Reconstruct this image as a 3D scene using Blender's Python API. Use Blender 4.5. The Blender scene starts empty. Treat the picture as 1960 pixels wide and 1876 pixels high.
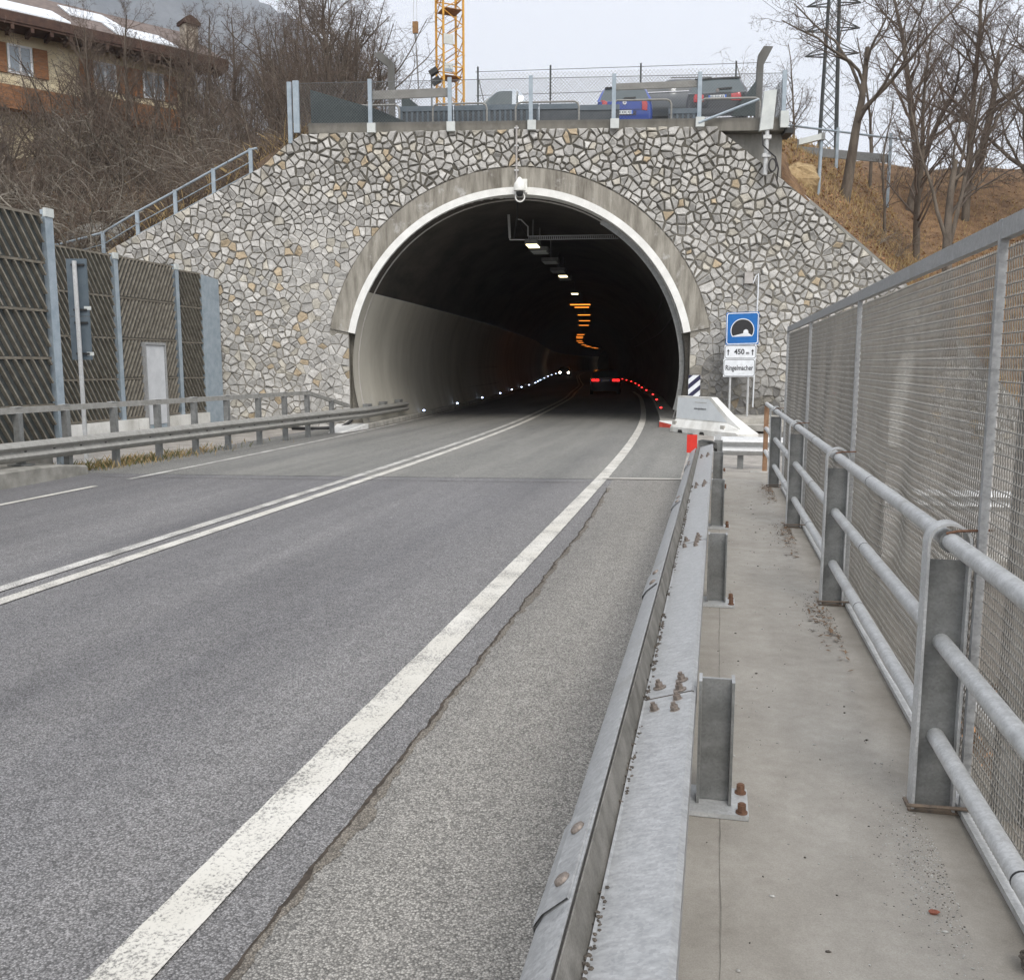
import bpy, bmesh, math, random
from mathutils import Vector, Matrix, noise
R = math.radians
PI = math.pi
SC = bpy.context.scene
COL = SC.collection

# ------------------------------------------------------------------ camera
CAM_Z = 1.80
cam_d = bpy.data.cameras.new('camera')
cam = bpy.data.objects.new('camera', cam_d)
COL.objects.link(cam)
cam.location = (0, 0, CAM_Z)
cam.rotation_euler = (R(90 - 7.841), 0, R(12.295))
cam_d.sensor_fit = 'HORIZONTAL'
cam_d.sensor_width = 36.0
cam_d.lens = 36.0 * 1750 / 1960
cam_d.clip_start = 0.05
cam_d.clip_end = 8000
SC.camera = cam
SC.view_settings.view_transform = 'Standard'
SC.view_settings.look = 'None'
SC.view_settings.exposure = 0.44
SC.view_settings.gamma = 1.0

# ------------------------------------------------------------------ sky + sun (overcast)
SUN_EL, SUN_ROT = 48, 150
W = bpy.data.worlds.new('World')
SC.world = W
W.use_nodes = True
nt = W.node_tree
for n in list(nt.nodes):
    nt.nodes.remove(n)
o_ = nt.nodes.new('ShaderNodeOutputWorld')
bg = nt.nodes.new('ShaderNodeBackground')
sky = nt.nodes.new('ShaderNodeTexSky')
sky.sky_type = 'NISHITA'
sky.sun_disc = False
sky.sun_elevation = R(SUN_EL)
sky.sun_rotation = R(SUN_ROT)
sky.air_density = 1.0
sky.dust_density = 4.0
sky.ozone_density = 1.0
mx = nt.nodes.new('ShaderNodeMixRGB')        # cloud cover: most of the blue is veiled by an even pale overcast
mx.inputs[0].default_value = 0.80
mx.inputs[2].default_value = (8.45, 8.6, 8.9, 1)
nt.links.new(sky.outputs[0], mx.inputs[1])
tcw = nt.nodes.new('ShaderNodeTexCoord')
sxyz = nt.nodes.new('ShaderNodeSeparateXYZ')
nt.links.new(tcw.outputs['Generated'], sxyz.inputs[0])
mr = nt.nodes.new('ShaderNodeMapRange')          # overcast skies are about twice as bright overhead as near the horizon
mr.inputs['From Min'].default_value = 0.25
mr.inputs['From Max'].default_value = 1.0
mr.inputs['To Min'].default_value = 1.18
mr.inputs['To Max'].default_value = 1.80
nt.links.new(sxyz.outputs[2], mr.inputs['Value'])
mul = nt.nodes.new('ShaderNodeMixRGB')
mul.blend_type = 'MULTIPLY'
mul.inputs[0].default_value = 1.0
nt.links.new(mx.outputs[0], mul.inputs[1])
nt.links.new(mr.outputs[0], mul.inputs[2])
nt.links.new(mul.outputs[0], bg.inputs[0])
bg.inputs[1].default_value = 0.10
nt.links.new(bg.outputs[0], o_.inputs[0])
sl = bpy.data.lights.new('sun', 'SUN')
sl.energy = 1.5
sl.angle = R(25)
sl.color = (1.0, 0.96, 0.90)
so = bpy.data.objects.new('sun', sl)
COL.objects.link(so)
so.rotation_euler = (R(90 - SUN_EL), 0, R(-SUN_ROT + 180))

# ------------------------------------------------------------------ helpers
class MB:
    """collects vertices and faces for one mesh object"""
    def __init__(s):
        s.v = []; s.f = []; s.c = None
    def add(s, vs, fs):
        n = len(s.v)
        s.v.extend(vs)
        s.f.extend([tuple(i + n for i in f) for f in fs])
    def obox(s, c, a, b, d):
        c, a, b, d = Vector(c), Vector(a), Vector(b), Vector(d)
        vs = [c + sa * a + sb * b + sd * d for sd in (-1, 1) for sb in (-1, 1) for sa in (-1, 1)]
        fs = [(0, 2, 3, 1), (4, 5, 7, 6), (0, 1, 5, 4), (2, 6, 7, 3), (0, 4, 6, 2), (1, 3, 7, 5)]
        s.add([tuple(v) for v in vs], fs)
    def box(s, x0, x1, y0, y1, z0, z1):
        s.obox(((x0 + x1) / 2, (y0 + y1) / 2, (z0 + z1) / 2), ((x1 - x0) / 2, 0, 0), (0, (y1 - y0) / 2, 0), (0, 0, (z1 - z0) / 2))
    def beam(s, p, q, w, h, up=(0, 0, 1)):
        p, q = Vector(p), Vector(q)
        t = q - p
        L = t.length
        t.normalize()
        sd = t.cross(Vector(up))
        if sd.length < 1e-4:
            sd = t.cross(Vector((1, 0, 0)))
        sd.normalize()
        u = sd.cross(t)
        s.obox((p + q) / 2, sd * w / 2, t * L / 2, u * h / 2)
    def tube(s, pts, r, n=8, caps=True):
        pts = [Vector(p) for p in pts]
        m = len(pts)
        rs = r if isinstance(r, (list, tuple)) else [r] * m
        t0 = (pts[1] - pts[0]).normalized()
        ref = Vector((0, 0, 1)) if abs(t0.z) < 0.9 else Vector((1, 0, 0))
        a = t0.cross(ref).normalized()
        base = len(s.v)
        for i, p in enumerate(pts):
            if i == 0: t = pts[1] - pts[0]
            elif i == m - 1: t = pts[-1] - pts[-2]
            else: t = pts[i + 1] - pts[i - 1]
            t.normalize()
            a = (a - t * a.dot(t))
            if a.length < 1e-5: a = t.orthogonal()
            a.normalize()
            b = t.cross(a)
            for k in range(n):
                an = 2 * PI * k / n
                s.v.append(tuple(p + (a * math.cos(an) + b * math.sin(an)) * rs[i]))
        for i in range(m - 1):
            for k in range(n):
                k2 = (k + 1) % n
                s.f.append((base + i * n + k, base + i * n + k2, base + (i + 1) * n + k2, base + (i + 1) * n + k))
        if caps:
            s.f.append(tuple(base + k for k in range(n - 1, -1, -1)))
            s.f.append(tuple(base + (m - 1) * n + k for k in range(n)))
    def prism(s, poly, ext):
        ext = Vector(ext)
        n = len(poly)
        a = [tuple(Vector(p)) for p in poly]
        b = [tuple(Vector(p) + ext) for p in poly]
        fs = [tuple(range(n - 1, -1, -1)), tuple(range(n, 2 * n))]
        fs += [(i, (i + 1) % n, n + (i + 1) % n, n + i) for i in range(n)]
        s.add(a + b, fs)
    def grid(s, rows, closed=False):
        nr, nc = len(rows), len(rows[0])
        base = len(s.v)
        for r in rows:
            s.v.extend([tuple(p) for p in r])
        for i in range(nr - 1):
            for j in range(nc if closed else nc - 1):
                j2 = (j + 1) % nc
                s.f.append((base + i * nc + j, base + i * nc + j2, base + (i + 1) * nc + j2, base + (i + 1) * nc + j))
    def sphere(s, c, r, n=10, m=6, sc=(1, 1, 1), jit=0, rng=None):
        rows = []
        for i in range(m + 1):
            th = PI * i / m
            row = []
            for k in range(n):
                ph = 2 * PI * k / n
                j = 1 + (rng.uniform(-jit, jit) if jit else 0)
                row.append((c[0] + r * sc[0] * j * math.sin(th) * math.cos(ph), c[1] + r * sc[1] * j * math.sin(th) * math.sin(ph), c[2] + r * sc[2] * j * math.cos(th)))
            rows.append(row)
        s.grid(rows, True)
    def cyl(s, c, r, h, n=12, axis=(0, 0, 1)):
        c = Vector(c); a = Vector(axis).normalized()
        s.tube([c, c + a * h], r, n)
    def hexnut(s, c, r, h, axis=(0, 0, 1)):
        s.cyl(c, r, h, 6, axis)

ROOTM = {}
def root_matrix(o):
    while o.parent is not None:
        o = o.parent
    return ROOTM.get(o.name, Matrix.Identity(4))

def build(mb, name, mat, parent=None, smooth=False, local=False, auto=None):
    me = bpy.data.meshes.new(name)
    vs = mb.v
    if parent is not None and not local:
        inv = root_matrix(parent).inverted()
        vs = [tuple(inv @ Vector(v)) for v in vs]
    me.from_pydata(vs, [], mb.f)
    me.update()
    o = bpy.data.objects.new(name, me)
    COL.objects.link(o)
    if mat is not None:
        me.materials.append(mat)
    if smooth:
        me.polygons.foreach_set('use_smooth', [True] * len(me.polygons))
        if auto:
            me.set_sharp_from_angle(angle=R(auto))
    if parent is not None:
        o.parent = parent
    return o

def tag(o, label=None, cat=None, group=None, kind=None):
    if label: o['label'] = label
    if cat: o['category'] = cat
    if group: o['group'] = group
    if kind: o['kind'] = kind
    return o

def thing(name, label, cat, loc=(0, 0, 0), rz=0.0, group=None):
    o = bpy.data.objects.new(name, None)
    COL.objects.link(o)
    o.location = loc
    o.rotation_euler = (0, 0, rz)
    o.empty_display_size = 0.2
    ROOTM[o.name] = Matrix.Translation(Vector(loc)) @ Matrix.Rotation(rz, 4, 'Z')
    return tag(o, label, cat, group)

def copy_tree(o, loc, rz, sc=1.0, label=None, group=None):
    c = o.copy()
    COL.objects.link(c)
    c.location = loc
    c.rotation_euler = (0, 0, rz)
    c.scale = (sc, sc, sc) if not isinstance(sc, tuple) else sc
    if label: c['label'] = label
    if group: c['group'] = group
    def rec(src, dst):
        for ch in list(src.children):
            d = ch.copy()
            COL.objects.link(d)
            d.parent = dst
            rec(ch, d)
    rec(o, c)
    return c

def text_mesh(name, body, size, mat, parent, origin, right, up, depth=0.002, bold=0.0, sx=1.0, align='CENTER'):
    cu = bpy.data.curves.new(name + '_curve', 'FONT')
    cu.body = body
    cu.size = size
    cu.align_x = align
    cu.align_y = 'CENTER'
    cu.extrude = depth
    cu.offset = bold
    t = bpy.data.objects.new(name + '_tmp', cu)
    COL.objects.link(t)
    dg = bpy.context.evaluated_depsgraph_get()
    me = bpy.data.meshes.new_from_object(t.evaluated_get(dg))
    bpy.data.objects.remove(t)
    bpy.data.curves.remove(cu)
    right, up = Vector(right).normalized(), Vector(up).normalized()
    nrm = right.cross(up)
    inv = root_matrix(parent).inverted()
    for v in me.vertices:
        v.co = inv @ (Vector(origin) + right * v.co.x * sx + up * v.co.y + nrm * v.co.z)
    me.materials.clear()
    me.materials.append(mat)
    me.name = name
    o = bpy.data.objects.new(name, me)
    COL.objects.link(o)
    o.parent = parent
    return o

# ------------------------------------------------------------------ materials
def new_mat(name):
    m = bpy.data.materials.new(name)
    m.use_nodes = True
    n = m.node_tree
    b = n.nodes['Principled BSDF']
    return m, n, b

def N(n, t, **kw):
    x = n.nodes.new(t)
    for k, v in kw.items():
        setattr(x, k, v)
    return x

def rgb(c):
    return (c[0], c[1], c[2], 1)

def noise_node(n, scale, detail=4, rough=0.55, vec=None, sc3=None):
    t = N(n, 'ShaderNodeTexNoise')
    t.inputs['Scale'].default_value = scale
    t.inputs['Detail'].default_value = detail
    t.inputs['Roughness'].default_value = rough
    if vec is None:
        tc = N(n, 'ShaderNodeTexCoord')
        vec = tc.outputs['Object']
    if sc3:
        mp = N(n, 'ShaderNodeMapping')
        mp.inputs['Scale'].default_value = sc3
        n.links.new(vec, mp.inputs[0])
        vec = mp.outputs[0]
    n.links.new(vec, t.inputs['Vector'])
    return t

def ramp(n, src, p0, p1, c0=(0, 0, 0), c1=(1, 1, 1)):
    r = N(n, 'ShaderNodeValToRGB')
    r.color_ramp.elements[0].position = p0
    r.color_ramp.elements[1].position = p1
    r.color_ramp.elements[0].color = rgb(c0)
    r.color_ramp.elements[1].color = rgb(c1)
    n.links.new(src, r.inputs[0])
    return r

def mix(n, f, a, b, mode='MIX'):
    m = N(n, 'ShaderNodeMixRGB', blend_type=mode)
    for i, x in ((0, f), (1, a), (2, b)):
        if isinstance(x, (int, float)):
            m.inputs[i].default_value = x if i == 0 else (x, x, x, 1)
        elif isinstance(x, tuple):
            m.inputs[i].default_value = rgb(x)
        else:
            n.links.new(x, m.inputs[i])
    return m.outputs[0]

def bump(n, b, src, strength, dist=0.01):
    bp = N(n, 'ShaderNodeBump')
    bp.inputs['Strength'].default_value = strength
    bp.inputs['Distance'].default_value = dist
    n.links.new(src, bp.inputs['Height'])
    n.links.new(bp.outputs[0], b.inputs['Normal'])

def pm(name, c1, c2, scale=6, rough=0.7, metal=0.0, bmp=0.2, bscale=60, lo=0.35, hi=0.65, sc3=None, fine=0.15, finescale=200, dist=0.005):
    """general weathered surface: two colours in soft patches, a fine grain and a bump"""
    m, n, b = new_mat(name)
    t = noise_node(n, scale, 5, 0.6, sc3=sc3)
    r = ramp(n, t.outputs[0], lo, hi, c1, c2)
    col = r.outputs[0]
    if fine:
        t2 = noise_node(n, finescale, 2, 0.5)
        r2 = ramp(n, t2.outputs[0], 0.3, 0.7, (1 - fine,) * 3, (1 + fine,) * 3)
        col = mix(n, 1.0, col, r2.outputs[0], 'MULTIPLY')
    n.links.new(col, b.inputs['Base Color'])
    b.inputs['Roughness'].default_value = rough
    b.inputs['Metallic'].default_value = metal
    if bmp:
        t3 = noise_node(n, bscale, 3, 0.6)
        bump(n, b, t3.outputs[0], bmp, dist)
    return m

def emis(name, c, s):
    m, n, b = new_mat(name)
    b.inputs['Base Color'].default_value = rgb(c)
    b.inputs['Emission Color'].default_value = rgb(c)
    b.inputs['Emission Strength'].default_value = s
    return m

def flat(name, c, rough=0.5, metal=0.0, coat=0.0):
    m, n, b = new_mat(name)
    t = noise_node(n, 9, 3, 0.5)
    r = ramp(n, t.outputs[0], 0.3, 0.7, tuple(x * 0.9 for x in c), tuple(min(1, x * 1.08) for x in c))
    n.links.new(r.outputs[0], b.inputs['Base Color'])
    b.inputs['Roughness'].default_value = rough
    b.inputs['Metallic'].default_value = metal
    b.inputs['Coat Weight'].default_value = coat
    return m

def asphalt(name, ca, cb, light=0.3, dust=False):
    m, n, b = new_mat(name)
    tc = N(n, 'ShaderNodeTexCoord')
    big = noise_node(n, 0.45, 4, 0.6, sc3=(1.6, 0.35, 1))
    col = ramp(n, big.outputs[0], 0.3, 0.7, ca, cb).outputs[0]
    wt = noise_node(n, 1.0, 3, 0.55, sc3=(1.15, 0.035, 1))
    col = mix(n, 1.0, col, ramp(n, wt.outputs[0], 0.32, 0.68, (0.80, 0.80, 0.81), (1.15, 1.14, 1.12)).outputs[0], 'MULTIPLY')
    sp = noise_node(n, 0.9, 6, 0.75, sc3=(1, 0.6, 1))
    col = mix(n, 1.0, col, ramp(n, sp.outputs[0], 0.26, 0.36, (0.72, 0.72, 0.73), (1, 1, 1)).outputs[0], 'MULTIPLY')
    if dust:
        sx = N(n, 'ShaderNodeSeparateXYZ')
        n.links.new(tc.outputs['Object'], sx.inputs[0])
        dn = noise_node(n, 1.3, 5, 0.65)
        ma = N(n, 'ShaderNodeMath', operation='MULTIPLY_ADD')
        n.links.new(dn.outputs[0], ma.inputs[0]); ma.inputs[1].default_value = 0.9
        n.links.new(sx.outputs[0], ma.inputs[2])
        mp_ = N(n, 'ShaderNodeMapRange')
        mp_.inputs['From Min'].default_value = -2.1; mp_.inputs['From Max'].default_value = -1.35
        mp_.inputs['To Max'].default_value = 0.45
        n.links.new(ma.outputs[0], mp_.inputs['Value'])
        col = mix(n, mp_.outputs[0], col, (0.235, 0.229, 0.224))
    mid = noise_node(n, 9, 4, 0.7)
    col = mix(n, 1.0, col, ramp(n, mid.outputs[0], 0.25, 0.75, (0.86,) * 3, (1.14,) * 3).outputs[0], 'MULTIPLY')
    vo = N(n, 'ShaderNodeTexVoronoi')
    vo.inputs['Scale'].default_value = 130
    n.links.new(tc.outputs['Object'], vo.inputs['Vector'])
    sep = N(n, 'ShaderNodeSeparateColor')
    n.links.new(vo.outputs['Color'], sep.inputs[0])
    st = ramp(n, sep.outputs[0], 0.1, 1.0, (0.62,) * 3, (1 + light * 1.5,) * 3)
    col = mix(n, 1.0, col, st.outputs[0], 'MULTIPLY')
    ed = ramp(n, vo.outputs['Distance'], 0.28, 0.72, (1.12,) * 3, (0.40,) * 3)
    col = mix(n, 0.8, col, ed.outputs[0], 'MULTIPLY')
    gr = noise_node(n, 330, 3, 0.8)
    col = mix(n, 1.0, col, ramp(n, gr.outputs[0], 0.34, 0.66, (0.68,) * 3, (1.28,) * 3).outputs[0], 'MULTIPLY')
    n.links.new(col, b.inputs['Base Color'])
    b.inputs['Roughness'].default_value = 0.86
    bump(n, b, vo.outputs['Distance'], 0.9, -0.006)
    return m

def paint_line(name, base, wear=0.5):
    """road paint worn off in specks, so the asphalt shows through"""
    m, n, b = new_mat(name)
    t = noise_node(n, 75, 5, 0.75)
    t2 = noise_node(n, 3, 3, 0.6)
    s = mix(n, 0.3, t.outputs[0], t2.outputs[0])
    r = ramp(n, s, wear - 0.05, wear + 0.04, base, (0.20, 0.195, 0.185))
    t3 = noise_node(n, 1.1, 4, 0.6)
    col = mix(n, 1.0, r.outputs[0], ramp(n, t3.outputs[0], 0.3, 0.7, (0.86, 0.85, 0.82), (1.05,) * 3).outputs[0], 'MULTIPLY')
    n.links.new(col, b.inputs['Base Color'])
    b.inputs['Roughness'].default_value = 0.7
    bump(n, b, t.outputs[0], 0.3, 0.003)
    return m

def galv(name, c1, c2, rough=0.45, scale=14, metal=0.55):
    m, n, b = new_mat(name)
    t = noise_node(n, scale, 5, 0.65, sc3=(0.55, 1.5, 1))
    col = ramp(n, t.outputs[0], 0.3, 0.7, c1, c2).outputs[0]
    vo = N(n, 'ShaderNodeTexVoronoi')
    vo.inputs['Scale'].default_value = 120
    tc = N(n, 'ShaderNodeTexCoord')
    n.links.new(tc.outputs['Object'], vo.inputs['Vector'])
    sep = N(n, 'ShaderNodeSeparateColor')
    n.links.new(vo.outputs['Color'], sep.inputs[0])
    col = mix(n, 1.0, col, ramp(n, sep.outputs[0], 0, 1, (0.9,) * 3, (1.1,) * 3).outputs[0], 'MULTIPLY')
    d = noise_node(n, 2.2, 5, 0.7, sc3=(1, 1, 0.3))
    col = mix(n, ramp(n, d.outputs[0], 0.58, 0.85, (0, 0, 0), (0.6, 0.6, 0.6)).outputs[0], col, (0.24, 0.225, 0.20))
    n.links.new(col, b.inputs['Base Color'])
    b.inputs['Metallic'].default_value = metal
    rr = ramp(n, t.outputs[0], 0.3, 0.7, (rough - 0.08,) * 3, (rough + 0.12,) * 3)
    n.links.new(rr.outputs[0], b.inputs['Roughness'])
    t3 = noise_node(n, 45, 4, 0.6, sc3=(0.5, 1.2, 1))
    bump(n, b, t3.outputs[0], 0.14, 0.003)
    return m

def stone_mat():
    m, n, b = new_mat('rubble_stone')
    at = N(n, 'ShaderNodeAttribute')
    at.attribute_name = 'tint'
    t = noise_node(n, 7, 6, 0.7)
    col = mix(n, 1.0, at.outputs['Color'], ramp(n, t.outputs[0], 0.25, 0.75, (0.72, 0.71, 0.69), (1.2, 1.2, 1.2)).outputs[0], 'MULTIPLY')
    t2 = noise_node(n, 42, 4, 0.7)
    col = mix(n, 1.0, col, ramp(n, t2.outputs[0], 0.3, 0.7, (0.86,) * 3, (1.1,) * 3).outputs[0], 'MULTIPLY')
    n.links.new(col, b.inputs['Base Color'])
    b.inputs['Roughness'].default_value = 0.85
    bump(n, b, mix(n, 0.35, t.outputs[0], t2.outputs[0]), 1.0, 0.04)
    return m

def streak_mat(name, base, dark, light, sc3, scale=1.0, rough=0.85):
    """concrete with water streaks and lime bloom"""
    m, n, b = new_mat(name)
    t = noise_node(n, scale, 6, 0.65, sc3=sc3)
    col = ramp(n, t.outputs[0], 0.32, 0.62, dark, base).outputs[0]
    t2 = noise_node(n, 1.6, 6, 0.7)
    col = mix(n, ramp(n, t2.outputs[0], 0.58, 0.75).outputs[0], col, light)
    t3 = noise_node(n, 90, 3, 0.6)
    col = mix(n, 1.0, col, ramp(n, t3.outputs[0], 0.3, 0.7, (0.88,) * 3, (1.12,) * 3).outputs[0], 'MULTIPLY')
    n.links.new(col, b.inputs['Base Color'])
    b.inputs['Roughness'].default_value = rough
    bump(n, b, t3.outputs[0], 0.25, 0.004)
    return m

def walk_mat():
    m, n, b = new_mat('walkway_concrete')
    t = noise_node(n, 1.7, 6, 0.7)
    col = ramp(n, t.outputs[0], 0.3, 0.7, (0.285, 0.264, 0.230), (0.405, 0.383, 0.342)).outputs[0]
    t2 = noise_node(n, 7, 6, 0.75)
    col = mix(n, 1.0, col, ramp(n, t2.outputs[0], 0.3, 0.7, (0.88, 0.87, 0.86), (1.1, 1.1, 1.1)).outputs[0], 'MULTIPLY')
    sx = N(n, 'ShaderNodeTexCoord')
    sp = N(n, 'ShaderNodeSeparateXYZ')
    n.links.new(sx.outputs['Object'], sp.inputs[0])
    ma = N(n, 'ShaderNodeMath', operation='MULTIPLY_ADD')
    t4 = noise_node(n, 2.6, 5, 0.7)
    n.links.new(t4.outputs[0], ma.inputs[0]); ma.inputs[1].default_value = 0.5
    n.links.new(sp.outputs[0], ma.inputs[2])
    mr_ = N(n, 'ShaderNodeMapRange')      # silt washed against the outer edge
    mr_.inputs['From Min'].default_value = 0.95; mr_.inputs['From Max'].default_value = 1.25
    mr_.inputs['To Max'].default_value = 0.7
    n.links.new(ma.outputs[0], mr_.inputs['Value'])
    col = mix(n, mr_.outputs[0], col, (0.15, 0.135, 0.112))
    t3 = noise_node(n, 240, 3, 0.6)
    col = mix(n, 1.0, col, ramp(n, t3.outputs[0], 0.3, 0.7, (0.86,) * 3, (1.12,) * 3).outputs[0], 'MULTIPLY')
    n.links.new(col, b.inputs['Base Color'])
    b.inputs['Roughness'].default_value = 0.88
    bump(n, b, t3.outputs[0], 0.25, 0.002)
    return m
M = {}
M['asphalt'] = asphalt('lane_asphalt', (0.158, 0.156, 0.160), (0.222, 0.219, 0.222), 0.42, True)
M['shoulder'] = asphalt('shoulder_asphalt', (0.235, 0.226, 0.208), (0.295, 0.285, 0.264), 0.36)
M['apron'] = asphalt('old_asphalt', (0.22, 0.22, 0.205), (0.31, 0.305, 0.285), 0.2)
M['line'] = paint_line('white_road_paint', (0.59, 0.575, 0.53), 0.55)
M['line_worn'] = paint_line('worn_road_paint', (0.58, 0.57, 0.54), 0.51)
M['crack_dust'] = asphalt('dusty_asphalt', (0.175, 0.155, 0.128), (0.25, 0.225, 0.19), 0.2)
M['crack'] = pm('crack_dirt', (0.028, 0.022, 0.017), (0.07, 0.055, 0.042), 20, 0.95)
M['walk'] = walk_mat()
M['walk_line'] = pm('walkway_hairline', (0.17, 0.157, 0.135), (0.25, 0.235, 0.205), 12, 0.9)
M['kerb'] = pm('kerb_concrete', (0.28, 0.27, 0.24), (0.46, 0.44, 0.40), 4, 0.85, 0, 0.4, 40)
M['kerb_old'] = pm('old_kerb_concrete', (0.17, 0.165, 0.145), (0.31, 0.30, 0.27), 3, 0.9, 0, 0.5, 30)
M['kerb_white'] = pm('whitewashed_kerb', (0.62, 0.62, 0.60), (0.78, 0.78, 0.76), 6, 0.8)
M['kerb_red'] = pm('red_kerb_paint', (0.55, 0.06, 0.04), (0.72, 0.14, 0.10), 6, 0.7)
M['mortar'] = None
def mortar_mat():
    """dark raked joints high on the wall, paler flush pointing lower down, in patches"""
    m, n, b = new_mat('mortar')
    tc = N(n, 'ShaderNodeTexCoord')
    sx = N(n, 'ShaderNodeSeparateXYZ')
    n.links.new(tc.outputs['Object'], sx.inputs[0])
    t = noise_node(n, 0.8, 5, 0.65)
    ad = N(n, 'ShaderNodeMath', operation='MULTIPLY_ADD')
    n.links.new(t.outputs[0], ad.inputs[0]); ad.inputs[1].default_value = 5.0
    n.links.new(sx.outputs[2], ad.inputs[2])
    mr_ = N(n, 'ShaderNodeMapRange')
    mr_.inputs['From Min'].default_value = 5.0; mr_.inputs['From Max'].default_value = 9.0
    n.links.new(ad.outputs[0], mr_.inputs['Value'])
    g = noise_node(n, 24, 4, 0.6)
    pale = ramp(n, g.outputs[0], 0.3, 0.7, (0.20, 0.185, 0.155), (0.31, 0.295, 0.26)).outputs[0]
    dark = ramp(n, g.outputs[0], 0.3, 0.7, (0.075, 0.070, 0.058), (0.14, 0.13, 0.108)).outputs[0]
    col = mix(n, mr_.outputs[0], pale, dark)
    n.links.new(col, b.inputs['Base Color'])
    b.inputs['Roughness'].default_value = 0.95
    bump(n, b, g.outputs[0], 0.6, 0.02)
    return m
M['mortar'] = mortar_mat()
M['stone'] = stone_mat()
M['ring'] = streak_mat('stained_arch_concrete', (0.35, 0.33, 0.285), (0.14, 0.127, 0.103), (0.52, 0.51, 0.49), (3.4, 3.4, 0.45), 1.7)
M['trim'] = pm('white_arch_paint', (0.72, 0.72, 0.69), (0.84, 0.84, 0.81), 3, 0.6, 0, 0.1)
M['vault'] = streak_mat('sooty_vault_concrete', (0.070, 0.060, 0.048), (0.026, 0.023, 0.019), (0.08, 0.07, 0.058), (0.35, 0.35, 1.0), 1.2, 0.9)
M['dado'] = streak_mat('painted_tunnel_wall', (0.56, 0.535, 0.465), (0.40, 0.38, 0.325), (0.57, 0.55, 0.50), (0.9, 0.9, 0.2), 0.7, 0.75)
M['concrete'] = streak_mat('weathered_concrete', (0.30, 0.295, 0.27), (0.17, 0.165, 0.145), (0.36, 0.355, 0.33), (1.6, 1.6, 0.4), 1.4)
M['parapet'] = streak_mat('dark_parapet_concrete', (0.20, 0.19, 0.165), (0.11, 0.105, 0.09), (0.23, 0.22, 0.20), (2.0, 2.0, 0.6), 1.2)
M['post_conc'] = streak_mat('grey_post_concrete', (0.15, 0.15, 0.142), (0.09, 0.088, 0.082), (0.17, 0.17, 0.162), (1.6, 1.6, 0.4), 1.4)
M['white_conc'] = streak_mat('white_precast_concrete', (0.74, 0.74, 0.71), (0.46, 0.45, 0.41), (0.77, 0.77, 0.75), (1.6, 0.9, 0.5), 1.2, 0.75)
M['barrier_panel'] = pm('barrier_grey_paint', (0.60, 0.63, 0.645), (0.67, 0.70, 0.71), 3, 0.7)
M['galv_bright'] = galv('bright_galvanised_steel', (0.29, 0.298, 0.302), (0.43, 0.438, 0.442), 0.5, 34, 0.3)
M['galv'] = galv('galvanised_steel', (0.45, 0.46, 0.46), (0.60, 0.61, 0.61), 0.5, metal=0.3)
M['gutter'] = pm('dirty_gutter_steel', (0.13, 0.125, 0.11), (0.24, 0.23, 0.21), 9, 0.7, 0.2, 0.2)
M['galv_dirty'] = galv('dirty_galvanised_steel', (0.24, 0.235, 0.215), (0.36, 0.355, 0.335), 0.6, 6, 0.2)
M['galv_dark'] = galv('dull_galvanised_steel', (0.16, 0.165, 0.16), (0.26, 0.265, 0.26), 0.55, metal=0.3)
M['wire'] = flat('galvanised_wire', (0.34, 0.325, 0.295), 0.55, 0.3)
M['wire_dark'] = flat('chain_link_wire', (0.16, 0.17, 0.175), 0.5, 0.5)
M['blue_steel'] = pm('blue_grey_steel_paint', (0.27, 0.33, 0.38), (0.36, 0.42, 0.47), 5, 0.5, 0.1, 0.1)
M['rust'] = pm('rusted_steel', (0.11, 0.058, 0.036), (0.22, 0.12, 0.075), 30, 0.9, 0, 0.4, 120)
M['foot'] = pm('dirty_foot_plate', (0.10, 0.085, 0.07), (0.20, 0.15, 0.11), 22, 0.8)
M['rust_post'] = pm('brown_rusted_post', (0.20, 0.11, 0.06), (0.30, 0.18, 0.105), 8, 0.8)
M['bolt'] = pm('bolt_steel', (0.17, 0.145, 0.125), (0.28, 0.24, 0.21), 60, 0.6, 0.5)
M['red'] = flat('red_reflective', (0.70, 0.04, 0.025), 0.35)
M['noise_dark'] = pm('dark_barrier_panel', (0.040, 0.047, 0.048), (0.070, 0.077, 0.075), 4, 0.85, 0, 0.3)
M['noise_rib'] = pm('tan_barrier_rib', (0.145, 0.13, 0.105), (0.25, 0.23, 0.19), 7, 0.85, 0, 0.4)
M['noise_frame'] = pm('panel_edge', (0.13, 0.115, 0.09), (0.21, 0.19, 0.155), 5, 0.85)
M['door'] = pm('pale_grey_door', (0.52, 0.54, 0.56), (0.60, 0.62, 0.64), 4, 0.5, 0, 0.05)
M['teal'] = flat('teal_paint', (0.02, 0.42, 0.42), 0.5)
M['sign_back'] = pm('dark_sign_back', (0.085, 0.115, 0.14), (0.12, 0.15, 0.175), 4, 0.5, 0.2, 0.05)
M['sign_blue'] = flat('sign_blue', (0.005, 0.13, 0.42), 0.4)
M['sign_white'] = flat('sign_white', (0.74, 0.77, 0.80), 0.45)
M['sign_black'] = flat('sign_black', (0.018, 0.018, 0.02), 0.5)
M['navy'] = flat('navy_stripe', (0.02, 0.02, 0.06), 0.5)
M['dark_panel'] = pm('dark_grey_panel', (0.045, 0.055, 0.065), (0.07, 0.08, 0.09), 5, 0.6)
M['net'] = pm('dark_shade_net', (0.045, 0.058, 0.06), (0.065, 0.08, 0.082), 12, 0.9)
M['crane'] = pm('crane_yellow_paint', (0.55, 0.27, 0.02), (0.68, 0.36, 0.04), 3, 0.5)
M['crane_brown'] = pm('crane_platform', (0.22, 0.12, 0.05), (0.34, 0.19, 0.08), 5, 0.8)
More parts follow.
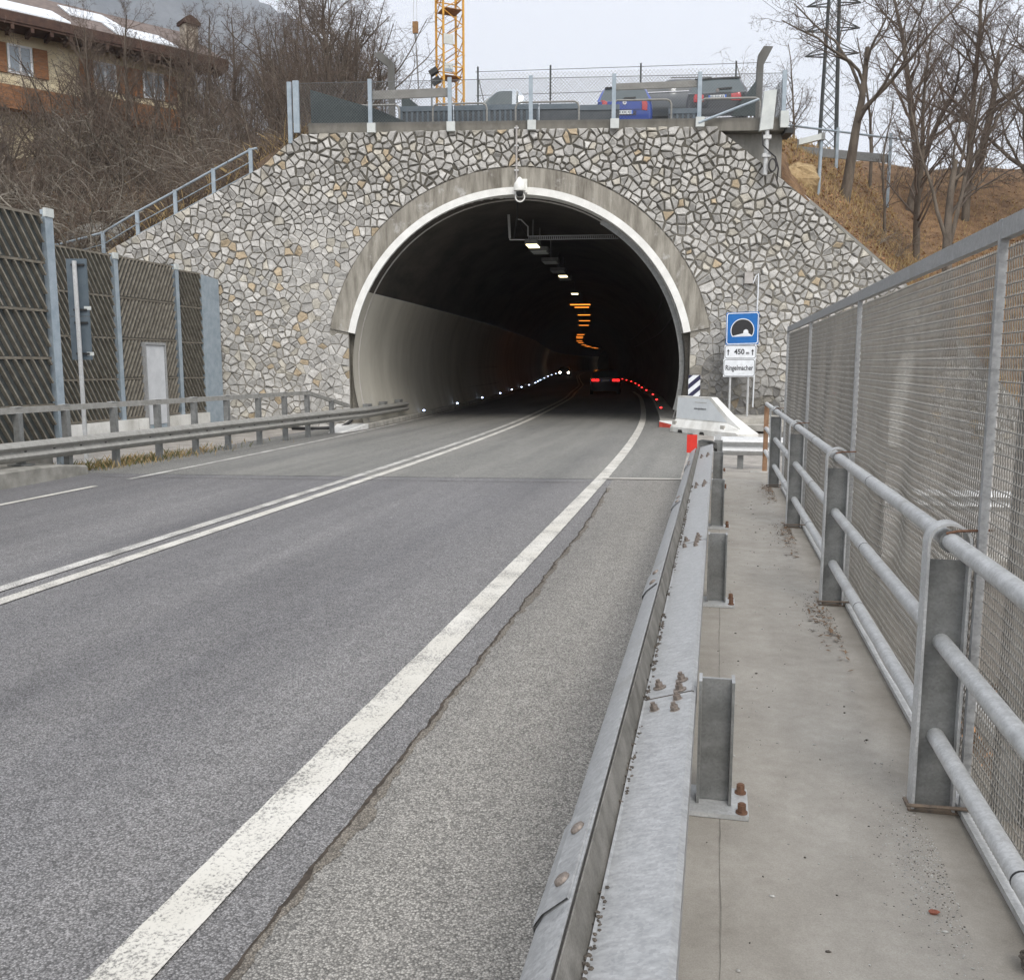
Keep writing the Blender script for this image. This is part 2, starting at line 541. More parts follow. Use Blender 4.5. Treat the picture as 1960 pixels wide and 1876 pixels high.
M['pale_box'] = pm('pale_cabinet', (0.50, 0.53, 0.52), (0.60, 0.63, 0.61), 4, 0.55)
M['black'] = flat('black_rubber', (0.022, 0.022, 0.022), 0.6)
M['cable'] = flat('black_cable', (0.03, 0.028, 0.028), 0.6)
M['glass'] = flat('car_glass', (0.075, 0.095, 0.10), 0.22, 0.0, 0.25)
M['glass_dark'] = flat('tinted_glass', (0.045, 0.055, 0.06), 0.35)
M['blue_paint'] = flat('blue_car_paint', (0.012, 0.05, 0.30), 0.3, 0.1, 1.0)
M['dark_paint'] = flat('dark_grey_car_paint', (0.035, 0.037, 0.042), 0.3, 0.3, 1.0)
M['grey_paint'] = flat('grey_car_paint', (0.055, 0.065, 0.075), 0.3, 0.3, 1.0)
M['silver_paint'] = flat('silver_car_paint', (0.42, 0.46, 0.50), 0.3, 0.4, 1.0)
M['white_paint'] = flat('white_car_paint', (0.68, 0.70, 0.71), 0.3, 0.0, 0.6)
M['chrome'] = flat('chrome', (0.7, 0.7, 0.72), 0.2, 0.9)
M['tail'] = flat('red_tail_lamp', (0.42, 0.015, 0.02), 0.2, 0, 1.0)
M['plate'] = flat('plate_white', (0.68, 0.70, 0.70), 0.5)
M['plate_blue'] = flat('plate_blue', (0.04, 0.14, 0.55), 0.5)
M['plaster'] = pm('cream_plaster', (0.62, 0.54, 0.36), (0.72, 0.65, 0.47), 1.5, 0.9, 0, 0.2)
M['orange_wood'] = pm('orange_stained_wood', (0.20, 0.085, 0.032), (0.31, 0.145, 0.06), 3, 0.7, sc3=(1, 1, 6))
M['eave'] = pm('dark_eave_wood', (0.045, 0.022, 0.016), (0.085, 0.045, 0.03), 4, 0.8)
M['rooftile'] = pm('brown_roof_tiles', (0.10, 0.075, 0.065), (0.17, 0.13, 0.11), 3, 0.8, 0, 0.5, 12)
M['roofglass'] = flat('sky_tone_roof_sheet', (0.72, 0.76, 0.80), 0.25, 0.0, 0.5)  # near-white colour paints the sky's reflection onto the roof panels
M['winglass'] = flat('window_glass', (0.22, 0.27, 0.31), 0.1, 0, 1.0)
M['chimney'] = pm('chimney_render', (0.30, 0.26, 0.21), (0.42, 0.37, 0.30), 4, 0.9)
M['bark'] = pm('grey_brown_bark', (0.075, 0.06, 0.047), (0.155, 0.128, 0.10), 6, 0.95, 0, 0.8, 25, sc3=(1, 1, 0.25), dist=0.02)
M['bark_pale'] = pm('pale_grey_bark', (0.15, 0.13, 0.105), (0.28, 0.255, 0.215), 6, 0.95, 0, 0.5, 25, sc3=(1, 1, 0.25), dist=0.02)
M['twig'] = pm('dark_twigs', (0.075, 0.058, 0.046), (0.14, 0.11, 0.088), 3, 0.95, 0, 0)
M['twig_red'] = pm('reddish_twigs', (0.085, 0.062, 0.047), (0.17, 0.13, 0.102), 1.2, 0.95, 0, 0)
M['twig_pale'] = pm('pale_twigs', (0.19, 0.165, 0.13), (0.31, 0.28, 0.23), 2, 0.95, 0, 0)
M['litter'] = pm('leaf_litter_soil', (0.10, 0.055, 0.028), (0.22, 0.135, 0.07), 2.4, 1.0, 0, 0.8, 14, dist=0.06, fine=0.3, finescale=40)
M['leaf_soil'] = pm('brown_bank_soil', (0.07, 0.048, 0.03), (0.15, 0.10, 0.062), 1.6, 1.0, 0, 0.8, 10, dist=0.08, fine=0.3, finescale=30)
M['dry_leaf'] = pm('dry_brown_leaves', (0.22, 0.105, 0.045), (0.44, 0.25, 0.12), 5, 0.9, 0, 0)
M['old_leaf'] = pm('old_brown_leaves', (0.11, 0.07, 0.042), (0.25, 0.165, 0.10), 40, 0.9, 0, 0)
M['dry_grass'] = pm('straw_grass', (0.30, 0.21, 0.09), (0.48, 0.36, 0.18), 2.5, 0.95, 0, 0)
M['green_grass'] = pm('dull_green_weeds', (0.07, 0.085, 0.03), (0.15, 0.15, 0.06), 4, 0.95, 0, 0)
M['gravel'] = pm('gravel_lot', (0.24, 0.225, 0.205), (0.37, 0.345, 0.31), 3, 0.95, 0, 0.6, 60, dist=0.02, fine=0.25, finescale=70)
M['rock'] = pm('ochre_boulder', (0.24, 0.16, 0.075), (0.42, 0.31, 0.17), 1.8, 0.9, 0, 0.8, 7, dist=0.08)
M['pebble'] = pm('pale_pebble', (0.30, 0.29, 0.27), (0.62, 0.61, 0.58), 25, 0.9, 0, 0)
M['pebble_dark'] = pm('dark_pebble', (0.05, 0.045, 0.04), (0.13, 0.11, 0.09), 25, 0.9, 0, 0)
M['butt'] = pm('cigarette_butt', (0.62, 0.45, 0.24), (0.72, 0.60, 0.42), 90, 0.9, 0, 0)
M['brick_chip'] = pm('brick_chip', (0.22, 0.07, 0.04), (0.32, 0.12, 0.08), 40, 0.9)
M['pine'] = pm('hazed_forest', (0.040, 0.050, 0.050), (0.100, 0.106, 0.102), 0.008, 1.0, 0, 0, fine=0.4, finescale=0.04)  # forest colour lightened and greyed, painting in part of the distance haze
M['pvc'] = pm('grey_pipe', (0.34, 0.32, 0.30), (0.44, 0.42, 0.40), 4, 0.6)
M['lamp_body'] = pm('lamp_housing', (0.10, 0.10, 0.10), (0.16, 0.16, 0.155), 6, 0.6)
M['cam_white'] = flat('white_plastic', (0.78, 0.78, 0.74), 0.35)
M['led_white'] = emis('white_led', (0.58, 0.72, 1.0), 7.0)
M['led_red'] = emis('red_led', (1.0, 0.03, 0.03), 4.0)
M['lamp_warm'] = emis('yellow_white_lamp', (1.0, 0.86, 0.50), 3.0)
M['lamp_orange'] = emis('sodium_lamp', (1.0, 0.27, 0.03), 2.2)
M['head'] = emis('headlight', (1.0, 0.90, 0.68), 14.0)
M['taillit'] = emis('lit_tail_lamp', (1.0, 0.02, 0.02), 3.0)

# ------------------------------------------------------------------ road line and portal frame
CLP = [(-5.6, -40), (-5.6, -10), (-5.6, 14), (-5.75, 22), (-6.12, 30), (-6.95, 41), (-7.85, 51), (-8.95, 60), (-10.4, 73), (-11.8, 84), (-13.2, 93),
       (-17.4, 121), (-19.9, 138), (-23.8, 168), (-27.2, 201), (-28.6, 226), (-28.8, 262), (-27.0, 300)]
def cx(y):
    P = CLP
    for i in range(len(P) - 1):
        if y <= P[i + 1][1] or i == len(P) - 2:
            x0, y0 = P[i]; x1, y1 = P[i + 1]
            xm, ym = P[max(i - 1, 0)]; xp, yp = P[min(i + 2, len(P) - 1)]
            m0 = (x1 - xm) / (y1 - ym) if y1 != ym else 0
            m1 = (xp - x0) / (yp - y0) if yp != y0 else 0
            h = y1 - y0
            t = (y - y0) / h
            return ((2 * t**3 - 3 * t * t + 1) * x0 + (t**3 - 2 * t * t + t) * h * m0 + (-2 * t**3 + 3 * t * t) * x1 + (t**3 - t * t) * h * m1)
def RP(y, lat, dz=0.0):
    """point on the carriageway: station y, lateral offset from the centre line"""
    d = (cx(y + 0.05) - cx(y - 0.05)) / 0.1
    L = math.hypot(d, 1)
    nx, ny = 1 / L, -d / L
    l2 = max(-4.6, min(5.3, lat))
    return (cx(y) + lat * nx, y + lat * ny, 0.015 * (l2 - 3.9) + dz)

PS = 1.038
HD = R(8.3)
PU = Vector((math.cos(HD), math.sin(HD), 0))
PN = Vector((-math.sin(HD), math.cos(HD), 0))
P0 = Vector((-5.458 * PS, 25.747 * PS, 0))
def PW(u, z, w=0.0):
    p = P0 + PU * u + PN * w
    return (p.x, p.y, z)
def PZ(z):
    return 1.8 + (z - 1.8) * PS
WALL_TOP = [(-12.6, 4.55), (-11.73, 5.12), (-10.37, 5.77), (-8.8, 6.55), (-7.94, 6.96), (-7.25, 7.31), (-6.63, 7.82), (-6.09, 8.18), (-4.24, 8.21), (0.37, 8.22), (5.38, 8.20), (7.27, 6.76), (8.71, 5.57), (10.46, 4.1), (12.69, 1.9), (14.6, -0.1)]
WALL_TOP = [(u * PS, PZ(z)) for u, z in WALL_TOP]
def wtop(u):
    W_ = WALL_TOP
    if u <= W_[0][0]: return W_[0][1]
    if u >= W_[-1][0]: return W_[-1][1]
    for (a, za), (b, zb) in zip(W_, W_[1:]):
        if a <= u <= b:
            return za + (zb - za) * (u - a) / (b - a)
ARC_C, R_IN, R_STRIP, R_RING = PZ(1.70), 4.77 * PS, 4.965 * PS, 5.50 * PS
SPRING = PZ(2.70)
JAMB = 4.86 * PS

# ================================================================== SETTING: roads, paths, ground
def strip(name, y0, y1, step, lat0, lat1, mat, dz, wob=0.0, nl=1, seed=1):
    rng = random.Random(seed)
    mb = MB()
    rows = []
    n = max(1, int(round((y1 - y0) / step)))
    for i in range(n + 1):
        y = y0 + (y1 - y0) * i / n
        w0 = rng.uniform(-wob, wob); w1 = rng.uniform(-wob, wob)
        rows.append([RP(y, (lat0 + w0) + ((lat1 + w1) - (lat0 + w0)) * j / nl, dz) for j in range(nl + 1)])
    mb.grid([r[::-1] for r in rows])
    return build(mb, name, mat)

tag(strip('road', -14, 262, 1.5, -5.6, 5.28, M['asphalt'], 0.0, nl=6), kind='structure')
# the older, paler surface between the bridge joint and the tunnel
mb = MB(); rows = []
rng = random.Random(5)
for i in range(40):
    y = 14.25 + i * 0.5 if i else 14.25
    rows.append([RP(y, -5.4 + 10.65 * j / 8, 0.004) for j in range(9)][::-1])
mb.grid(rows)
tag(build(mb, 'road', M['apron']), kind='structure')
# shoulder outside the edge line, with the ragged joint
mb = MB(); rows = []; crk = MB(); crows = []; hal = MB(); hrows = []
for i in range(0, 900):
    y = -6 + i * 0.02268
    j = 0.022 * noise.noise((y * 2.3, 0, 0)) + 0.014 * noise.noise((y * 9, 3, 0)) + 0.007 * noise.noise((y * 31, 3, 0))
    lat = 4.185 + j + (0.05 if y < 10 else 0.05 - 0.03 * (y - 10))
    rows.append([RP(y, 5.28, 0.004), RP(y, lat + 0.004, 0.004)])
    wd = max(0.003, 0.009 + 0.016 * noise.noise((y * 3.1, 7, 0)) + 0.012 * noise.noise((y * 12, 1, 0)) + 0.008 * noise.noise((y * 37, 1, 0)))
    if y < 13.2:
        crows.append([RP(y, lat + wd, 0.0085), RP(y, lat - 0.005, 0.0085)])
        hw = max(0.004, 0.03 + 0.05 * noise.noise((y * 1.4, 5, 0)) + 0.03 * noise.noise((y * 7, 5, 2)) + 0.012 * noise.noise((y * 29, 5, 2)))
        hrows.append([RP(y, lat + wd + hw, 0.0065), RP(y, lat + 0.0, 0.0065)])
mb.grid(rows)
tag(build(mb, 'road_shoulder', M['shoulder']), kind='structure')
crk.grid(crows)
tag(build(crk, 'road_crack', M['crack']), kind='structure')
hal.grid(hrows)
tag(build(hal, 'road_dirt', M['crack_dust']), kind='structure')
tag(strip('road_marking', -10, 200, 0.8, -0.235, -0.085, M['line_worn'], 0.009), kind='structure')
tag(strip('road_marking', -10, 200, 0.8, 0.085, 0.235, M['line'], 0.009), kind='structure')
tag(strip('road_marking', -10, 60, 0.10, 3.835, 4.025, M['line'], 0.009, 0.0022), kind='structure')
tag(strip('road_marking', -2, 12.6, 0.5, -3.95, -3.83, M['line'], 0.009), kind='structure')
tag(strip('road_marking', 13.5, 60, 0.5, -3.97, -3.85, M['line_worn'], 0.009), kind='structure')
# expansion joint across the bridge end
mb = MB()
rows = []
for i in range(40):
    lat = -4.6 + i * 9.85 / 39
    yy = 13.75 + (0.45 if lat > 3.9 else 0.0) + 0.05 * noise.noise((lat * 1.3, 2, 0))
    rows.append([RP(yy, lat, 0.0105), RP(yy + 0.02 + 0.015 * noise.noise((lat * 3, 5, 0)), lat, 0.0105)])
mb.grid(rows)
tag(build(mb, 'road_joint', M['crack']), kind='structure')
mb = MB()
mb.grid([[RP(14.22, 3.95 + 0.13 * i, 0.0125), RP(14.38, 3.95 + 0.13 * i, 0.0125)] for i in range(11)])
tag(build(mb, 'road_joint', M['kerb']), kind='structure')

# walkway on the bridge, its edge and the deck below
def lk(y):            # slight drift of the guardrail line
    return 0.006 * (y - 1.6)
mb = MB()
rows = []
for i in range(72):
    y = -4 + i * (18.4 / 71)
    rows.append([(-0.30 + lk(y), y, 0.05), (-0.30 + lk(y), y, 0.135), (-0.285 + lk(y), y, 0.15), (0.2, y, 0.152), (0.6, y, 0.152), (1.12, y, 0.15), (1.15, y, 0.13), (1.15, y, -0.5)][::-1])
mb.grid(rows)
mb.add([(-0.3, 14.4, 0.0), (1.15, 14.4, 0.0), (1.15, 14.4, 0.15), (-0.25, 14.4, 0.15)], [(0, 1, 2, 3)])
tag(build(mb, 'walkway', M['walk']), kind='structure')
mb = MB(); rows = []
for i in range(300):
    y = 0.6 + i * 0.046
    x = 0.062 + lk(y) + 0.006 * noise.noise((y * 2.1, 0, 3)) + 0.003 * noise.noise((y * 11, 0, 3))
    w_ = 0.0012 + 0.0016 * max(0, noise.noise((y * 4, 1, 1)) + 0.3)
    rows.append([(x + w_, y, 0.1535), (x - w_, y, 0.1535)])
mb.grid(rows)
tag(build(mb, 'walkway_joint', M['walk_line']), kind='structure')
# apron between the walkway end and the portal
mb = MB()
mb.grid([[(-0.45 + 0.0 * y, y, 0.03), (0.4, y, 0.03), (1.5, y, 0.03)] for y in (14.4, 16, 18, 20, 22, 24.2)])
mb.box(1.45, 1.55, 14.4, 27.5, -2.5, 0.06)
tag(build(mb, 'pavement', M['gravel']), kind='structure')
mb = MB()
mb.box(0.62, 1.42, 14.42, 14.95, 0.02, 0.12)
tag(build(mb, 'pavement_kerb', M['kerb']), kind='structure')
# raised footing by the right jamb
mb = MB()
mb.prism([PW(5.35, 0.0, -1.9), PW(7.6, 0.0, -2.4), PW(7.6, 0.0, -0.02), PW(5.35, 0.0, -0.02)], (0, 0, 0.16))
mb.prism([PW(5.6, 0.155, -1.6), PW(7.6, 0.155, -1.6), PW(7.6, 0.155, -0.03), PW(5.6, 0.155, -0.03)], (0, 0, 0.17))
tag(build(mb, 'pavement', M['kerb']), kind='structure')
# tunnel kerbs
def kerb_run(name, y0, y1, step, latk, latw, mat, top=0.15):
    mb = MB(); rows = []
    n = int((y1 - y0) / step)
    for i in range(n + 1):
        y = y0 + (y1 - y0) * i / n
        s = 1 if latw > latk else -1
        rows.append([RP(y, latk, -0.02), RP(y, latk + 0.01 * s, top - 0.015), RP(y, latk + 0.03 * s, top), RP(y, latw, top)])
    if latw > latk:
        rows = [r[::-1] for r in rows]
    mb.grid(rows)
    mb.add([RP(y0, latk, -0.02), RP(y0, latk + 0.02 * s, top), RP(y0, latw, top), RP(y0, latw, -0.02)], [(0, 1, 2, 3)])
    return tag(build(mb, name, mat), kind='structure')
kerb_run('kerb', 26.0, 240, 1.2, -4.12, -5.2, M['kerb'])
kerb_run('kerb', 26.5, 240, 1.2, 4.46, 5.6, M['kerb'])
# white painted sloping start of the left kerb, red painted start of the right kerb
mb = MB()
a = [RP(24.2, -4.28, 0.01), RP(24.2, -4.7, 0.01), RP(26.0, -5.1, 0.15), RP(26.0, -4.12, 0.15)]
b_ = [(p[0], p[1], -0.16) for p in a]
mb.add(a + b_, [(3, 2, 1, 0), (0, 1, 5, 4), (3, 0, 4, 7), (1, 2, 6, 5)])
tag(build(mb, 'kerb', M['kerb_white']), kind='structure')
KA, KB = RP(26.3, 4.46), RP(25.2, 5.35)
mb = MB()
e1_, e2_, e3_ = RP(25.2, 5.8), RP(26.6, 5.8), RP(26.6, 4.46)
mb.add([(KA[0], KA[1], .17), (KB[0], KB[1], .035), (e1_[0], e1_[1], .035), (e2_[0], e2_[1], .17), (e3_[0], e3_[1], .17)], [(0, 1, 2, 3, 4)])
tag(build(mb, 'kerb', M['kerb_white']), kind='structure')
mb = MB()
mb.add([(KA[0], KA[1], -.05), (KB[0], KB[1], -.05), (KB[0], KB[1], .034), (KA[0], KA[1], .168)], [(0, 1, 2, 3)])
mb.add([(KA[0], KA[1], -.05), (e3_[0], e3_[1], -.05), (e3_[0], e3_[1], .168), (KA[0], KA[1], .168)], [(3, 2, 1, 0)])
tag(build(mb, 'kerb', M['kerb_red']), kind='structure')
# left kerb of the bridge
mb = MB(); rows = []
for i in range(34):
    y = -8 + i * (22.1 / 33)
    x = -10.55 - 0.03 * max(0, y - 8)
    h = 0.14 if y < 13.2 else 0.14 - (y - 13.2) * 0.12
    jj = 0.012 * noise.noise((y * 2, 0, 4))
    rows.append([(x, y, -0.2), (x - 0.02 + jj, y, h - 0.16 + 0.13), (x - 0.06 + jj, y, h), (-12.4, y, h)])
mb.grid(rows)
e = rows[-1]
mb.add([e[0], e[2], e[3], (-12.4, e[0][1], -0.2)], [(0, 1, 2, 3)])
tag(build(mb, 'kerb', M['kerb_old']), kind='structure')
# gravel lot in front of the left wall
mb = MB(); rows = []
for i in range(14):
    y = 13.9 + i * 1.1
    rows.append([(-10.3 + 0.035 * (y - 14) - 0.25 * (y < 14.5), y, -0.145), (-11.2, y, -0.16), (-12.5, y, -0.17), (-14.4, y, -0.17), (-17.5, y, -0.2)])
mb.grid(rows)
tag(build(mb, 'ground', M['gravel']), kind='structure')

# big ground sheet under everything
def ring_grid(f, xs, ys):
    mb = MB()
    mb.grid([[(x, y, f(x, y)) for x in xs] for y in ys])
    return mb
def spread(a, n, lim):
    out = []
    for i in range(-n, n + 1):
        t = i / n
        out.append(math.copysign(abs(t) ** 3 * lim, t) + a)
    return out
def g_base(x, y):
    z = -3.4 + 0.5 * noise.noise((x * 0.11, y * 0.11, 0))
    d = max(0, math.hypot(x, y - 30) - 180)
    return z - 0.01 * min(d, 400)
tag(build(ring_grid(g_base, spread(0, 40, 4000), spread(30, 40, 4000)), 'ground', M['leaf_soil'], smooth=True), kind='structure')
# side yard right of the bridge end, below road level
mb = MB()
mb.grid([[(x, y, -0.85 + 0.03 * noise.noise((x * 0.7, y * 0.7, 0)) + max(0, (x - 9) * 0.12)) for x in [1.55, 2.5, 4, 6, 8, 10, 13, 17, 24, 40]] for y in [12.6, 14, 16, 18, 20, 22, 24, 26, 28, 30, 34]])
mb.box(1.56, 30, 12.45, 12.62, -4.2, -0.86)
tag(build(mb, 'yard', M['gravel']), kind='structure')
mb = MB()
mb.box(1.58, 30, 12.30, 12.75, -0.86, -0.66)
tag(build(mb, 'yard_kerb', M['kerb']), kind='structure')
# leaf covered bank below the fence, rising to the yard
mb = MB()
mb.grid([[(x, y, -2.9 + 0.22 * (x - 1) * (1 if x > 2 else 0.6) + 0.25 * noise.noise((x * 0.8, y * 0.8, 0))) for x in [1.2, 1.7, 2.4, 3.2, 4.2, 5.5, 7, 9, 12, 16, 25]] for y in [-8, -5, -3, -1, 0, 1, 2, 3, 4, 5, 6, 7, 8, 9, 10, 11, 12.44]])
tag(build(mb, 'bank', M['leaf_soil'], smooth=True), kind='structure')

# hillsides behind the portal wall
def sm(a, b, x):
    t = max(0, min(1, (x - a) / (b - a)))
    return t * t * (3 - 2 * t)
def hill(u, w):
    nz = 0.35 * noise.noise((u * 0.35, w * 0.35, 1)) + 0.12 * noise.noise((u * 1.1, w * 1.1, 5))
    amp = sm(0.5, 4, abs(w))
    if u < 1:
        e = wtop(u)
        zl = e + 0.44 * min(w, 18) + 0.07 * max(w - 18, 0) - 0.08
        if w < 0: zl = max(e + 0.55 * w, -0.25)
        zd = 8.3 + 0.03 * max(w - 14, 0)
        k = sm(-6.2, -9.0, u)
        r_ = zd + (zl - zd) * k + nz * amp * k
        return r_ if w < 0 else min(r_, e - 0.03 + 1.5 * max(0, w - 0.3))
    e = wtop(u)
    zr_ = e + 0.62 * w - 0.1
    crest = 10.6 + 0.02 * u + 0.9 * noise.noise((u * 0.16, 3, 0)) + 0.9 * math.exp(-((u - 16) / 3.2) ** 2)
    h_ = 2.0
    d = crest - zr_
    z = crest - (d if d > h_ else (d * d / (4 * h_) + d / 2 + h_ / 4 if d > -h_ else 0))
    zd = 8.3 + 0.03 * max(w - 14, 0)
    k = sm(7.4, 8.2, u)
    return min(zd + (z - zd) * k + nz * 0.6 * amp * k, e - 0.03 + 1.5 * max(0, w - 0.3))
def hill_mesh(us, ws, name, mat):
    mb = MB()
    mb.grid([[PW(u, hill(u, w), w) for u in us] for w in ws])
    return tag(build(mb, name, mat, smooth=True), kind='structure')
def fr(a, b, st):
    n = int(round((b - a) / st))
    return [a + (b - a) * i / n for i in range(n + 1)]
ws_b = [0.3] + fr(0.6, 24, 0.6) + fr(25, 60, 2.5) + [70, 85, 110]
hill_mesh(fr(-80, -32, 4) + fr(-31, -12.6, 0.8), fr(-16, 24, 0.8) + fr(25, 60, 2.5) + [70, 85, 110], 'hill', M['leaf_soil'])
hill_mesh(fr(-12.6, 7.6, 0.45), ws_b, 'hill', M['leaf_soil'])
hill_mesh(fr(7.6, 26, 0.5) + fr(28, 80, 4), ws_b, 'hill', M['litter'])
# far wooded mountain
RIDGE = [(-62, 430), (-40, 375), (-30, 345), (-26, 312), (-21, 268), (-20, 248), (-18, 190), (-14, 110), (-8, 30), (0, -5)]
def ridge(az):
    for (a, za), (b, zb) in zip(RIDGE, RIDGE[1:]):
        if a <= az <= b:
            return za + (zb - za) * (az - a) / (b - a)
    return RIDGE[0][1]
mb = MB(); rows = []
for j in range(30):
    t = j / 26
    row = []
    for i in range(150):
        az = -62 + 62 * i / 149
        d = 1900 + 1300 * t
        z = -6 + 3.55 * ridge(az) * (sm(0, 1, t) if t <= 1 else 1 - (t - 1) * 1.5) + (34 * noise.noise((i * 0.2, j * 0.3, 0)) + 15 * noise.noise((i * 0.8, j * 1.1, 2)) + 12 * noise.noise((i * 2.3, j * 2.1, 2))) * min(1, t * 1.5)
        row.append((d * math.sin(R(az)), d * math.cos(R(az)), z))
    rows.append(row)
mb.grid(rows)
tag(build(mb, 'mountain', M['pine'], smooth=False), kind='structure')

# ================================================================== TUNNEL PORTAL
rng = random.Random(11)
portal = thing('tunnel_portal', 'rubble stone tunnel portal with a stained concrete arch and white painted arch edge', 'tunnel portal', PW(0, 0))
# mortar core of the wall, in columns so that the opening stays free
mb = MB()
us = sorted(set([round(x, 4) for x in fr(WALL_TOP[0][0], WALL_TOP[-1][0], 0.3)] + [u for u, z in WALL_TOP] + [-JAMB, JAMB]))
def wbot(u):
    if abs(u) < JAMB - 1e-6:
        return ARC_C + math.sqrt(max(0.0, (R_STRIP + 0.16) ** 2 - u * u))
    return -1.2 if u > 0 else -0.6
for a, b in zip(us, us[1:]):
    mid = (a + b) / 2
    if abs(mid) < JAMB:
        za, zb = ARC_C + math.sqrt(max(0, (R_STRIP + 0.16) ** 2 - a * a)), ARC_C + math.sqrt(max(0, (R_STRIP + 0.16) ** 2 - b * b))
    else:
        za = zb = wbot(mid)
    ta, tb = wtop(a) - 0.01, wtop(b) - 0.01
    q = [PW(a, za, 0), PW(b, zb, 0), PW(b, tb, 0), PW(a, ta, 0), PW(a, za, .6), PW(b, zb, .6), PW(b, tb, .6), PW(a, ta, .6)]
    mb.add(q, [(0, 1, 2, 3), (5, 4, 7, 6), (3, 2, 6, 7), (1, 0, 4, 5)])
for u, s in ((-JAMB, 1), (JAMB, -1)):
    q = [PW(u, -0.6, 0), PW(u, -0.6, .6), PW(u, SPRING + 0.5, .6), PW(u, SPRING + 0.5, 0)]
    mb.add(q, [(0, 1, 2, 3) if s > 0 else (3, 2, 1, 0)])
build(mb, 'mortar', M['mortar'], portal)

# every stone of the face as a small faceted solid: 2-D Voronoi cells with mortar gaps
def in_wall(u, z):
    if z > wtop(u) or u < WALL_TOP[0][0] or u > WALL_TOP[-1][0]: return False
    if z < (-0.45 if u < 0 else -1.0): return False
    if z > SPRING:
        return math.hypot(u, z - ARC_C) > R_RING
    return abs(u) > JAMB
def nearest_mirrors(u, z):
    out = []
    for (a, za), (b, zb) in zip(WALL_TOP, WALL_TOP[1:]):
        dx, dz = b - a, zb - za
        L = math.hypot(dx, dz)
        nx, nz = -dz / L, dx / L
        d = (u - a) * nx + (z - za) * nz
        s = ((u - a) * dx + (z - za) * dz) / L
        if -0.5 < d < 0 and -0.1 < s < L + 0.1:
            out.append((u - 2 * d * nx, z - 2 * d * nz))
    if z > SPRING + 0.02:
        r = math.hypot(u, z - ARC_C)
        if R_RING < r < R_RING + 0.5:
            k = (2 * R_RING - r) / r
            out.append((u * k, ARC_C + (z - ARC_C) * k))
    if z < SPRING:
        if JAMB < abs(u) < JAMB + 0.5:
            out.append((math.copysign(2 * JAMB - abs(u), u), z))
        if SPRING - 0.5 < z < SPRING and JAMB < abs(u) < R_RING - 0.12:
            out.append((u, 2 * SPRING - z))
    return out
seeds = []
SP = 0.180
row = 0
z = -1.2
while z < 9.0:
    u = WALL_TOP[0][0] - 0.3 + (SP * 0.5 if row % 2 else 0)
    while u < WALL_TOP[-1][0] + 0.3:
        uu, zz = u + rng.gauss(0, 0.3) * SP, z + rng.gauss(0, 0.3) * SP
        keep = rng.random() > 0.14
        if keep and in_wall(uu, zz):
            seeds.append((uu, zz))
        u += SP
    row += 1
    z += SP * 0.9
# drop seeds that crowd each other
cell = {}
good = []
for u, z in seeds:
    k = (int(u // 0.3), int(z // 0.3))
    ok = True
    for i in (-1, 0, 1):
        for j in (-1, 0, 1):
            for q in cell.get((k[0] + i, k[1] + j), ()):
                if (q[0] - u) ** 2 + (q[1] - z) ** 2 < (0.085 + 0.07 * rng.random()) ** 2: ok = False
    if ok:
        cell.setdefault(k, []).append((u, z)); good.append((u, z))
seeds = good
allp = {}
for u, z in seeds:
    allp.setdefault((int(u // 0.5), int(z // 0.5)), []).append((u, z))
    for q in nearest_mirrors(u, z):
        allp.setdefault((int(q[0] // 0.5), int(q[1] // 0.5)), []).append(q)
def clip(poly, mx_, mz_, nx, nz, off):
    out = []
    n = len(poly)
    for i in range(n):
        p, q = poly[i], poly[(i + 1) % n]
        dp = (p[0] - mx_) * nx + (p[1] - mz_) * nz + off
        dq = (q[0] - mx_) * nx + (q[1] - mz_) * nz + off
        if dp <= 0: out.append(p)
        if (dp < 0) != (dq < 0):
            t = dp / (dp - dq)
            out.append((p[0] + (q[0] - p[0]) * t, p[1] + (q[1] - p[1]) * t))
    return out
mb = MB(); tints = []
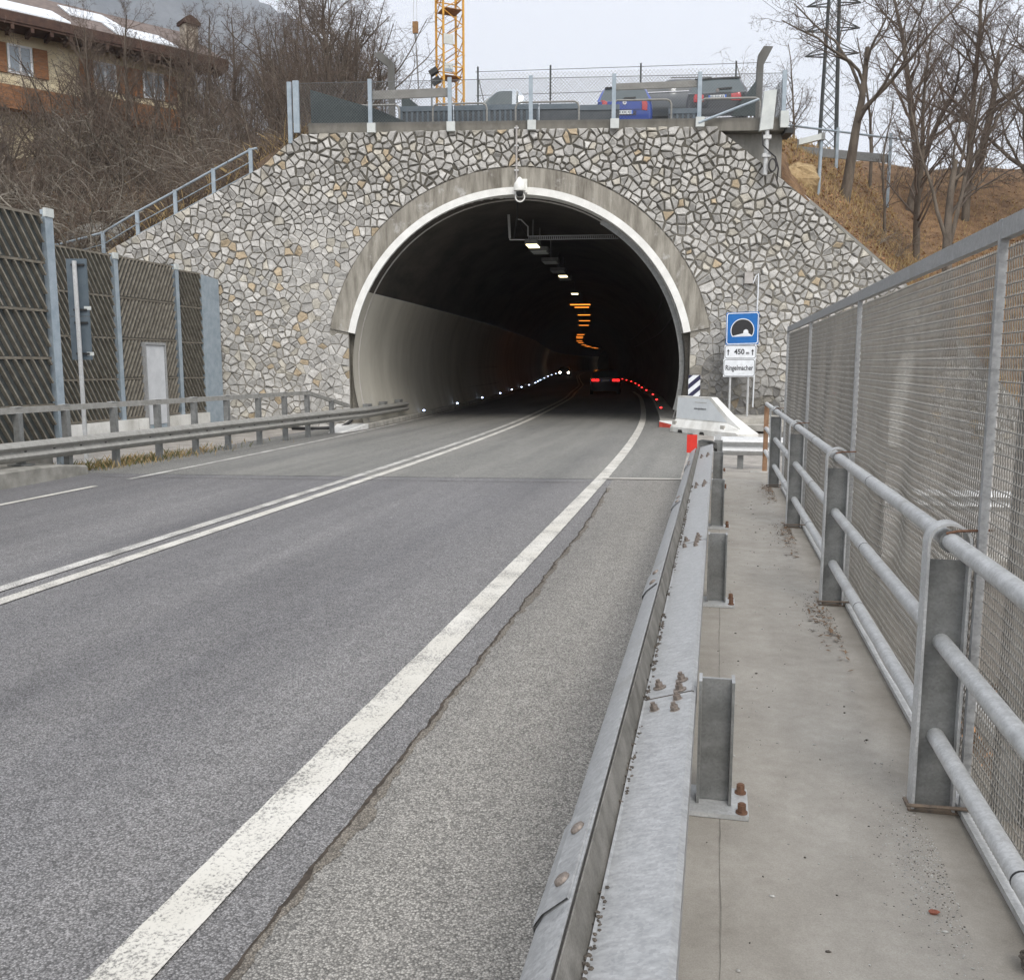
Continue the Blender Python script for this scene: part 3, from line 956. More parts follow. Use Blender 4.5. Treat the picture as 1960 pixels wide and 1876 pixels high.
for u, z in seeds:
    # wide dark joints high up and on the right, tight flush joints low on the left
    wide = sm(3.0, 6.5, z + 0.28 * u + 0.9 * noise.noise((u * 0.5, z * 0.5, 9)))
    if u < -JAMB - 1.5: wide = max(wide, 0.45)
    g = 0.004 + 0.012 * wide
    poly = [(u - .5, z - .5), (u + .5, z - .5), (u + .5, z + .5), (u - .5, z + .5)]
    k = (int(u // 0.5), int(z // 0.5))
    for i in (-2, -1, 0, 1, 2):
        for j in (-2, -1, 0, 1, 2):
            for q in allp.get((k[0] + i, k[1] + j), ()):
                dx, dz = q[0] - u, q[1] - z
                d = math.hypot(dx, dz)
                if 1e-6 < d < 1.0:
                    poly = clip(poly, (u + q[0]) / 2, (z + q[1]) / 2, dx / d, dz / d, g * rng.uniform(0.35, 1.95))
                    if len(poly) < 3: break
            if len(poly) < 3: break
        if len(poly) < 3: break
    if len(poly) < 3: continue
    # knock corners off until the block is a rough four- or five-sided one
    def tri(a, b, c): return abs((b[0] - a[0]) * (c[1] - a[1]) - (c[0] - a[0]) * (b[1] - a[1])) / 2
    area = sum(tri(poly[0], poly[i], poly[i + 1]) for i in range(1, len(poly) - 1))
    budget = area * (0.05 + 0.15 * wide * rng.random())
    while len(poly) > 4:
        ls = [tri(poly[i - 1], poly[i], poly[(i + 1) % len(poly)]) for i in range(len(poly))]
        i = ls.index(min(ls))
        if ls[i] > budget: break
        budget -= ls[i]
        poly = poly[:i] + poly[i + 1:]
    # remove tiny edges, roughen long edges
    pts = []
    n = len(poly)
    for i in range(n):
        p, q = poly[i], poly[(i + 1) % n]
        L = math.hypot(q[0] - p[0], q[1] - p[1])
        if L < 0.018: continue
        pts.append(p)
        if L > 0.12:
            nx, nz = -(q[1] - p[1]) / L, (q[0] - p[0]) / L
            o = rng.uniform(-0.006, 0.014); t = rng.uniform(0.3, 0.7)
            pts.append((p[0] + (q[0] - p[0]) * t + nx * o, p[1] + (q[1] - p[1]) * t + nz * o))
    if len(pts) < 3: continue
    cu_ = sum(p[0] for p in pts) / len(pts); cz_ = sum(p[1] for p in pts) / len(pts)
    n = len(pts)
    h = rng.uniform(0.02, 0.05) * (0.55 + 0.45 * wide)
    tx, tz = rng.gauss(0, 0.16), rng.gauss(0, 0.16)
    base = len(mb.v)
    for p in pts: mb.v.append(PW(p[0], p[1], 0.01))
    for p in pts:
        hh = h * 0.55 + rng.uniform(-0.008, 0.008) + (p[0] - cu_) * tx + (p[1] - cz_) * tz
        mb.v.append(PW(cu_ + (p[0] - cu_) * 0.97, cz_ + (p[1] - cz_) * 0.97, -max(0.006, hh)))
    for p in pts:
        hh = h + rng.uniform(-0.012, 0.012) + (p[0] - cu_) * tx + (p[1] - cz_) * tz
        f = rng.uniform(0.62, 0.86)
        mb.v.append(PW(cu_ + (p[0] - cu_) * f, cz_ + (p[1] - cz_) * f, -max(0.010, hh)))
    nf0 = len(mb.f)
    for i in range(n):
        j = (i + 1) % n
        mb.f.append((base + i, base + j, base + n + j, base + n + i))
        mb.f.append((base + n + i, base + n + j, base + 2 * n + j, base + 2 * n + i))
    mb.f.append(tuple(base + 2 * n + i for i in range(n)))
    v = rng.uniform(0.40, 0.60)
    r_ = rng.random()
    if r_ < 0.035: c = (v * 0.98, v * 0.80, v * 0.56)
    elif r_ < 0.14: c = (v * 1.0, v * 0.95, v * 0.83)
    elif r_ < 0.24: c = (v * 0.76, v * 0.745, v * 0.71)
    else: c = (v * 1.0, v * 0.985, v * 0.945)
    damp = sm(2.6, 0.6, z + 1.2 * noise.noise((u * 0.6, z * 0.6, 3))) * (1 if 5.2 < u < 7.7 else 0.25 if u > 4.9 else 0.0)
    c = tuple(x * (1 - 0.62 * damp) for x in c)
    tints += [c] * (len(mb.f) - nf0)
st = build(mb, 'masonry', M['stone'], portal)
at = st.data.attributes.new('tint', 'FLOAT_COLOR', 'FACE')
flat_c = []
for c in tints: flat_c += [c[0], c[1], c[2], 1.0]
at.data.foreach_set('color', flat_c)
# end faces and narrow stone coping at the slopes
def annulus(r0, r1, w0, w1, a0, a1, n, mat, name, smooth=True):
    mb = MB(); rows = []
    for i in range(n + 1):
        a = a0 + (a1 - a0) * i / n
        ca, sa = math.cos(a), math.sin(a)
        rows.append([PW(r0 * ca, ARC_C + r0 * sa, w1), PW(r0 * ca, ARC_C + r0 * sa, w0), PW(r1 * ca, ARC_C + r1 * sa, w0), PW(r1 * ca, ARC_C + r1 * sa, w1)])
    mb.grid(rows)
    for r in (rows[0], rows[-1]):
        mb.add(r, [(0, 1, 2, 3)])
    return build(mb, name, mat, portal)
A0 = math.asin((SPRING - ARC_C) / R_STRIP)
# ring with faint board joints: short segments set a hair in and out
annulus(R_STRIP, R_RING - 0.01, -0.035, 0.4, A0, PI - A0, 72, M['ring'], 'arch_ring')
mb = MB()
for i in range(46):
    a = A0 + (PI - 2 * A0) * (i + 0.5) / 46
    ca, sa = math.cos(a), math.sin(a)
    p, q = PW((R_STRIP + 0.01) * ca, ARC_C + (R_STRIP + 0.01) * sa, -0.036), PW((R_RING - 0.02) * ca, ARC_C + (R_RING - 0.02) * sa, -0.036)
    mb.beam(p, q, 0.008 + 0.008 * rng.random(), 0.004, PN)
build(mb, 'formwork_joints', M['ring'], portal)
annulus(R_IN - 0.01, R_RING + 0.3, 0.3, 0.34, math.asin((-0.6 - ARC_C) / R_RING), A0 + 0.1, 16, M['mortar'], 'jamb')
annulus(R_IN - 0.01, R_RING + 0.3, 0.3, 0.34, PI - A0 - 0.1, PI - math.asin((-0.6 - ARC_C) / R_RING), 16, M['mortar'], 'jamb')
annulus(R_IN - 0.005, R_STRIP - 0.003, -0.05, 0.5, A0, PI - A0, 96, M['trim'], 'arch_trim')
# slope coping on the right edge
mb = MB()
pts = [PW(u, wtop(u) + 0.05, 0.28) for u in fr(8.0 * PS, 14.2 * PS, 0.5)]
for a, b in zip(pts, pts[1:]):
    mb.beam(a, b, 0.42, 0.10)
build(mb, 'coping', M['concrete'], portal)

# lining of the tunnel tube
tube_ = thing('tunnel_lining', 'dark concrete tunnel tube with a paler painted lower wall', 'tunnel', PW(0, 0, 0.6))
LC = 0.27
def lining(name, a0, a1, n, mat, rr):
    mb = MB(); rows = []
    ys = []
    y = 0.0
    path = [i * 1.5 for i in range(20)] + [30 + i * 3 for i in range(72)]
    for d in path:
        row = []
        for k in range(n + 1):
            a = a0 + (a1 - a0) * k / n
            if d == 0:
                row.append(PW(rr * math.cos(a), ARC_C + rr * math.sin(a), 0.02))
            else:
                yy = P0.y + 0.3 + d
                x_, y_, _ = RP(yy, LC * sm(30, 0, d) + 0.25 * sm(0, 30, d) + rr * math.cos(a))
                row.append((x_, y_, ARC_C + rr * math.sin(a)))
        rows.append(row)
    mb.grid(rows)
    return build(mb, name, mat, tube_, smooth=True), rows
AD = math.asin((PZ(3.83) - ARC_C) / R_IN)
AF = math.asin((-0.35 - ARC_C) / R_IN)
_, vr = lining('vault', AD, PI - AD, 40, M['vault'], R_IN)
lining('right_wall', AF, AD, 12, M['vault'], R_IN - 0.012)  # right lower wall shares the vault material, darker than the left
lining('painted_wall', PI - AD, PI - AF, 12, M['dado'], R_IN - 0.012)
mb = MB()
for a_ in (R(181), R(192)):
    q_ = [RP(26.9 + d_, 0.25 + (R_IN - 0.012) * math.cos(a_)) for d_ in fr(0.6, 30, 1.5)]
    mb.tube([(p_[0], p_[1], ARC_C + (R_IN - 0.012) * math.sin(a_)) for p_ in q_], 0.010, 5)
for d_ in (4.2, 10.2, 16.2):
    pl_ = []
    for k_ in range(11):
        a_ = PI - AD + (AD + R(20)) * k_ / 10
        p_ = RP(26.9 + d_, 0.25 + (R_IN - 0.012) * math.cos(a_))
        pl_.append((p_[0], p_[1], ARC_C + (R_IN - 0.012) * math.sin(a_)))
    mb.tube(pl_, 0.010, 5)
build(mb, 'panel_lines', M['vault'], tube_)
mb = MB()
last = vr[-1]
lc = sum((Vector(p) for p in last), Vector()) / len(last)
mb.obox((lc.x, lc.y + 0.2, 2), (9, 0, 0), (0, 0.1, 0), (0, 0, 8))
build(mb, 'end_cap', M['vault'], tube_)  # added cap, keeps sky light out of the tube's far end
# thin cable hoop just inside the mouth
mb = MB()
mb.tube([PW((R_IN - 0.05) * math.cos(a), ARC_C + (R_IN - 0.05) * math.sin(a), 0.55) for a in [AF + (PI - 2 * AF) * i / 60 for i in range(61)]], 0.025, 6)
build(mb, 'cable_hoop', M['pvc'], tube_)
# cable tray along the right haunch
mb = MB()
for s_ in range(2):
    mb.tube([(lambda a, yy: (RP(yy, 0.25 + (R_IN - 0.09) * math.cos(a))[0], RP(yy, 0.25 + (R_IN - 0.09) * math.cos(a))[1], ARC_C + (R_IN - 0.09) * math.sin(a)))(R(20 + 9 * s_), 27.5 + 2 * i) for i in range(30)], 0.03, 5)
build(mb, 'wall_cable', M['cable'], tube_)
mb = MB()
pts_o = [PW((R_IN - 0.11) * math.cos(a), ARC_C + (R_IN - 0.11) * math.sin(a), 0.2) for a in [R(-15 + 75 * i / 30) for i in range(31)]]
for i, (a, b) in enumerate(zip(pts_o, pts_o[1:])):
    mb.beam(a, b, 0.14, 0.015, PN)
    mb.beam(Vector(a) + PN * 0.07, Vector(a) - PN * 0.05, 0.02, 0.03, (0, 0, 1))
build(mb, 'cable_tray', M['galv_dark'], tube_)

# conduit down the front of the arch and camera at its crown
cd = thing('conduit_pipe', 'thin grey conduit running down the stone face to the camera above the arch', 'pipe', PW(-0.02, PZ(8.2), -0.09))
mb = MB()
mb.tube([PW(-0.02, PZ(8.28), -0.09), PW(-0.02, PZ(6.78), -0.09)], 0.028, 8)
build(mb, 'pipe', M['pvc'], cd)
mb = MB()
for z in (8.22, 7.75, 7.1):
    mb.obox(PW(-0.02, PZ(z), -0.075), PU * 0.06, PN * 0.035, (0, 0, 0.02))
build(mb, 'bracket', M['galv'], cd)
tc_ = thing('dome_camera', 'white dome camera fixed to the crown of the arch', 'camera', PW(0.1, PZ(6.6), -0.2))
mb = MB()
rows = []
for z, r in ((6.50, 0.10), (6.52, 0.17), (6.60, 0.175), (6.72, 0.155), (6.80, 0.10), (6.86, 0.06), (6.89, 0.02)):
    rows.append([tuple(Vector(PW(0.08, PZ(z), -0.24)) + PU * r * math.cos(k * PI / 8) + PN * r * math.sin(k * PI / 8)) for k in range(16)])
mb.grid(rows, True)
mb.obox(PW(0.22, PZ(6.66), -0.12), PU * 0.07, PN * 0.09, (0, 0, 0.19))
build(mb, 'housing', M['cam_white'], tc_, smooth=True, auto=40)
mb = MB()
mb.sphere(PW(0.08, PZ(6.47), -0.24), 0.11, 12, 8)
build(mb, 'dome', M['black'], tc_, smooth=True)
mb = MB()
mb.tube([tuple(Vector(PW(0.09, PZ(6.36), -0.22)) + PU * 0.13 * math.cos(k * PI / 9) + Vector((0, 0, 1)) * 0.13 * math.sin(k * PI / 9)) for k in range(6, 22)], 0.022, 6)
build(mb, 'cable_loop', M['cam_white'], tc_)
# perforated support beam and bracket hanging inside the mouth
sb = thing('support_beam', 'perforated steel beam hung across the right half of the tunnel mouth', 'beam', PW(1.4, PZ(5.6), 2.0))
mb = MB()
zb = PZ(5.75)
w_ = 3.2
mb.beam(PW(0.15, zb, w_), PW(3.2, zb + 0.02, w_), 0.05, 0.02)
mb.beam(PW(0.15, zb - 0.115, w_), PW(3.2, zb - 0.095, w_), 0.05, 0.02)
for i in range(46):
    mb.beam(PW(0.17 + i * 0.0665, zb - 0.1, w_), PW(0.17 + i * 0.0665, zb - 0.01, w_), 0.026, 0.01, PN)
build(mb, 'perforated_beam', M['galv_bright'], sb)
mb = MB()
mb.beam(PW(-0.45, zb - 0.11, w_), PW(0.15, zb - 0.11, w_), 0.03, 0.03)
mb.beam(PW(-0.45, zb + 0.05, w_), PW(-0.45, zb - 0.11, w_), 0.03, 0.03, PN)
mb.tube([PW(0.14, zb, w_), PW(0.14, zb + 0.3, w_), PW(-0.08, zb + 0.52, w_), PW(-0.2, zb + 0.54, w_)], 0.02, 6)
mb.tube([PW(-0.5, zb + 0.9, w_), PW(-0.45, zb - 0.05, w_)], 0.045, 6)
build(mb, 'bracket', M['galv'], sb)
mb = MB()
mb.tube([PW(0.0, PZ(6.35), 0.0), PW(-0.1, PZ(6.1), 1.5), PW(-0.25, zb + 0.35, w_), PW(-0.3, zb - 0.05, w_)], 0.03, 6)
mb.tube([PW(-0.1, zb + 0.6, w_), PW(-0.1, zb + 0.3, w_), PW(0.1, zb + 0.03, w_)], 0.012, 5)
build(mb, 'cable', M['cable'], sb)

# ceiling lamps
def ceil_lamp(x, y, lit, label, w=0.36, l=0.75, z=5.62, frac=1.0):
    d = (cx(y + .5) - cx(y - .5))
    t = Vector((d, 1, 0)).normalized(); s = Vector((t.y, -t.x, 0))
    o = thing('ceiling_lamp', label, 'lamp', (x, y, z), 0, 'ceiling lamps in the tunnel')
    c = Vector((x, y, z))
    mb = MB()
    mb.obox(c + Vector((0, 0, 0.10)), s * w / 2, t * l / 2, (0, 0, 0.07))
    mb.obox(c + Vector((0, 0, 0.5)), s * 0.02, t * 0.02, (0, 0, 0.35))
    build(mb, 'lamp_housing', M['lamp_body'], o)
    mb = MB()
    mb.obox(c + Vector((0, 0, 0.015)), s * w * 0.42, t * l * 0.46 * frac, (0, 0, 0.012))
    build(mb, 'diffuser', lit or M['pale_box'], o)
    return o
ORD = ['first', 'second', 'third', 'fourth', 'fifth', 'sixth', 'seventh', 'eighth', 'ninth', 'tenth', 'eleventh', 'twelfth', 'thirteenth', 'fourteenth', 'fifteenth', 'sixteenth', 'seventeenth', 'eighteenth']
CEIL_W = [(-5.9, 30.3), (-6.6, 40.9), (-7.6, 51.2)]
for i, (x, y) in enumerate(CEIL_W):
    ceil_lamp(x, y, M['lamp_warm'], 'lit yellow-white ceiling lamp, %s of the yellow-white ones from the tunnel mouth' % ORD[i], 0.42, 0.9 if i == 0 else 0.75)
for i, (x, y) in enumerate([(-6.0, 32.1), (-6.2, 35.4), (-6.5, 39.0), (-6.75, 42.4)]):
    ceil_lamp(x, y, None, 'unlit pale grey ceiling lamp box, %s of the unlit ones from the tunnel mouth' % ORD[i], 0.62, 0.9)
CEIL_O = [(-8.6, 60.4), (-8.9, 63.3), (-10.1, 73.1), (-11.4, 82.9), (-12.8, 92.6), (-17.2, 121.6), (-18.6, 130.4), (-19.7, 138.0), (-22.2, 155.4), (-23.7, 167.6), (-25.9, 187.8), (-27.0, 200.8), (-27.3, 206.2), (-28.0, 220.0), (-28.2, 226.4)]
for i, (x, y) in enumerate(CEIL_O):
    big = 1.35 if i == 0 else 1.0
    ceil_lamp(x, y, M['lamp_orange'], 'glowing orange ceiling lamp, %s of the orange ones from the tunnel mouth' % ORD[i], 1.15 * big, 0.4 * big + (0.35 if y > 110 else 0))
    if i in (2, 4, 6, 9):
        L = bpy.data.lights.new('sodium_light', 'POINT')
        L.energy = 3; L.color = (1.0, 0.38, 0.07); L.shadow_soft_size = 0.4
        lo = bpy.data.objects.new('sodium_light', L)
        COL.objects.link(lo)
        lo.location = (x, y, 4.9)
# LED kerb studs
def stud(x, y, z, m, label, group):
    o = thing('kerb_stud', label, 'road stud', (x, y, z), 0, group)
    mb = MB()
    mb.cyl((x, y, z), 0.075, 0.03, 10)
    build(mb, 'base', M['black'], o)
    mb = MB()
    s = 0.026 + 0.00026 * y
    mb.sphere((x, y, z + 0.055), s, 10, 6, (1.3, 1.0, 0.8))
    build(mb, 'lens', m, o, smooth=True)
LEDL = [33.1, 39.5, 46.3, 53.9, 61.3, 68.2, 75.1, 83.5, 90.8, 98.5, 112.2, 128.6, 144.5, 162.3, 182.0, 207.1]
for i, y in enumerate(LEDL):
    x_, y_, z_ = RP(y, -4.2 if y < 40 else -4.2)
    stud(x_, y_, z_ + 0.15, M['led_white'], 'bluish white glowing stud on the left kerb, %s from the tunnel mouth' % ORD[i], 'white kerb studs')
LEDR = [33.7, 41.4, 48.4, 56.1, 62.4, 68.8, 76.1, 83.8, 90.6, 97.7]
for i, y in enumerate(LEDR):
    x_, y_, z_ = RP(y, 4.56)
    stud(x_, y_, z_ + 0.15, M['led_red'], 'red glowing stud on the right kerb, %s from the tunnel mouth' % ORD[i], 'red kerb studs')

# ================================================================== RIGHT GUARDRAIL, RAILING AND FENCE
def sweep(mb, prof, path, closed=False):
    """prof: (lateral, z) pairs; path: function y -> (x, y, z) list"""
    rows = [[(p[0] + a, p[1], p[2] + z) for a, z in prof] for p in path]
    mb.grid(rows, closed)
def fr_(a, b, st):
    n = int(round((b - a) / st))
    return [a + (b - a) * i / n for i in range(n + 1)]
def sheet(prof, t=0.005):
    out = list(prof)
    back = []
    for i, (a, z) in enumerate(prof):
        p = prof[max(i - 1, 0)]; q = prof[min(i + 1, len(prof) - 1)]
        dx, dz = q[0] - p[0], q[1] - p[1]
        L = math.hypot(dx, dz)
        back.append((a - dz / L * t, z + dx / L * t))
    return out + back[::-1]
def gx(y): return lk(y)
gr = thing('guardrail', 'bright galvanised bridge guardrail with bolted sloping top plate beside the walkway', 'guardrail', (-0.2, 1.0, 0.0))
rng = random.Random(3)
ys = [-2.0 + i * 0.31 for i in range(int(16.0 / 0.31) + 1)]
def dent(y):
    return 0.016 * max(0, noise.noise((y * 1.1, 0.3, 8)) - 0.15) * (1 if y > 3.9 else 0.0)
mb = MB()
front = sheet([(-0.266, 0.648), (-0.272, 0.645), (-0.326, 0.598), (-0.342, 0.570), (-0.335, 0.535), (-0.285, 0.49), (-0.278, 0.465), (-0.285, 0.44), (-0.335, 0.395), (-0.345, 0.365), (-0.325, 0.335), (-0.275, 0.285)], -0.004)
rows = []
for y in [-2 + 0.1 * i for i in range(161)]:
    d = dent(y)
    rows.append([(gx(y) + a + (d * 1.5 if k in (1, 2, 3) else 0), y, z - (d if z > 0.58 else 0)) for k, (a, z) in enumerate(front)])
mb.grid(rows, True)
build(mb, 'front_beam', M['galv_bright'], gr, smooth=True, auto=35)
# channel behind: a wall, a gutter and the wide sloping plate, in lengths that lap at the posts
POSTY = [0.25, 3.35, 6.35, 9.4, 12.4]
edges = [-2.0] + [p - 0.06 for p in POSTY[0:]] + [14.2]
plate = sheet([(-0.226, 0.556), (-0.216, 0.553), (-0.052, 0.602), (-0.042, 0.598), (-0.040, 0.540)], 0.005)
mb = MB()
mb.grid([[(gx(y) + p, y, z) for p, z in sheet([(-0.261, 0.643), (-0.236, 0.560), (-0.229, 0.549), (-0.2, 0.545)], 0.004)] for y in fr_(-2, 14.0, 0.5)], True)
build(mb, 'gutter_wall', M['gutter'], gr)
for a, b in zip(edges, edges[1:]):
    mb = MB()
    k = 0.0015
    rows = [[(gx(y) + p + k * (1 if i % 2 else 0), y, z + 0.002 * (y - a) / (b - a)) for p, z in plate] for i, y in enumerate([a + 0.006, (a + b) / 2, b - 0.004])]
    rows = [[(gx(y) + p, y, z + 0.006 * (y - a) / (b - a)) for p, z in plate] for y in (a + 0.008, a + (b - a) * .33, a + (b - a) * .66, b - 0.008)]
    mb.grid(rows, True)
    build(mb, 'top_plate', M['galv_bright'], gr)
# splices on the front beam with round bolt heads
for y in [2.05, 5.0, 8.0, 11.0]:
    mb = MB()
    yy = [y - 0.22, y + 0.22]
    spl = sheet([(-0.274, 0.649), (-0.329, 0.602), (-0.349, 0.571), (-0.340, 0.536)], -0.006)
    mb.grid([[(gx(q) + a, q, z) for a, z in spl] for q in yy], True)
    sp = build(mb, 'splice', M['galv_bright'], gr)
    for q in (y - 0.12, y + 0.12):
        m2 = MB()
        c = Vector((gx(q) - 0.305, q, 0.632))
        nrm = Vector((-0.65, 0, 0.76))
        m2.tube([c + nrm * 0.0, c + nrm * 0.007, c + nrm * 0.011], [0.021, 0.019, 0.009], 14)
        build(m2, 'bolt', M['bolt'], sp)
for y in POSTY[1:]:
    yj = y - 0.06
    m2 = MB()
    m2.grid([[(gx(yj) + p, yj + s_, z + 0.0125) for p, z in ((-0.224, 0.554), (-0.216, 0.5515), (-0.052, 0.601), (-0.043, 0.598))] for s_ in (-0.006, 0.006)])
    build(m2, 'lap_joint', M['crack'], gr)
# bolt groups on the plate over each post
for y in POSTY[1:]:
    for dx, dy in ((-0.178, -0.12), (-0.174, 0.12), (-0.105, -0.16), (-0.10, -0.055), (-0.096, 0.05), (-0.092, 0.155)):
        m2 = MB()
        x = gx(y) + dx
        zz = 0.553 + (dx + 0.216) / 0.164 * 0.049 + 0.006
        nrm = Vector((-0.28, 0, 0.96))
        c = Vector((x, y - 0.06 + dy, zz))
        m2.tube([c, c + nrm * 0.004, c + nrm * 0.0045, c + nrm * 0.006], [0.025, 0.025, 0.020, 0.018], 14)
        m2.tube([c + nrm * 0.004, c + nrm * 0.022], 0.0155, 6)
        m2.tube([c + nrm * 0.020, c + nrm * 0.034], 0.0085, 8)
        build(m2, 'bolt', M['bolt'], gr)
# I-section posts on base plates
for y in POSTY + [14.35]:
    x0 = gx(y) - 0.026
    mb = MB()
    zt, zb_ = 0.645, 0.175
    mb.box(x0, x0 + 0.010, y - 0.045, y + 0.045, zb_, zt)
    mb.box(x0 + 0.118, x0 + 0.128, y - 0.045, y + 0.045, zb_, zt)
    mb.box(x0 + 0.0105, x0 + 0.1175, y - 0.005, y + 0.005, zb_, zt)
    po = build(mb, 'post', M['galv'] if y < 1 else M['galv_dark'], gr)
    mb = MB()
    mb.box(x0 - 0.08, x0 + 0.19, y - 0.11, y + 0.11, 0.154, 0.172)
    build(mb, 'base_plate', M['galv'], po)
    for dy in (-0.085, 0.075):
        m2 = MB()
        c = (x0 + 0.165, y + dy, 0.172)
        m2.cyl(c, 0.022, 0.005, 14)
        m2.cyl((c[0], c[1], 0.177), 0.017, 0.028, 6)
        m2.cyl((c[0], c[1], 0.205), 0.011, 0.004, 10)
        build(m2, 'anchor_bolt', M['rust'], po)
# paler strips along the top edges of the posts
for y in POSTY[1:]:
    x0 = gx(y) - 0.026
    mb = MB()
    for xx in (x0 - 0.001, x0 + 0.117):
        mb.box(xx, xx + 0.012, y - 0.0455, y + 0.0455, 0.6455, 0.648)
    mb.box(x0 + 0.0115, x0 + 0.1165, y - 0.005, y + 0.005, 0.6455, 0.648)
    build(mb, 'post_cap', M['galv_bright'], gr)
# bent end of the rail at the barrier
mb = MB()
mb.grid([[(gx(14) + a, 14.0 + t * 0.5, z - 0.18 * t + 0.02) for a, z in ((-0.26, 0.64), (-0.2, 0.66), (-0.05, 0.64), (0.02, 0.60), (0.04, 0.40))] for t in (0, 0.4, 0.8, 1.0)])
build(mb, 'end_plate', M['galv'], gr, smooth=True)
# grit lying in the gutter of the rail
mb = MB()
for i in range(700):
    y = rng.uniform(1.2, 9.5)
    if noise.noise((y * 2.0, 4, 0)) < -0.1: continue
    x = gx(y) - 0.219 + rng.uniform(-0.010, 0.010)
    s = rng.uniform(0.003, 0.008)
    mb.sphere((x, y, 0.559 + s * 0.4), s, 5, 3, (1, 1, 0.8), 0.25, rng)
tag(build(mb, 'gutter_grit', M['pebble_dark']), 'grit and small gravel caught in the gutter of the guardrail', 'grit', kind='stuff')
# red reflector plate
rf = thing('delineator', 'red reflector plate on a thin bracket at the far end of the guardrail', 'reflector', (-0.245, 12.9, 0.3))
mb = MB()
mb.box(-0.325, -0.185, 12.895, 12.905, 0.58, 0.83)
build(mb, 'reflector_plate', M['red'], rf)
mb = MB()
mb.box(-0.285, -0.245, 12.906, 12.914, 0.25, 0.75)
build(mb, 'bracket', M['galv'], rf)
# channel post and crossing W-beam closing the walkway
cb = thing('crossing_guardrail', 'short W-beam guardrail closing off the far end of the walkway', 'guardrail', (0.6, 16.0, 0.0))
def wprof(h=0.31, d=0.08):
    return [(0.0, h), (-d * 0.75, h * 0.86), (-d, h * 0.74), (-d * 0.75, h * 0.63), (-d * 0.15, h * 0.55), (-d * 0.15, h * 0.45), (-d * 0.75, h * 0.37), (-d, h * 0.26), (-d * 0.75, h * 0.14), (0, 0)]
mb = MB()
rows = []
for x in (0.05, 0.6, 1.2, 1.95):
    rows.append([(x, 15.9 + a, 0.27 + z) for a, z in sheet(wprof(), -0.004)])
mb.grid(rows, True)
build(mb, 'w_beam', M['galv'], cb, smooth=True, auto=40)
mb = MB()
mb.box(0.06, 0.16, 14.75, 14.758, 0.0, 0.70)
mb.box(0.06, 0.068, 14.7585, 14.82, 0.0, 0.70)
mb.box(0.152, 0.16, 14.7585, 14.82, 0.0, 0.70)
build(mb, 'post', M['galv'], cb)
for x in (0.45, 1.6):
    mb = MB()
    mb.box(x, x + 0.1, 15.94, 16.02, -0.02, 0.58)
    build(mb, 'post', M['galv_dark'], cb)

# pedestrian railing on the outer edge
RX = 0.845
ra = thing('railing', 'grey tubular pedestrian railing with three rails and round-topped posts', 'railing', (RX, 3.5, 0.15))
for z in (1.175, 0.795, 0.435):
    mb = MB()
    mb.tube([(RX, -2, z), (RX, 5, z), (RX, 15.0 if z > 1 else 14.95, z)], 0.031, 20)
    r_ = build(mb, 'rail', M['galv'], ra, smooth=True, auto=60)
    for y in (2.32, 5.15, 7.9, 10.6):
        yy = y + (1.175 - z) * 0.25
        m2 = MB()
        m2.tube([(RX, yy - 0.004, z), (RX, yy + 0.004, z)], 0.0318, 20)
        build(m2, 'pipe_joint', M['black'], r_)
for y in (0.4, 3.5, 6.5, 9.6, 12.75):
    mb = MB()
    # flat bar bent up, over the top rail and down again
    hw, th, wd = 0.075, 0.010, 0.085
    prof = [(-hw, 0.16), (-hw, 1.165)] + [(-hw * math.cos(a), 1.165 + hw * math.sin(a)) for a in [PI * k / 14 for k in range(1, 14)]] + [(hw, 1.165), (hw, 0.16)]
    ins = [(-hw + th, 0.16), (-hw + th, 1.165)] + [(-(hw - th) * math.cos(a), 1.165 + (hw - th) * math.sin(a)) for a in [PI * k / 14 for k in range(1, 14)]] + [(hw - th, 1.165), (hw - th, 0.16)]
    r0 = [[(RX + p[0], y + s * wd / 2, p[1]) for p in prof] for s in (-1, 1)]
    r1 = [[(RX + p[0], y + s * wd / 2, p[1]) for p in ins] for s in (1, -1)]
    mb.grid([list(q) for q in zip(*(r0 + r1))], True)
    po = build(mb, 'post', M['galv'], ra, smooth=True, auto=35)
    mb = MB()
    mb.box(RX - hw + th + 0.001, RX + hw - th - 0.001, y - 0.004, y + 0.004, 0.16, 1.10)
    build(mb, 'web_plate', M['galv_dark'], po)
    mb = MB()
    mb.tube([(RX, y - 0.052, 1.175), (RX, y - 0.040, 1.175)], 0.040, 18)
    build(mb, 'collar', M['galv_dark'], po, smooth=True, auto=40)
    mb = MB()
    mb.tube([(RX - 0.02, y - 0.055, 1.205), (RX + 0.02, y - 0.055, 1.215), (RX + 0.14, y - 0.03, 1.218)], 0.005, 6)
    build(mb, 'tie_wire', M['rust'], po)
    mb = MB()
    mb.box(RX - 0.088, RX + 0.088, y - 0.05, y + 0.05, 0.153, 0.160)
    mb.tube([(RX - 0.10, y - 0.07, 0.185), (RX + 0.12, y - 0.07, 0.19)], 0.007, 6)
    build(mb, 'foot_plate', M['foot'], po)
mb = MB()
mb.box(RX - 0.035, RX + 0.035, 14.92, 14.99, 0.12, 1.15)
build(mb, 'end_post', M['rust_post'], ra)

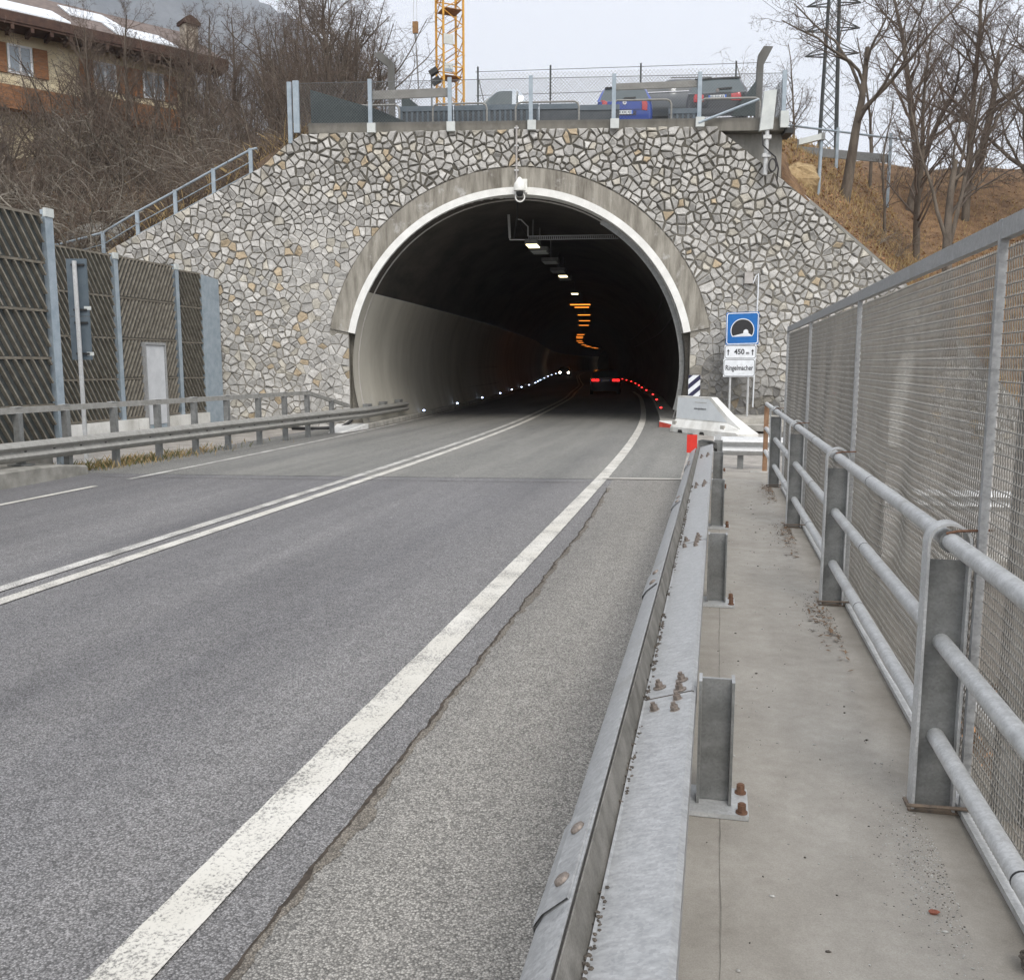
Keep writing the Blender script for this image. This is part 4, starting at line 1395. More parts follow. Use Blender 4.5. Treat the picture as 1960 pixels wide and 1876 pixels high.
# crimped wire fence behind the railing
FX = 0.945
fe = thing('mesh_fence', 'tall crimped wire mesh fence with galvanised frame along the outer side of the walkway', 'fence', (FX, 3.4, 0.0))
PAN = [-2.8, 0.3, 3.45, 6.55, 9.7, 12.55]
ZT, ZB = 2.235, 0.06
def fx(y, z):
    """the mesh bellies slightly between its frames"""
    i = max(k for k in range(len(PAN)) if PAN[k] <= y + 1e-6)
    i = min(i, len(PAN) - 2)
    t = (y - PAN[i]) / (PAN[i + 1] - PAN[i])
    env = max(0, math.sin(PI * t)) * max(0, math.sin(PI * min(1, max(0, (z - ZB) / (ZT - ZB)))))
    low = 1.0 if z > 1.1 else 1.6
    return FX + 0.012 + env * low * (0.022 * noise.noise((y * 1.3, z * 1.4, 2)) + 0.008 * math.sin(y * 7 + z * 3))
for i in range(len(PAN) - 1):
    a, b = PAN[i] + 0.02, PAN[i + 1] - 0.02
    mb = MB()
    mb.box(FX - 0.012, FX + 0.022, a - 0.02, b + 0.02, ZT - 0.02, ZT + 0.045)
    fr_ = build(mb, 'top_rail', M['galv_bright'], fe)
    mb = MB()
    mb.box(FX - 0.012, FX + 0.022, a, b, ZB - 0.03, ZB + 0.012)
    mb.box(FX - 0.012, FX + 0.022, a, b, 0.155, 0.178)
    build(mb, 'bottom_rail', M['galv'], fe)
    if i == 0: continue
    near = i <= 2
    wm = MB()
    # horizontal wires
    z = 0.20
    pitch = 0.0405
    rw = 0.0027
    while z < ZT - 0.03:
        n = int((b - a) / (0.05 if near else 0.12))
        pts = []
        for k in range(n + 1):
            y = a + (b - a) * k / n
            pts.append((fx(y, z) + 0.0015 * (1 if k % 2 else -1), y, z + 0.004 * noise.noise((y * 1.7, z, 6))))
        wm.tube(pts, rw, 4, False)
        z += pitch
    build(wm, 'horizontal_wires', M['wire'], fe, smooth=True)
    wm = MB()
    y = a + 0.02
    while y < b - 0.01:
        pts = []
        z = 0.19
        k = 0
        while z < ZT - 0.02:
            s = (0.0095 if k % 2 else -0.0095)
            pts.append((fx(y, z) + (0.004 if k % 2 else -0.004), y + s, z))
            z += pitch / 2
            k += 1
        wm.tube(pts, rw * 1.15, 3, False)
        y += 0.026
    build(wm, 'crimped_wires', M['wire'], fe, smooth=True)
for y in PAN[1:]:
    mb = MB()
    mb.box(FX - 0.014, FX + 0.014, y - 0.014, y + 0.014, 0.16, ZT + 0.047)
    build(mb, 'frame_post', M['galv_bright'], fe)
    mb = MB()
    mb.box(FX + 0.10, FX + 0.112, y - 0.05, y + 0.05, -0.4, ZT - 0.05)
    mb.box(FX + 0.20, FX + 0.212, y - 0.05, y + 0.05, -0.4, ZT - 0.05)
    mb.box(FX + 0.113, FX + 0.199, y - 0.006, y + 0.006, -0.4, ZT - 0.05)
    build(mb, 'support_column', M['galv_dark'], fe)
# pale pipe along the outside of the bridge
pp = thing('service_pipe', 'pale pipe running along the outer edge of the bridge behind the mesh', 'pipe', (1.42, 5, 0.0))
mb = MB()
mb.tube([(1.46, -4, -0.02), (1.46, 12.2, -0.02)], 0.09, 14)
build(mb, 'pipe', M['kerb_white'], pp, smooth=True)
mb = MB()
for y in (0, 3, 6, 9, 11.8):
    mb.box(1.16, 1.56, y - 0.03, y + 0.03, -0.16, -0.115)
build(mb, 'pipe_bracket', M['galv_dark'], pp)

# loose things on the walkway and the shoulder
mb = MB(); md = MB()
def peb(m, x, y, z, s):
    m.sphere((x, y, z + s * 0.25), s, 6, 4, (rng.uniform(.7, 1.7), rng.uniform(.7, 1.4), rng.uniform(.35, .7)), 0.28, rng)
for i in range(420):
    y = rng.uniform(1.0, 13.5) ** 1.0
    x = rng.uniform(0.02, 0.82)
    peb(mb if rng.random() < 0.58 else md, x, y, 0.153, rng.choice([0.0015, 0.002, 0.002, 0.003, 0.003, 0.004, 0.006]))
for i in range(1300):
    y = rng.gauss(3.05, 0.25); x = 0.80 - abs(rng.gauss(0, 0.10)) - max(0, 3.1 - y) * 0.05
    if 0 < x < 0.86: peb(mb if rng.random() < 0.72 else md, x, y, 0.1515, rng.uniform(0.001, 0.0026))
for i in range(500):
    y = rng.choice([6.2, 9.3, 12.2]) + rng.gauss(0, 0.3); x = 0.82 - abs(rng.gauss(0, 0.09))
    peb(md, x, y, 0.152, rng.uniform(0.002, 0.004))
tag(build(mb, 'pebbles', M['pebble'], smooth=True), 'pale grit and pebbles scattered over the concrete walkway', 'grit', kind='stuff')
tag(build(md, 'dark_grit', M['pebble_dark'], smooth=True), 'dark crumbs of grit scattered over the concrete walkway', 'grit', kind='stuff')
mb = MB()
for i in range(420):
    yc = rng.choice([12.4, 9.25, 6.2, 12.4, 9.25, 8.6, 5.7, 11.6])
    y = yc + rng.gauss(0, 0.22); x = 0.80 - abs(rng.gauss(0, 0.07))
    a = rng.uniform(0, PI); L = rng.uniform(0.012, 0.035); w = L * rng.uniform(.12, .45)
    c = Vector((x, y, 0.158 + rng.uniform(0, .012)))
    d = Vector((math.cos(a), math.sin(a), rng.uniform(-.25, .25))) * L
    s = Vector((-math.sin(a), math.cos(a), rng.uniform(-.3, .3))) * w
    mb.add([tuple(c - d), tuple(c + s), tuple(c + d), tuple(c - s)], [(0, 1, 2, 3)])
tag(build(mb, 'leaf_litter', M['old_leaf']), 'dry brown leaves and twigs drifted against the railing posts', 'leaves', kind='stuff')
for x, y, a, lb in ((-0.62, 2.05, 0.6, 'whole cigarette butt lying on the shoulder asphalt by the guardrail'), (-0.53, 1.84, 2.6, 'crushed orange cigarette butt nearest to the guardrail foot')):
    o = thing('cigarette_butt', lb, 'cigarette butt', (x, y, 0.02))
    mb = MB()
    d = Vector((math.cos(a), math.sin(a), 0)) * 0.011
    c = Vector((x, y, 0.028))
    mb.tube([c - d, c + d * 0.2], 0.004, 8)
    build(mb, 'filter', M['dry_leaf'], o)
    mb = MB()
    mb.tube([c + d * 0.21, c + d * 1.3], 0.004, 8)
    build(mb, 'paper', M['butt'], o)
mb = MB()
mb.sphere((0.70, 2.78, 0.158), 0.013, 7, 5, (1.3, .8, .55), 0.25, rng)
tag(build(mb, 'brick_chip', M['brick_chip']), 'red brick chip lying on the walkway near the railing foot', 'stone')
mb = MB()
for k in range(14):
    a = k * 0.9
    mb.sphere((0.895 + 0.012 * math.cos(a), 2.56 + 0.022 * math.sin(a * 1.3), 0.162 + 0.002 * k), 0.013, 6, 4, (1, 1, .7), 0.3, rng)
tag(build(mb, 'moss_clump', M['pebble_dark']), 'dark clump of dirt and moss under the mesh fence', 'dirt')

# ================================================================== RIGHT SIDE: CONCRETE BARRIER, SIGNS
A = Vector((-1.06, 24.55, 0.03)); B = Vector((0.62, 22.35, 0.03))      # foot of the front face, left to right
d = (B - A); Lb = d.length; d.normalize()
nb = Vector((d.y, -d.x, 0))
if nb.dot(Vector((0, -1, 0))) < 0: nb = -nb
jb = thing('concrete_barrier', 'white precast concrete barrier end with one sloping end, in front of the sign', 'barrier', (0.2, 23.5, 0.0))
def bp(s, off, z):
    p = A + d * s - nb * off
    return (p.x, p.y, 0.03 + z)
mb = MB()
Hh, TL = 0.94, 1.42       # height, length of the level top
secs = []
for s, h in ((0, Hh), (TL, Hh), (TL + (Lb - TL) * 0.5, Hh * 0.55), (Lb - 0.10, 0.20), (Lb, 0.115)):
    f = h / Hh
    zk = min(0.33, h)
    w0 = 0.62
    row = [(0.0, 0.0), (0.0, min(0.13, h * .95)), (0.17 * min(1, (zk / 0.33)), zk * 0.999), (0.17 + 0.045 * f, h), (w0 - 0.17 - 0.045 * f, h), (w0 - 0.17 * min(1, zk / .33), zk * .999), (w0, min(0.13, h * .95)), (w0, 0.0)]
    secs.append([bp(s, o, z) for o, z in row])
mb.grid(secs)
mb.add(secs[0], [tuple(range(7, -1, -1))]); mb.add(secs[-1], [tuple(range(8))])
build(mb, 'body', M['white_conc'], jb)
# painted grey field on the upper face
mb = MB()
def face_pt(s, z):
    t = (z - 0.33) / (Hh - 0.33)
    return Vector(bp(s, 0.17 + 0.045 * t, z)) + nb * 0.005
mb.add([tuple(face_pt(*q)) for q in ((0.03, 0.36), (Lb - 0.62, 0.36), (TL - 0.06, Hh - 0.05), (0.03, Hh - 0.04))], [(0, 1, 2, 3)])
build(mb, 'grey_field', M['barrier_panel'], jb)
mb = MB()
for s in (0.42, 1.35):
    q = [Vector(bp(s + a, 0, z)) + nb * 0.004 for a, z in ((-0.09, 0.0), (0.13, 0.0), (0.09, 0.075), (-0.06, 0.075))]
    mb.add([tuple(v) for v in q], [(0, 1, 2, 3)])
build(mb, 'lifting_slot', M['black'], jb)
mb = MB()
for s in (0.08, 2.1):
    c = Vector(bp(s, 0.09, 0.22)) + nb * 0.02
    mb.obox(c, d * 0.07, nb * 0.02, (0, 0, 0.06))
build(mb, 'recess', M['kerb'], jb)
upv = (face_pt(1, Hh) - face_pt(1, 0.33)).normalized()
text_mesh('lettering', 'www.egrobeton.it', 0.085, M['sign_black'], jb, face_pt(1.02, 0.64) + nb * 0.003, d, upv, 0.001, 0.0, 0.80)
mb = MB()
mb.beam(face_pt(0.78, 0.80) + nb * 0.004, face_pt(1.28, 0.79) + nb * 0.004, 0.012, 0.004, nb)
build(mb, 'scratch', M['kerb'], jb)

# tunnel sign on two poles
sg = thing('tunnel_sign', 'blue tunnel sign above two white plates on twin grey poles', 'road sign', PW(6.25, 0.3, -0.9))
Sw = -0.75
c = Vector(PW(6.26 * PS * 0.985, 2.79, Sw))
sr = (PU * math.cos(R(6)) + PN * math.sin(R(6)) * -1).normalized()
su = Vector((0, 0, 1))
sn = sr.cross(su)      # towards the viewer
if sn.dot(Vector((0, -1, 0))) < 0: sn = -sn
tilt = 0.02
sr2 = (sr + su * 0.025).normalized(); su2 = (su - sr * 0.005).normalized()
def rrect(w, h, r, k=6):
    out = []
    for cx_, cy_, a0 in ((w / 2 - r, h / 2 - r, 0), (-w / 2 + r, h / 2 - r, 90), (-w / 2 + r, -h / 2 + r, 180), (w / 2 - r, -h / 2 + r, 270)):
        for i in range(k + 1):
            a = R(a0 + 90 * i / k)
            out.append((cx_ + r * math.cos(a), cy_ + r * math.sin(a)))
    return out
def plate2(mb, pts, cen, r_, u_, n_, off, th=0.003):
    P = [cen + r_ * a + u_ * b + n_ * off for a, b in pts]
    mb.prism([tuple(p) for p in P], tuple(n_ * th))
def ringplate(mb, outer, inner, cen, r_, u_, n_, off):
    n = len(outer)
    P = [cen + r_ * a + u_ * b + n_ * off for a, b in outer] + [cen + r_ * a + u_ * b + n_ * off for a, b in inner]
    mb.add([tuple(p) for p in P], [(i, (i + 1) % n, n + (i + 1) % n, n + i) for i in range(n)])
S = 0.90
mb = MB(); plate2(mb, rrect(S, S, 0.03), c, sr2, su2, sn, 0, 0.02)
bl = build(mb, 'blue_plate', M['sign_blue'], sg)
mb = MB(); ringplate(mb, rrect(S - .03, S - .03, 0.07), rrect(S - .075, S - .075, 0.055), c, sr2, su2, sn, 0.0225)
# tunnel pictogram: pale horseshoe, black bore, pale road
def horse(r, zc, zf):
    a0 = math.asin((zf - zc) / r)
    return [(r * math.cos(a0 + (PI - 2 * a0) * i / 28), zc + r * math.sin(a0 + (PI - 2 * a0) * i / 28)) for i in range(29)]
plate2(mb, horse(0.325, -0.05, -0.225), c, sr2, su2, sn, 0.0215, 0.002)
build(mb, 'white_emblem', M['sign_white'], bl)
mb = MB(); plate2(mb, [(x, y) for x, y in horse(0.302, -0.05, -0.205)], c, sr2, su2, sn, 0.0240, 0.002)
build(mb, 'black_bore', M['sign_black'], bl)
mb = MB()
plate2(mb, [(-0.265, -0.205), (0.265, -0.205), (0.165, -0.135), (0.03, -0.135)], c, sr2, su2, sn, 0.0265, 0.002)
plate2(mb, [(0.025, -0.134), (0.165, -0.134), (0.165, -0.10)] + [(0.095 + 0.07 * math.cos(R(a)), -0.10 + 0.07 * math.sin(R(a))) for a in range(15, 180, 15)] + [(0.025, -0.10)], c, sr2, su2, sn, 0.0265, 0.002)
build(mb, 'white_road', M['sign_white'], bl)
for nm, cy_, w, h in (('distance_plate', -0.655, 0.90, 0.385), ('name_plate', -1.10, 0.90, 0.50)):
    cc = c + su * cy_ + sr * (-0.035 if nm == 'distance_plate' else -0.055)
    mb = MB(); plate2(mb, rrect(w - .02, h, 0.012), cc, sr, su, sn, 0, 0.02)
    pl = build(mb, nm, M['sign_white'], sg)
    mb = MB(); ringplate(mb, rrect(w - .045, h - .025, 0.07), rrect(w - .07, h - .05, 0.058), cc, sr, su, sn, 0.0225)
    build(mb, 'border', M['sign_black'], pl)
    if nm == 'distance_plate':
        text_mesh('lettering', '450', 0.20, M['sign_black'], pl, cc - sr * 0.03 + sn * 0.0225, sr, su, 0.001, 0.005, 0.95)
        text_mesh('lettering', 'm', 0.14, M['sign_black'], pl, cc + sr * 0.20 - su * 0.03 + sn * 0.0225, sr, su, 0.001, 0.003, 0.85)
        for s in (-1, 1):
            mb = MB()
            ac = cc + sr * (0.335 * s)
            plate2(mb, [(-0.013, -0.09), (0.013, -0.09), (0.013, 0.02), (0.042, 0.01), (0, 0.085), (-0.042, 0.01), (-0.013, 0.02)], ac, sr, su, sn, 0.0215, 0.002)
            build(mb, 'arrow', M['sign_black'], pl)
    else:
        text_mesh('lettering', 'Ringelmacher', 0.20, M['sign_black'], pl, cc - su * 0.005 + sn * 0.0225, sr, su, 0.001, 0.0035, 0.70)
for s in (-0.26, 0.24):
    p = c + sr * (s - 0.03) - sn * 0.04
    mb = MB(); mb.tube([(p.x, p.y, 0.15), (p.x, p.y, 3.1)], 0.031, 12)
    build(mb, 'pole', M['galv'], sg, smooth=True, auto=40)
# striped marker at the right jamb
sm_ = thing('striped_marker', 'upright marker plate with diagonal white and navy stripes at the right tunnel edge', 'road sign', PW(5.15, 0.2, -0.25))
c2 = Vector(PW(5.16, 1.12, -0.28))
mb = MB(); plate2(mb, [(-0.17, -0.36), (0.17, -0.36), (0.17, 0.36), (-0.17, 0.36)], c2, PU, su, -PN, 0, 0.012)
build(mb, 'white_plate', M['sign_white'], sm_)
mb = MB()
for k in range(-4, 5):
    o = k * 0.30
    poly = [(-0.17, o - 0.05), (0.17, o + 0.24), (0.17, o + 0.345), (-0.17, o + 0.055)]
    poly = [(x, max(-0.36, min(0.36, y))) for x, y in poly]
    if max(p[1] for p in poly) - min(p[1] for p in poly) < 0.02: continue
    q = [(-0.17, o - 0.05), (0.17, o + 0.24), (0.17, o + 0.385), (-0.17, o + 0.095)]
    q = clip(q, 0, 0.36, 0, 1, 0); q = clip(q, 0, -0.36, 0, -1, 0)
    if len(q) > 2: plate2(mb, q, c2, PU, su, -PN, 0.0145, 0.001)
build(mb, 'stripes', M['navy'], sm_)
mb = MB(); mb.tube([PW(5.16, 0.1, -0.24), PW(5.16, 1.4, -0.24)], 0.025, 8)
build(mb, 'pole', M['galv'], sm_)
# junction box and vertical pipe on the right of the face
jp = thing('downpipe', 'thin white pipe running down the stone face from a small grey box', 'pipe', PW(6.7 * PS, 2.3, -0.12))
mb = MB()
mb.tube([PW(6.45 * PS, PZ(4.05), -0.09), PW(6.52 * PS, PZ(4.0), -0.10), PW(6.6 * PS, PZ(4.2), -0.10), PW(6.66 * PS, PZ(4.27), -0.10), PW(6.67 * PS, PZ(4.1), -0.10), PW(6.63 * PS, PZ(0.6), -0.12)], 0.02, 8)
build(mb, 'pipe', M['sign_white'], jp)
mb = MB(); mb.obox(PW(6.4 * PS, PZ(4.15), -0.09), PU * 0.12, PN * 0.06, (0, 0, 0.16))
build(mb, 'junction_box', M['pvc'], jp)

# things seen through the mesh on the right
hut = thing('utility_cabinet', 'white concrete utility cabinet with two pale faces behind the mesh fence', 'cabinet', PW(11.0, -0.8, -2.0))
mb = MB()
for u, w, wd in ((9.35, -2.0, 0.5), (10.35, -2.0, 0.85)):
    mb.obox(PW(u, 0.9, w), PU * wd / 2, PN * 0.3, (0, 0, 1.3))
build(mb, 'body', M['white_conc'], hut)
mb = MB()
mb.obox(PW(9.95, -0.3, -1.9), PU * 1.1, PN * 0.35, (0, 0, 0.5))
build(mb, 'plinth', M['concrete'], hut)
mb = MB()
mb.obox(PW(9.95, 2.24, -2.0), PU * 1.0, PN * 0.4, (0, 0, 0.05))
build(mb, 'roof_slab', M['concrete'], hut)
yg = thing('yard_guardrail', 'dull W-beam guardrail along the lower yard seen through the mesh fence', 'guardrail', (6, 15.2, -0.85))
mb = MB(); rows = []
for x in (2.2, 6, 10, 16, 24):
    rows.append([(x, 15.2 + a, -0.45 + z) for a, z in sheet(wprof(), -0.004)])
mb.grid(rows, True)
build(mb, 'w_beam', M['galv'], yg, smooth=True, auto=40)
for x in (2.6, 4.8, 7, 9.2, 11.4, 13.6):
    mb = MB(); mb.box(x, x + 0.1, 15.24, 15.34, -0.9, -0.16)
    build(mb, 'post', M['galv_dark'], yg)

# ================================================================== LEFT GUARDRAIL
rng = random.Random(21)
def lgx(y): return -11.12 + 0.072 * (y - 13)
lg = thing('guardrail', 'weathered grey W-beam guardrail with a raised handrail along the left edge of the road', 'guardrail', (-11, 13, 0.0))
def lpath(ys_):
    out = []
    for y in ys_:
        if y < 24.2: out.append((lgx(y) + 0.13, y))
        else:
            t = sm(24.2, 28, y)
            x_ = RP(y, -4.28)[0]
            out.append(((1 - t) * (lgx(y) + 0.13) + t * x_, y))
    return out
mb = MB(); rows = []
pf = sheet([(-a * 1.0, z) for a, z in wprof(0.32, 0.085)], 0.004)
for x, y in lpath(fr(-3, 30.6, 0.6)):
    sag = 0.0 if y < 22 else 0.06 * sm(22, 30, y)
    rows.append([(x + a, y, 0.26 - 0.04 - sag * 0.6 + z) for a, z in pf])
mb.grid(rows, True)
build(mb, 'w_beam', M['galv_dirty'], lg, smooth=True, auto=40)
mb = MB()
hp = [(lgx(y), y, 1.045) for y in fr(-3, 22.55, 0.65)] + [(lgx(24.9) - 0.02, 24.95, 0.60)]
for a, b in zip(hp, hp[1:]):
    mb.beam(a, b, 0.07, 0.10)
build(mb, 'handrail', M['galv_dirty'], lg)
for i, y in enumerate([1.2, 3.7, 6.2, 8.7, 11.1, 12.95, 14.0, 15.2, 16.45, 17.65, 18.85, 20.15, 21.35, 22.5, 23.85]):
    x = lgx(y)
    kerb_ = y < 13.4
    zt = 1.0 if y < 23 else 0.80
    zb_ = 0.15 if kerb_ else -0.2
    mb = MB()
    mb.box(x - 0.055, x + 0.055, y - 0.05, y - 0.043, zb_, zt)
    mb.box(x - 0.055, x - 0.048, y - 0.0425, y + 0.05, zb_, zt)
    mb.box(x + 0.048, x + 0.055, y - 0.0425, y + 0.05, zb_, zt)
    po = build(mb, 'post', M['galv_dark'], lg)
    mb = MB()
    mb.box(x - 0.08, x + 0.04, y - 0.07, y + 0.07, zt - 0.003 if zt > .9 else zt, zt + 0.004 if zt > .9 else zt + 0.004)
    mb.box(x - 0.075, x + 0.05, y - 0.075, y + 0.075, 1.097 if zt > .9 else zt + .005, 1.103 if zt > .9 else zt + .01)
    build(mb, 'cap_plate', M['galv'], po)
    if kerb_:
        mb = MB(); mb.box(x - 0.16, x + 0.16, y - 0.13, y + 0.13, 0.141, 0.16)
        build(mb, 'base_plate', M['galv_dark'], po)
mb = MB()
for y in fr(3, 29, 0.62):
    x = lpath([y])[0][0]
    mb.obox((x + 0.018, y, 0.378), (0.004, 0, 0), (0, 0.022, 0), (0, 0, 0.011))
build(mb, 'slot_hole', M['black'], lg)
for y in (26.3, 28.1, 29.9):
    x = lpath([y])[0][0]
    mb = MB(); mb.box(x - 0.20, x - 0.01, y - 0.15, y + 0.15, 0.40, 0.60)
    build(mb, 'wall_bracket', M['galv_dark'], lg)

# ================================================================== NOISE BARRIERS
def ribbed(root, p0, p1, zb, zt, bands, slant, name='ribbed_panel', ribm='noise_rib', pitch=0.20, rw_=0.030, front=(1, 0, 0)):
    p0, p1 = Vector(p0), Vector(p1)
    t = p1 - p0; L = t.length; t.normalize()
    nrm = Vector((t.y, -t.x, 0))
    if nrm.dot(Vector(front)) < 0: nrm = -nrm
    up = Vector((0, 0, 1))
    mb = MB()
    mb.obox((p0 + p1) / 2 + up * (zb + zt) / 2 - nrm * 0.08, t * L / 2, nrm * 0.06, up * (zt - zb) / 2)
    pan = build(mb, name, M['noise_dark'], root)
    mb = MB()
    bh = (zt - zb) / bands
    for b in range(bands):
        z0, z1 = zb + b * bh + 0.035, zb + (b + 1) * bh - 0.035
        h = z1 - z0
        run = h * 0.62
        s = -run
        off = rng.uniform(0, pitch)
        while s < L + run:
            a0, a1 = (s + off, s + off + run) if slant > 0 else (s + off + run, s + off)
            # clip to [0, L]
            lo, hi = 0.0, 1.0
            if a1 != a0:
                ta, tb = (0.02 - a0) / (a1 - a0), (L - 0.02 - a0) / (a1 - a0)
                lo, hi = max(0, min(ta, tb)), min(1, max(ta, tb))
            if hi - lo > 0.08:
                q0 = p0 + t * (a0 + (a1 - a0) * lo) + up * (z0 + h * lo)
                q1 = p0 + t * (a0 + (a1 - a0) * hi) + up * (z0 + h * hi)
                mb.beam(q0 + nrm * 0.012, q1 + nrm * 0.012, rw_, 0.075, nrm)
            s += pitch
    build(mb, 'ribs', M[ribm], pan)
    mb = MB()
    for b in range(bands + 1):
        z = zb + b * bh
        mb.obox((p0 + p1) / 2 + up * (z + (0.02 if b == 0 else -0.02 if b == bands else 0)) - nrm * 0.0, t * (L / 2 - 0.004), nrm * 0.028, up * 0.022)
    build(mb, 'panel_joints', M['noise_frame'], pan)
    return pan
def ipost(root, p, zb, zt, w=0.17, mat='blue_steel', dirx=(0, 1, 0)):
    mb = MB()
    x, y = p
    mb.box(x - 0.002, x + 0.014, y - w / 2, y + w / 2, zb, zt)
    mb.box(x - 0.16, x - 0.0025, y - 0.008, y + 0.008, zb, zt)
    po = build(mb, 'post', M[mat], root)
    mb = MB()
    mb.box(x - 0.02, x + 0.035, y - w / 2 - 0.01, y + w / 2 + 0.01, zt - 0.14, zt + 0.01)
    build(mb, 'post_cap', M['pale_box'], po)
    return po
n1 = thing('noise_barrier', 'tall dark ribbed noise barrier nearest the camera, ending at a pale steel post', 'noise barrier', (-11.7, 13, 0))
for y0, y1 in ((-4.0, -0.9), (-0.8, 2.9), (3.0, 6.7), (6.8, 10.6), (10.7, 14.42)):
    ribbed(n1, (-12.1 + 0.034 * y0, y0, 0), (-12.1 + 0.034 * y1, y1, 0), 0.24, 4.40, 5, -1, pitch=0.20)
    mb = MB(); mb.box(-12.38 + 0.034 * y0, -12.06 + 0.034 * y0, y0 + .01, y1 - .01, -0.3, 0.235)
    build(mb, 'plinth', M['kerb'], n1)
for y in (-0.85, 2.95, 6.75, 10.65, 14.5):
    ipost(n1, (-12.02 + 0.034 * y, y), -0.2, 4.50, 0.19)
n2 = thing('noise_barrier', 'dark herringbone noise barrier with a pale door, set back against the stone wall', 'noise barrier', (-14.5, 20.5, 0))
X2 = -14.5
ribbed(n2, (X2, 17.0, 0), (X2, 20.35, 0), 0.42, 4.45, 4, -1, pitch=0.17)
ribbed(n2, (X2, 20.55, 0), (X2, 23.0, 0), 0.42, 4.45, 4, 1, pitch=0.15, rw_=0.026)
ribbed(n2, (X2, 23.2, 0), (X2, 24.35, 0), 0.42, 4.38, 4, -1, pitch=0.16, rw_=0.024)
for y in (17.0, 20.45, 23.1): ipost(n2, (X2 + 0.05, y), -0.2, 4.5, 0.15)
mb = MB()
mb.add([(X2 + 0.03, 24.36, -0.15), (X2 + 0.03, 25.32, -0.15), (X2 + 0.03, 25.32, 4.28), (X2 + 0.03, 24.36, 4.36)], [(0, 1, 2, 3)])
mb.box(X2 - 0.1, X2 + 0.028, 24.36, 25.3, -0.15, 4.25)
build(mb, 'flat_panel', M['blue_steel'], n2)
mb = MB()
for y0, y1 in ((17.0, 20.9), (20.93, 21.35), (22.32, 23.4), (23.42, 24.35)):
    mb.box(X2 - 0.12, X2 + 0.14, y0, y1, -0.35, 0.40)
build(mb, 'plinth', M['white_conc'], n2)
dr = MB()
dr.box(X2 + 0.02, X2 + 0.10, 21.42, 22.24, 0.22, 2.28)
do = build(dr, 'door', M['door'], n2)
mb = MB()
mb.box(X2 + 0.0, X2 + 0.13, 21.36, 21.41, -0.1, 2.36); mb.box(X2 + 0.0, X2 + 0.13, 22.25, 22.30, -0.1, 2.36); mb.box(X2 + 0.0, X2 + 0.13, 21.412, 22.248, 2.29, 2.36)
build(mb, 'door_frame', M['galv_bright'], do)
mb = MB(); mb.box(X2 + 0.02, X2 + 0.09, 21.42, 22.24, -0.2, 0.21)
build(mb, 'lower_panel', M['blue_steel'], do)
mb = MB()
zc, yc = 0.02, 21.72
mb.prism([(X2 + 0.092, yc + a, zc + b) for a, b in ((-0.02, -0.16), (0.09, -0.20), (0.03, 0.0), (0.10, 0.02), (-0.10, 0.16), (-0.11, -0.05), (-0.05, -0.03))], (0.003, 0, 0))
build(mb, 'painted_arrow', M['teal'], do)

# back of a road sign by the left barrier
sgb = thing('road_sign', 'dark rear of a tall two-panel road sign on a single pole by the left barrier', 'road sign', (-12.2, 16.0, 0))
mb = MB(); mb.tube([(-12.17, 15.95, -0.2), (-12.17, 15.95, 3.78)], 0.042, 12)
build(mb, 'pole', M['galv'], sgb, smooth=True, auto=40)
e1 = Vector((math.cos(R(12)), math.sin(R(12)), 0)); e2 = Vector((-e1.y, e1.x, 0))
for zc, hh in ((3.28, 0.55), (2.30, 0.42)):
    mb = MB(); mb.obox(Vector((-12.17, 15.95, zc)) + e2 * 0.09, e1 * 0.20, e2 * 0.012, (0, 0, hh))
    pl = build(mb, 'sign_panel', M['sign_back'], sgb)
    mb = MB()
    for s in (-1, 1):
        mb.obox(Vector((-12.17, 15.95, zc + s * (hh - 0.12))) + e2 * 0.06 + e1 * 0.03, e1 * 0.13, e2 * 0.016, (0, 0, 0.02))
    build(mb, 'clamp', M['black'], pl)
    mb = MB(); mb.obox(Vector((-12.17, 15.95, zc - hh * 0.72)) + e2 * 0.0765 + e1 * 0.17, e1 * 0.07, e2 * 0.001, (0, 0, 0.035))
    build(mb, 'sticker', M['pale_box'], pl)
# black hose at the left jamb
hs = thing('hose', 'black hose lying at the foot of the left jamb behind the guardrail', 'hose', PW(-5.4, 0, -0.4))
mb = MB()
mb.tube([PW(-6.7, -0.1, -0.5), PW(-5.9, -0.1, -0.55), PW(-5.2, -0.06, -0.55), PW(-4.95, 0.1, -0.4), PW(-4.85, 0.35, -0.25), PW(-4.7, 0.45, -0.15), PW(-4.6, 0.42, 0.0)], 0.05, 8)
build(mb, 'tube', M['black'], hs, smooth=True)
# blue grey handrail up the left wing of the wall
hr = thing('handrail', 'blue grey steel handrail climbing the sloping top of the left stone wall', 'handrail', PW(-10, 5.8, 0.25))
HU = [-13.4, -12.15, -11.05, -9.85, -8.65, -7.45]
HU = [-14.0, -12.55, -11.45, -10.25, -9.05, -7.9]
mb = MB()
mb.tube([PW(u, wtop(u) + 0.72, 0.2) for u in HU] + [PW(-7.7, wtop(-7.7) + 0.66, 0.2)], 0.035, 8)
build(mb, 'top_rail', M['blue_steel'], hr)
mb = MB()
mb.tube([PW(u, wtop(u) + 0.38, 0.2) for u in HU], 0.016, 6)
mb2 = MB()
mb2.tube([PW(u, wtop(u) + 0.07, 0.2) for u in HU], 0.016, 6)
build(mb, 'middle_rail', M['blue_steel'], hr)
build(mb2, 'lower_rail', M['blue_steel'], hr)
for u in HU:
    mb = MB(); mb.obox(PW(u, wtop(u) + 0.30, 0.2), PU * 0.055, PN * 0.03, (0, 0, 0.46))
    build(mb, 'post', M['blue_steel'], hr)
rk = MB()
rr = random.Random(8)
rk.sphere(PW(-13.4, wtop(-12.6) + 0.5, 2.2), 1.0, 12, 8, (1.8, .9, .8), 0.12, rr)
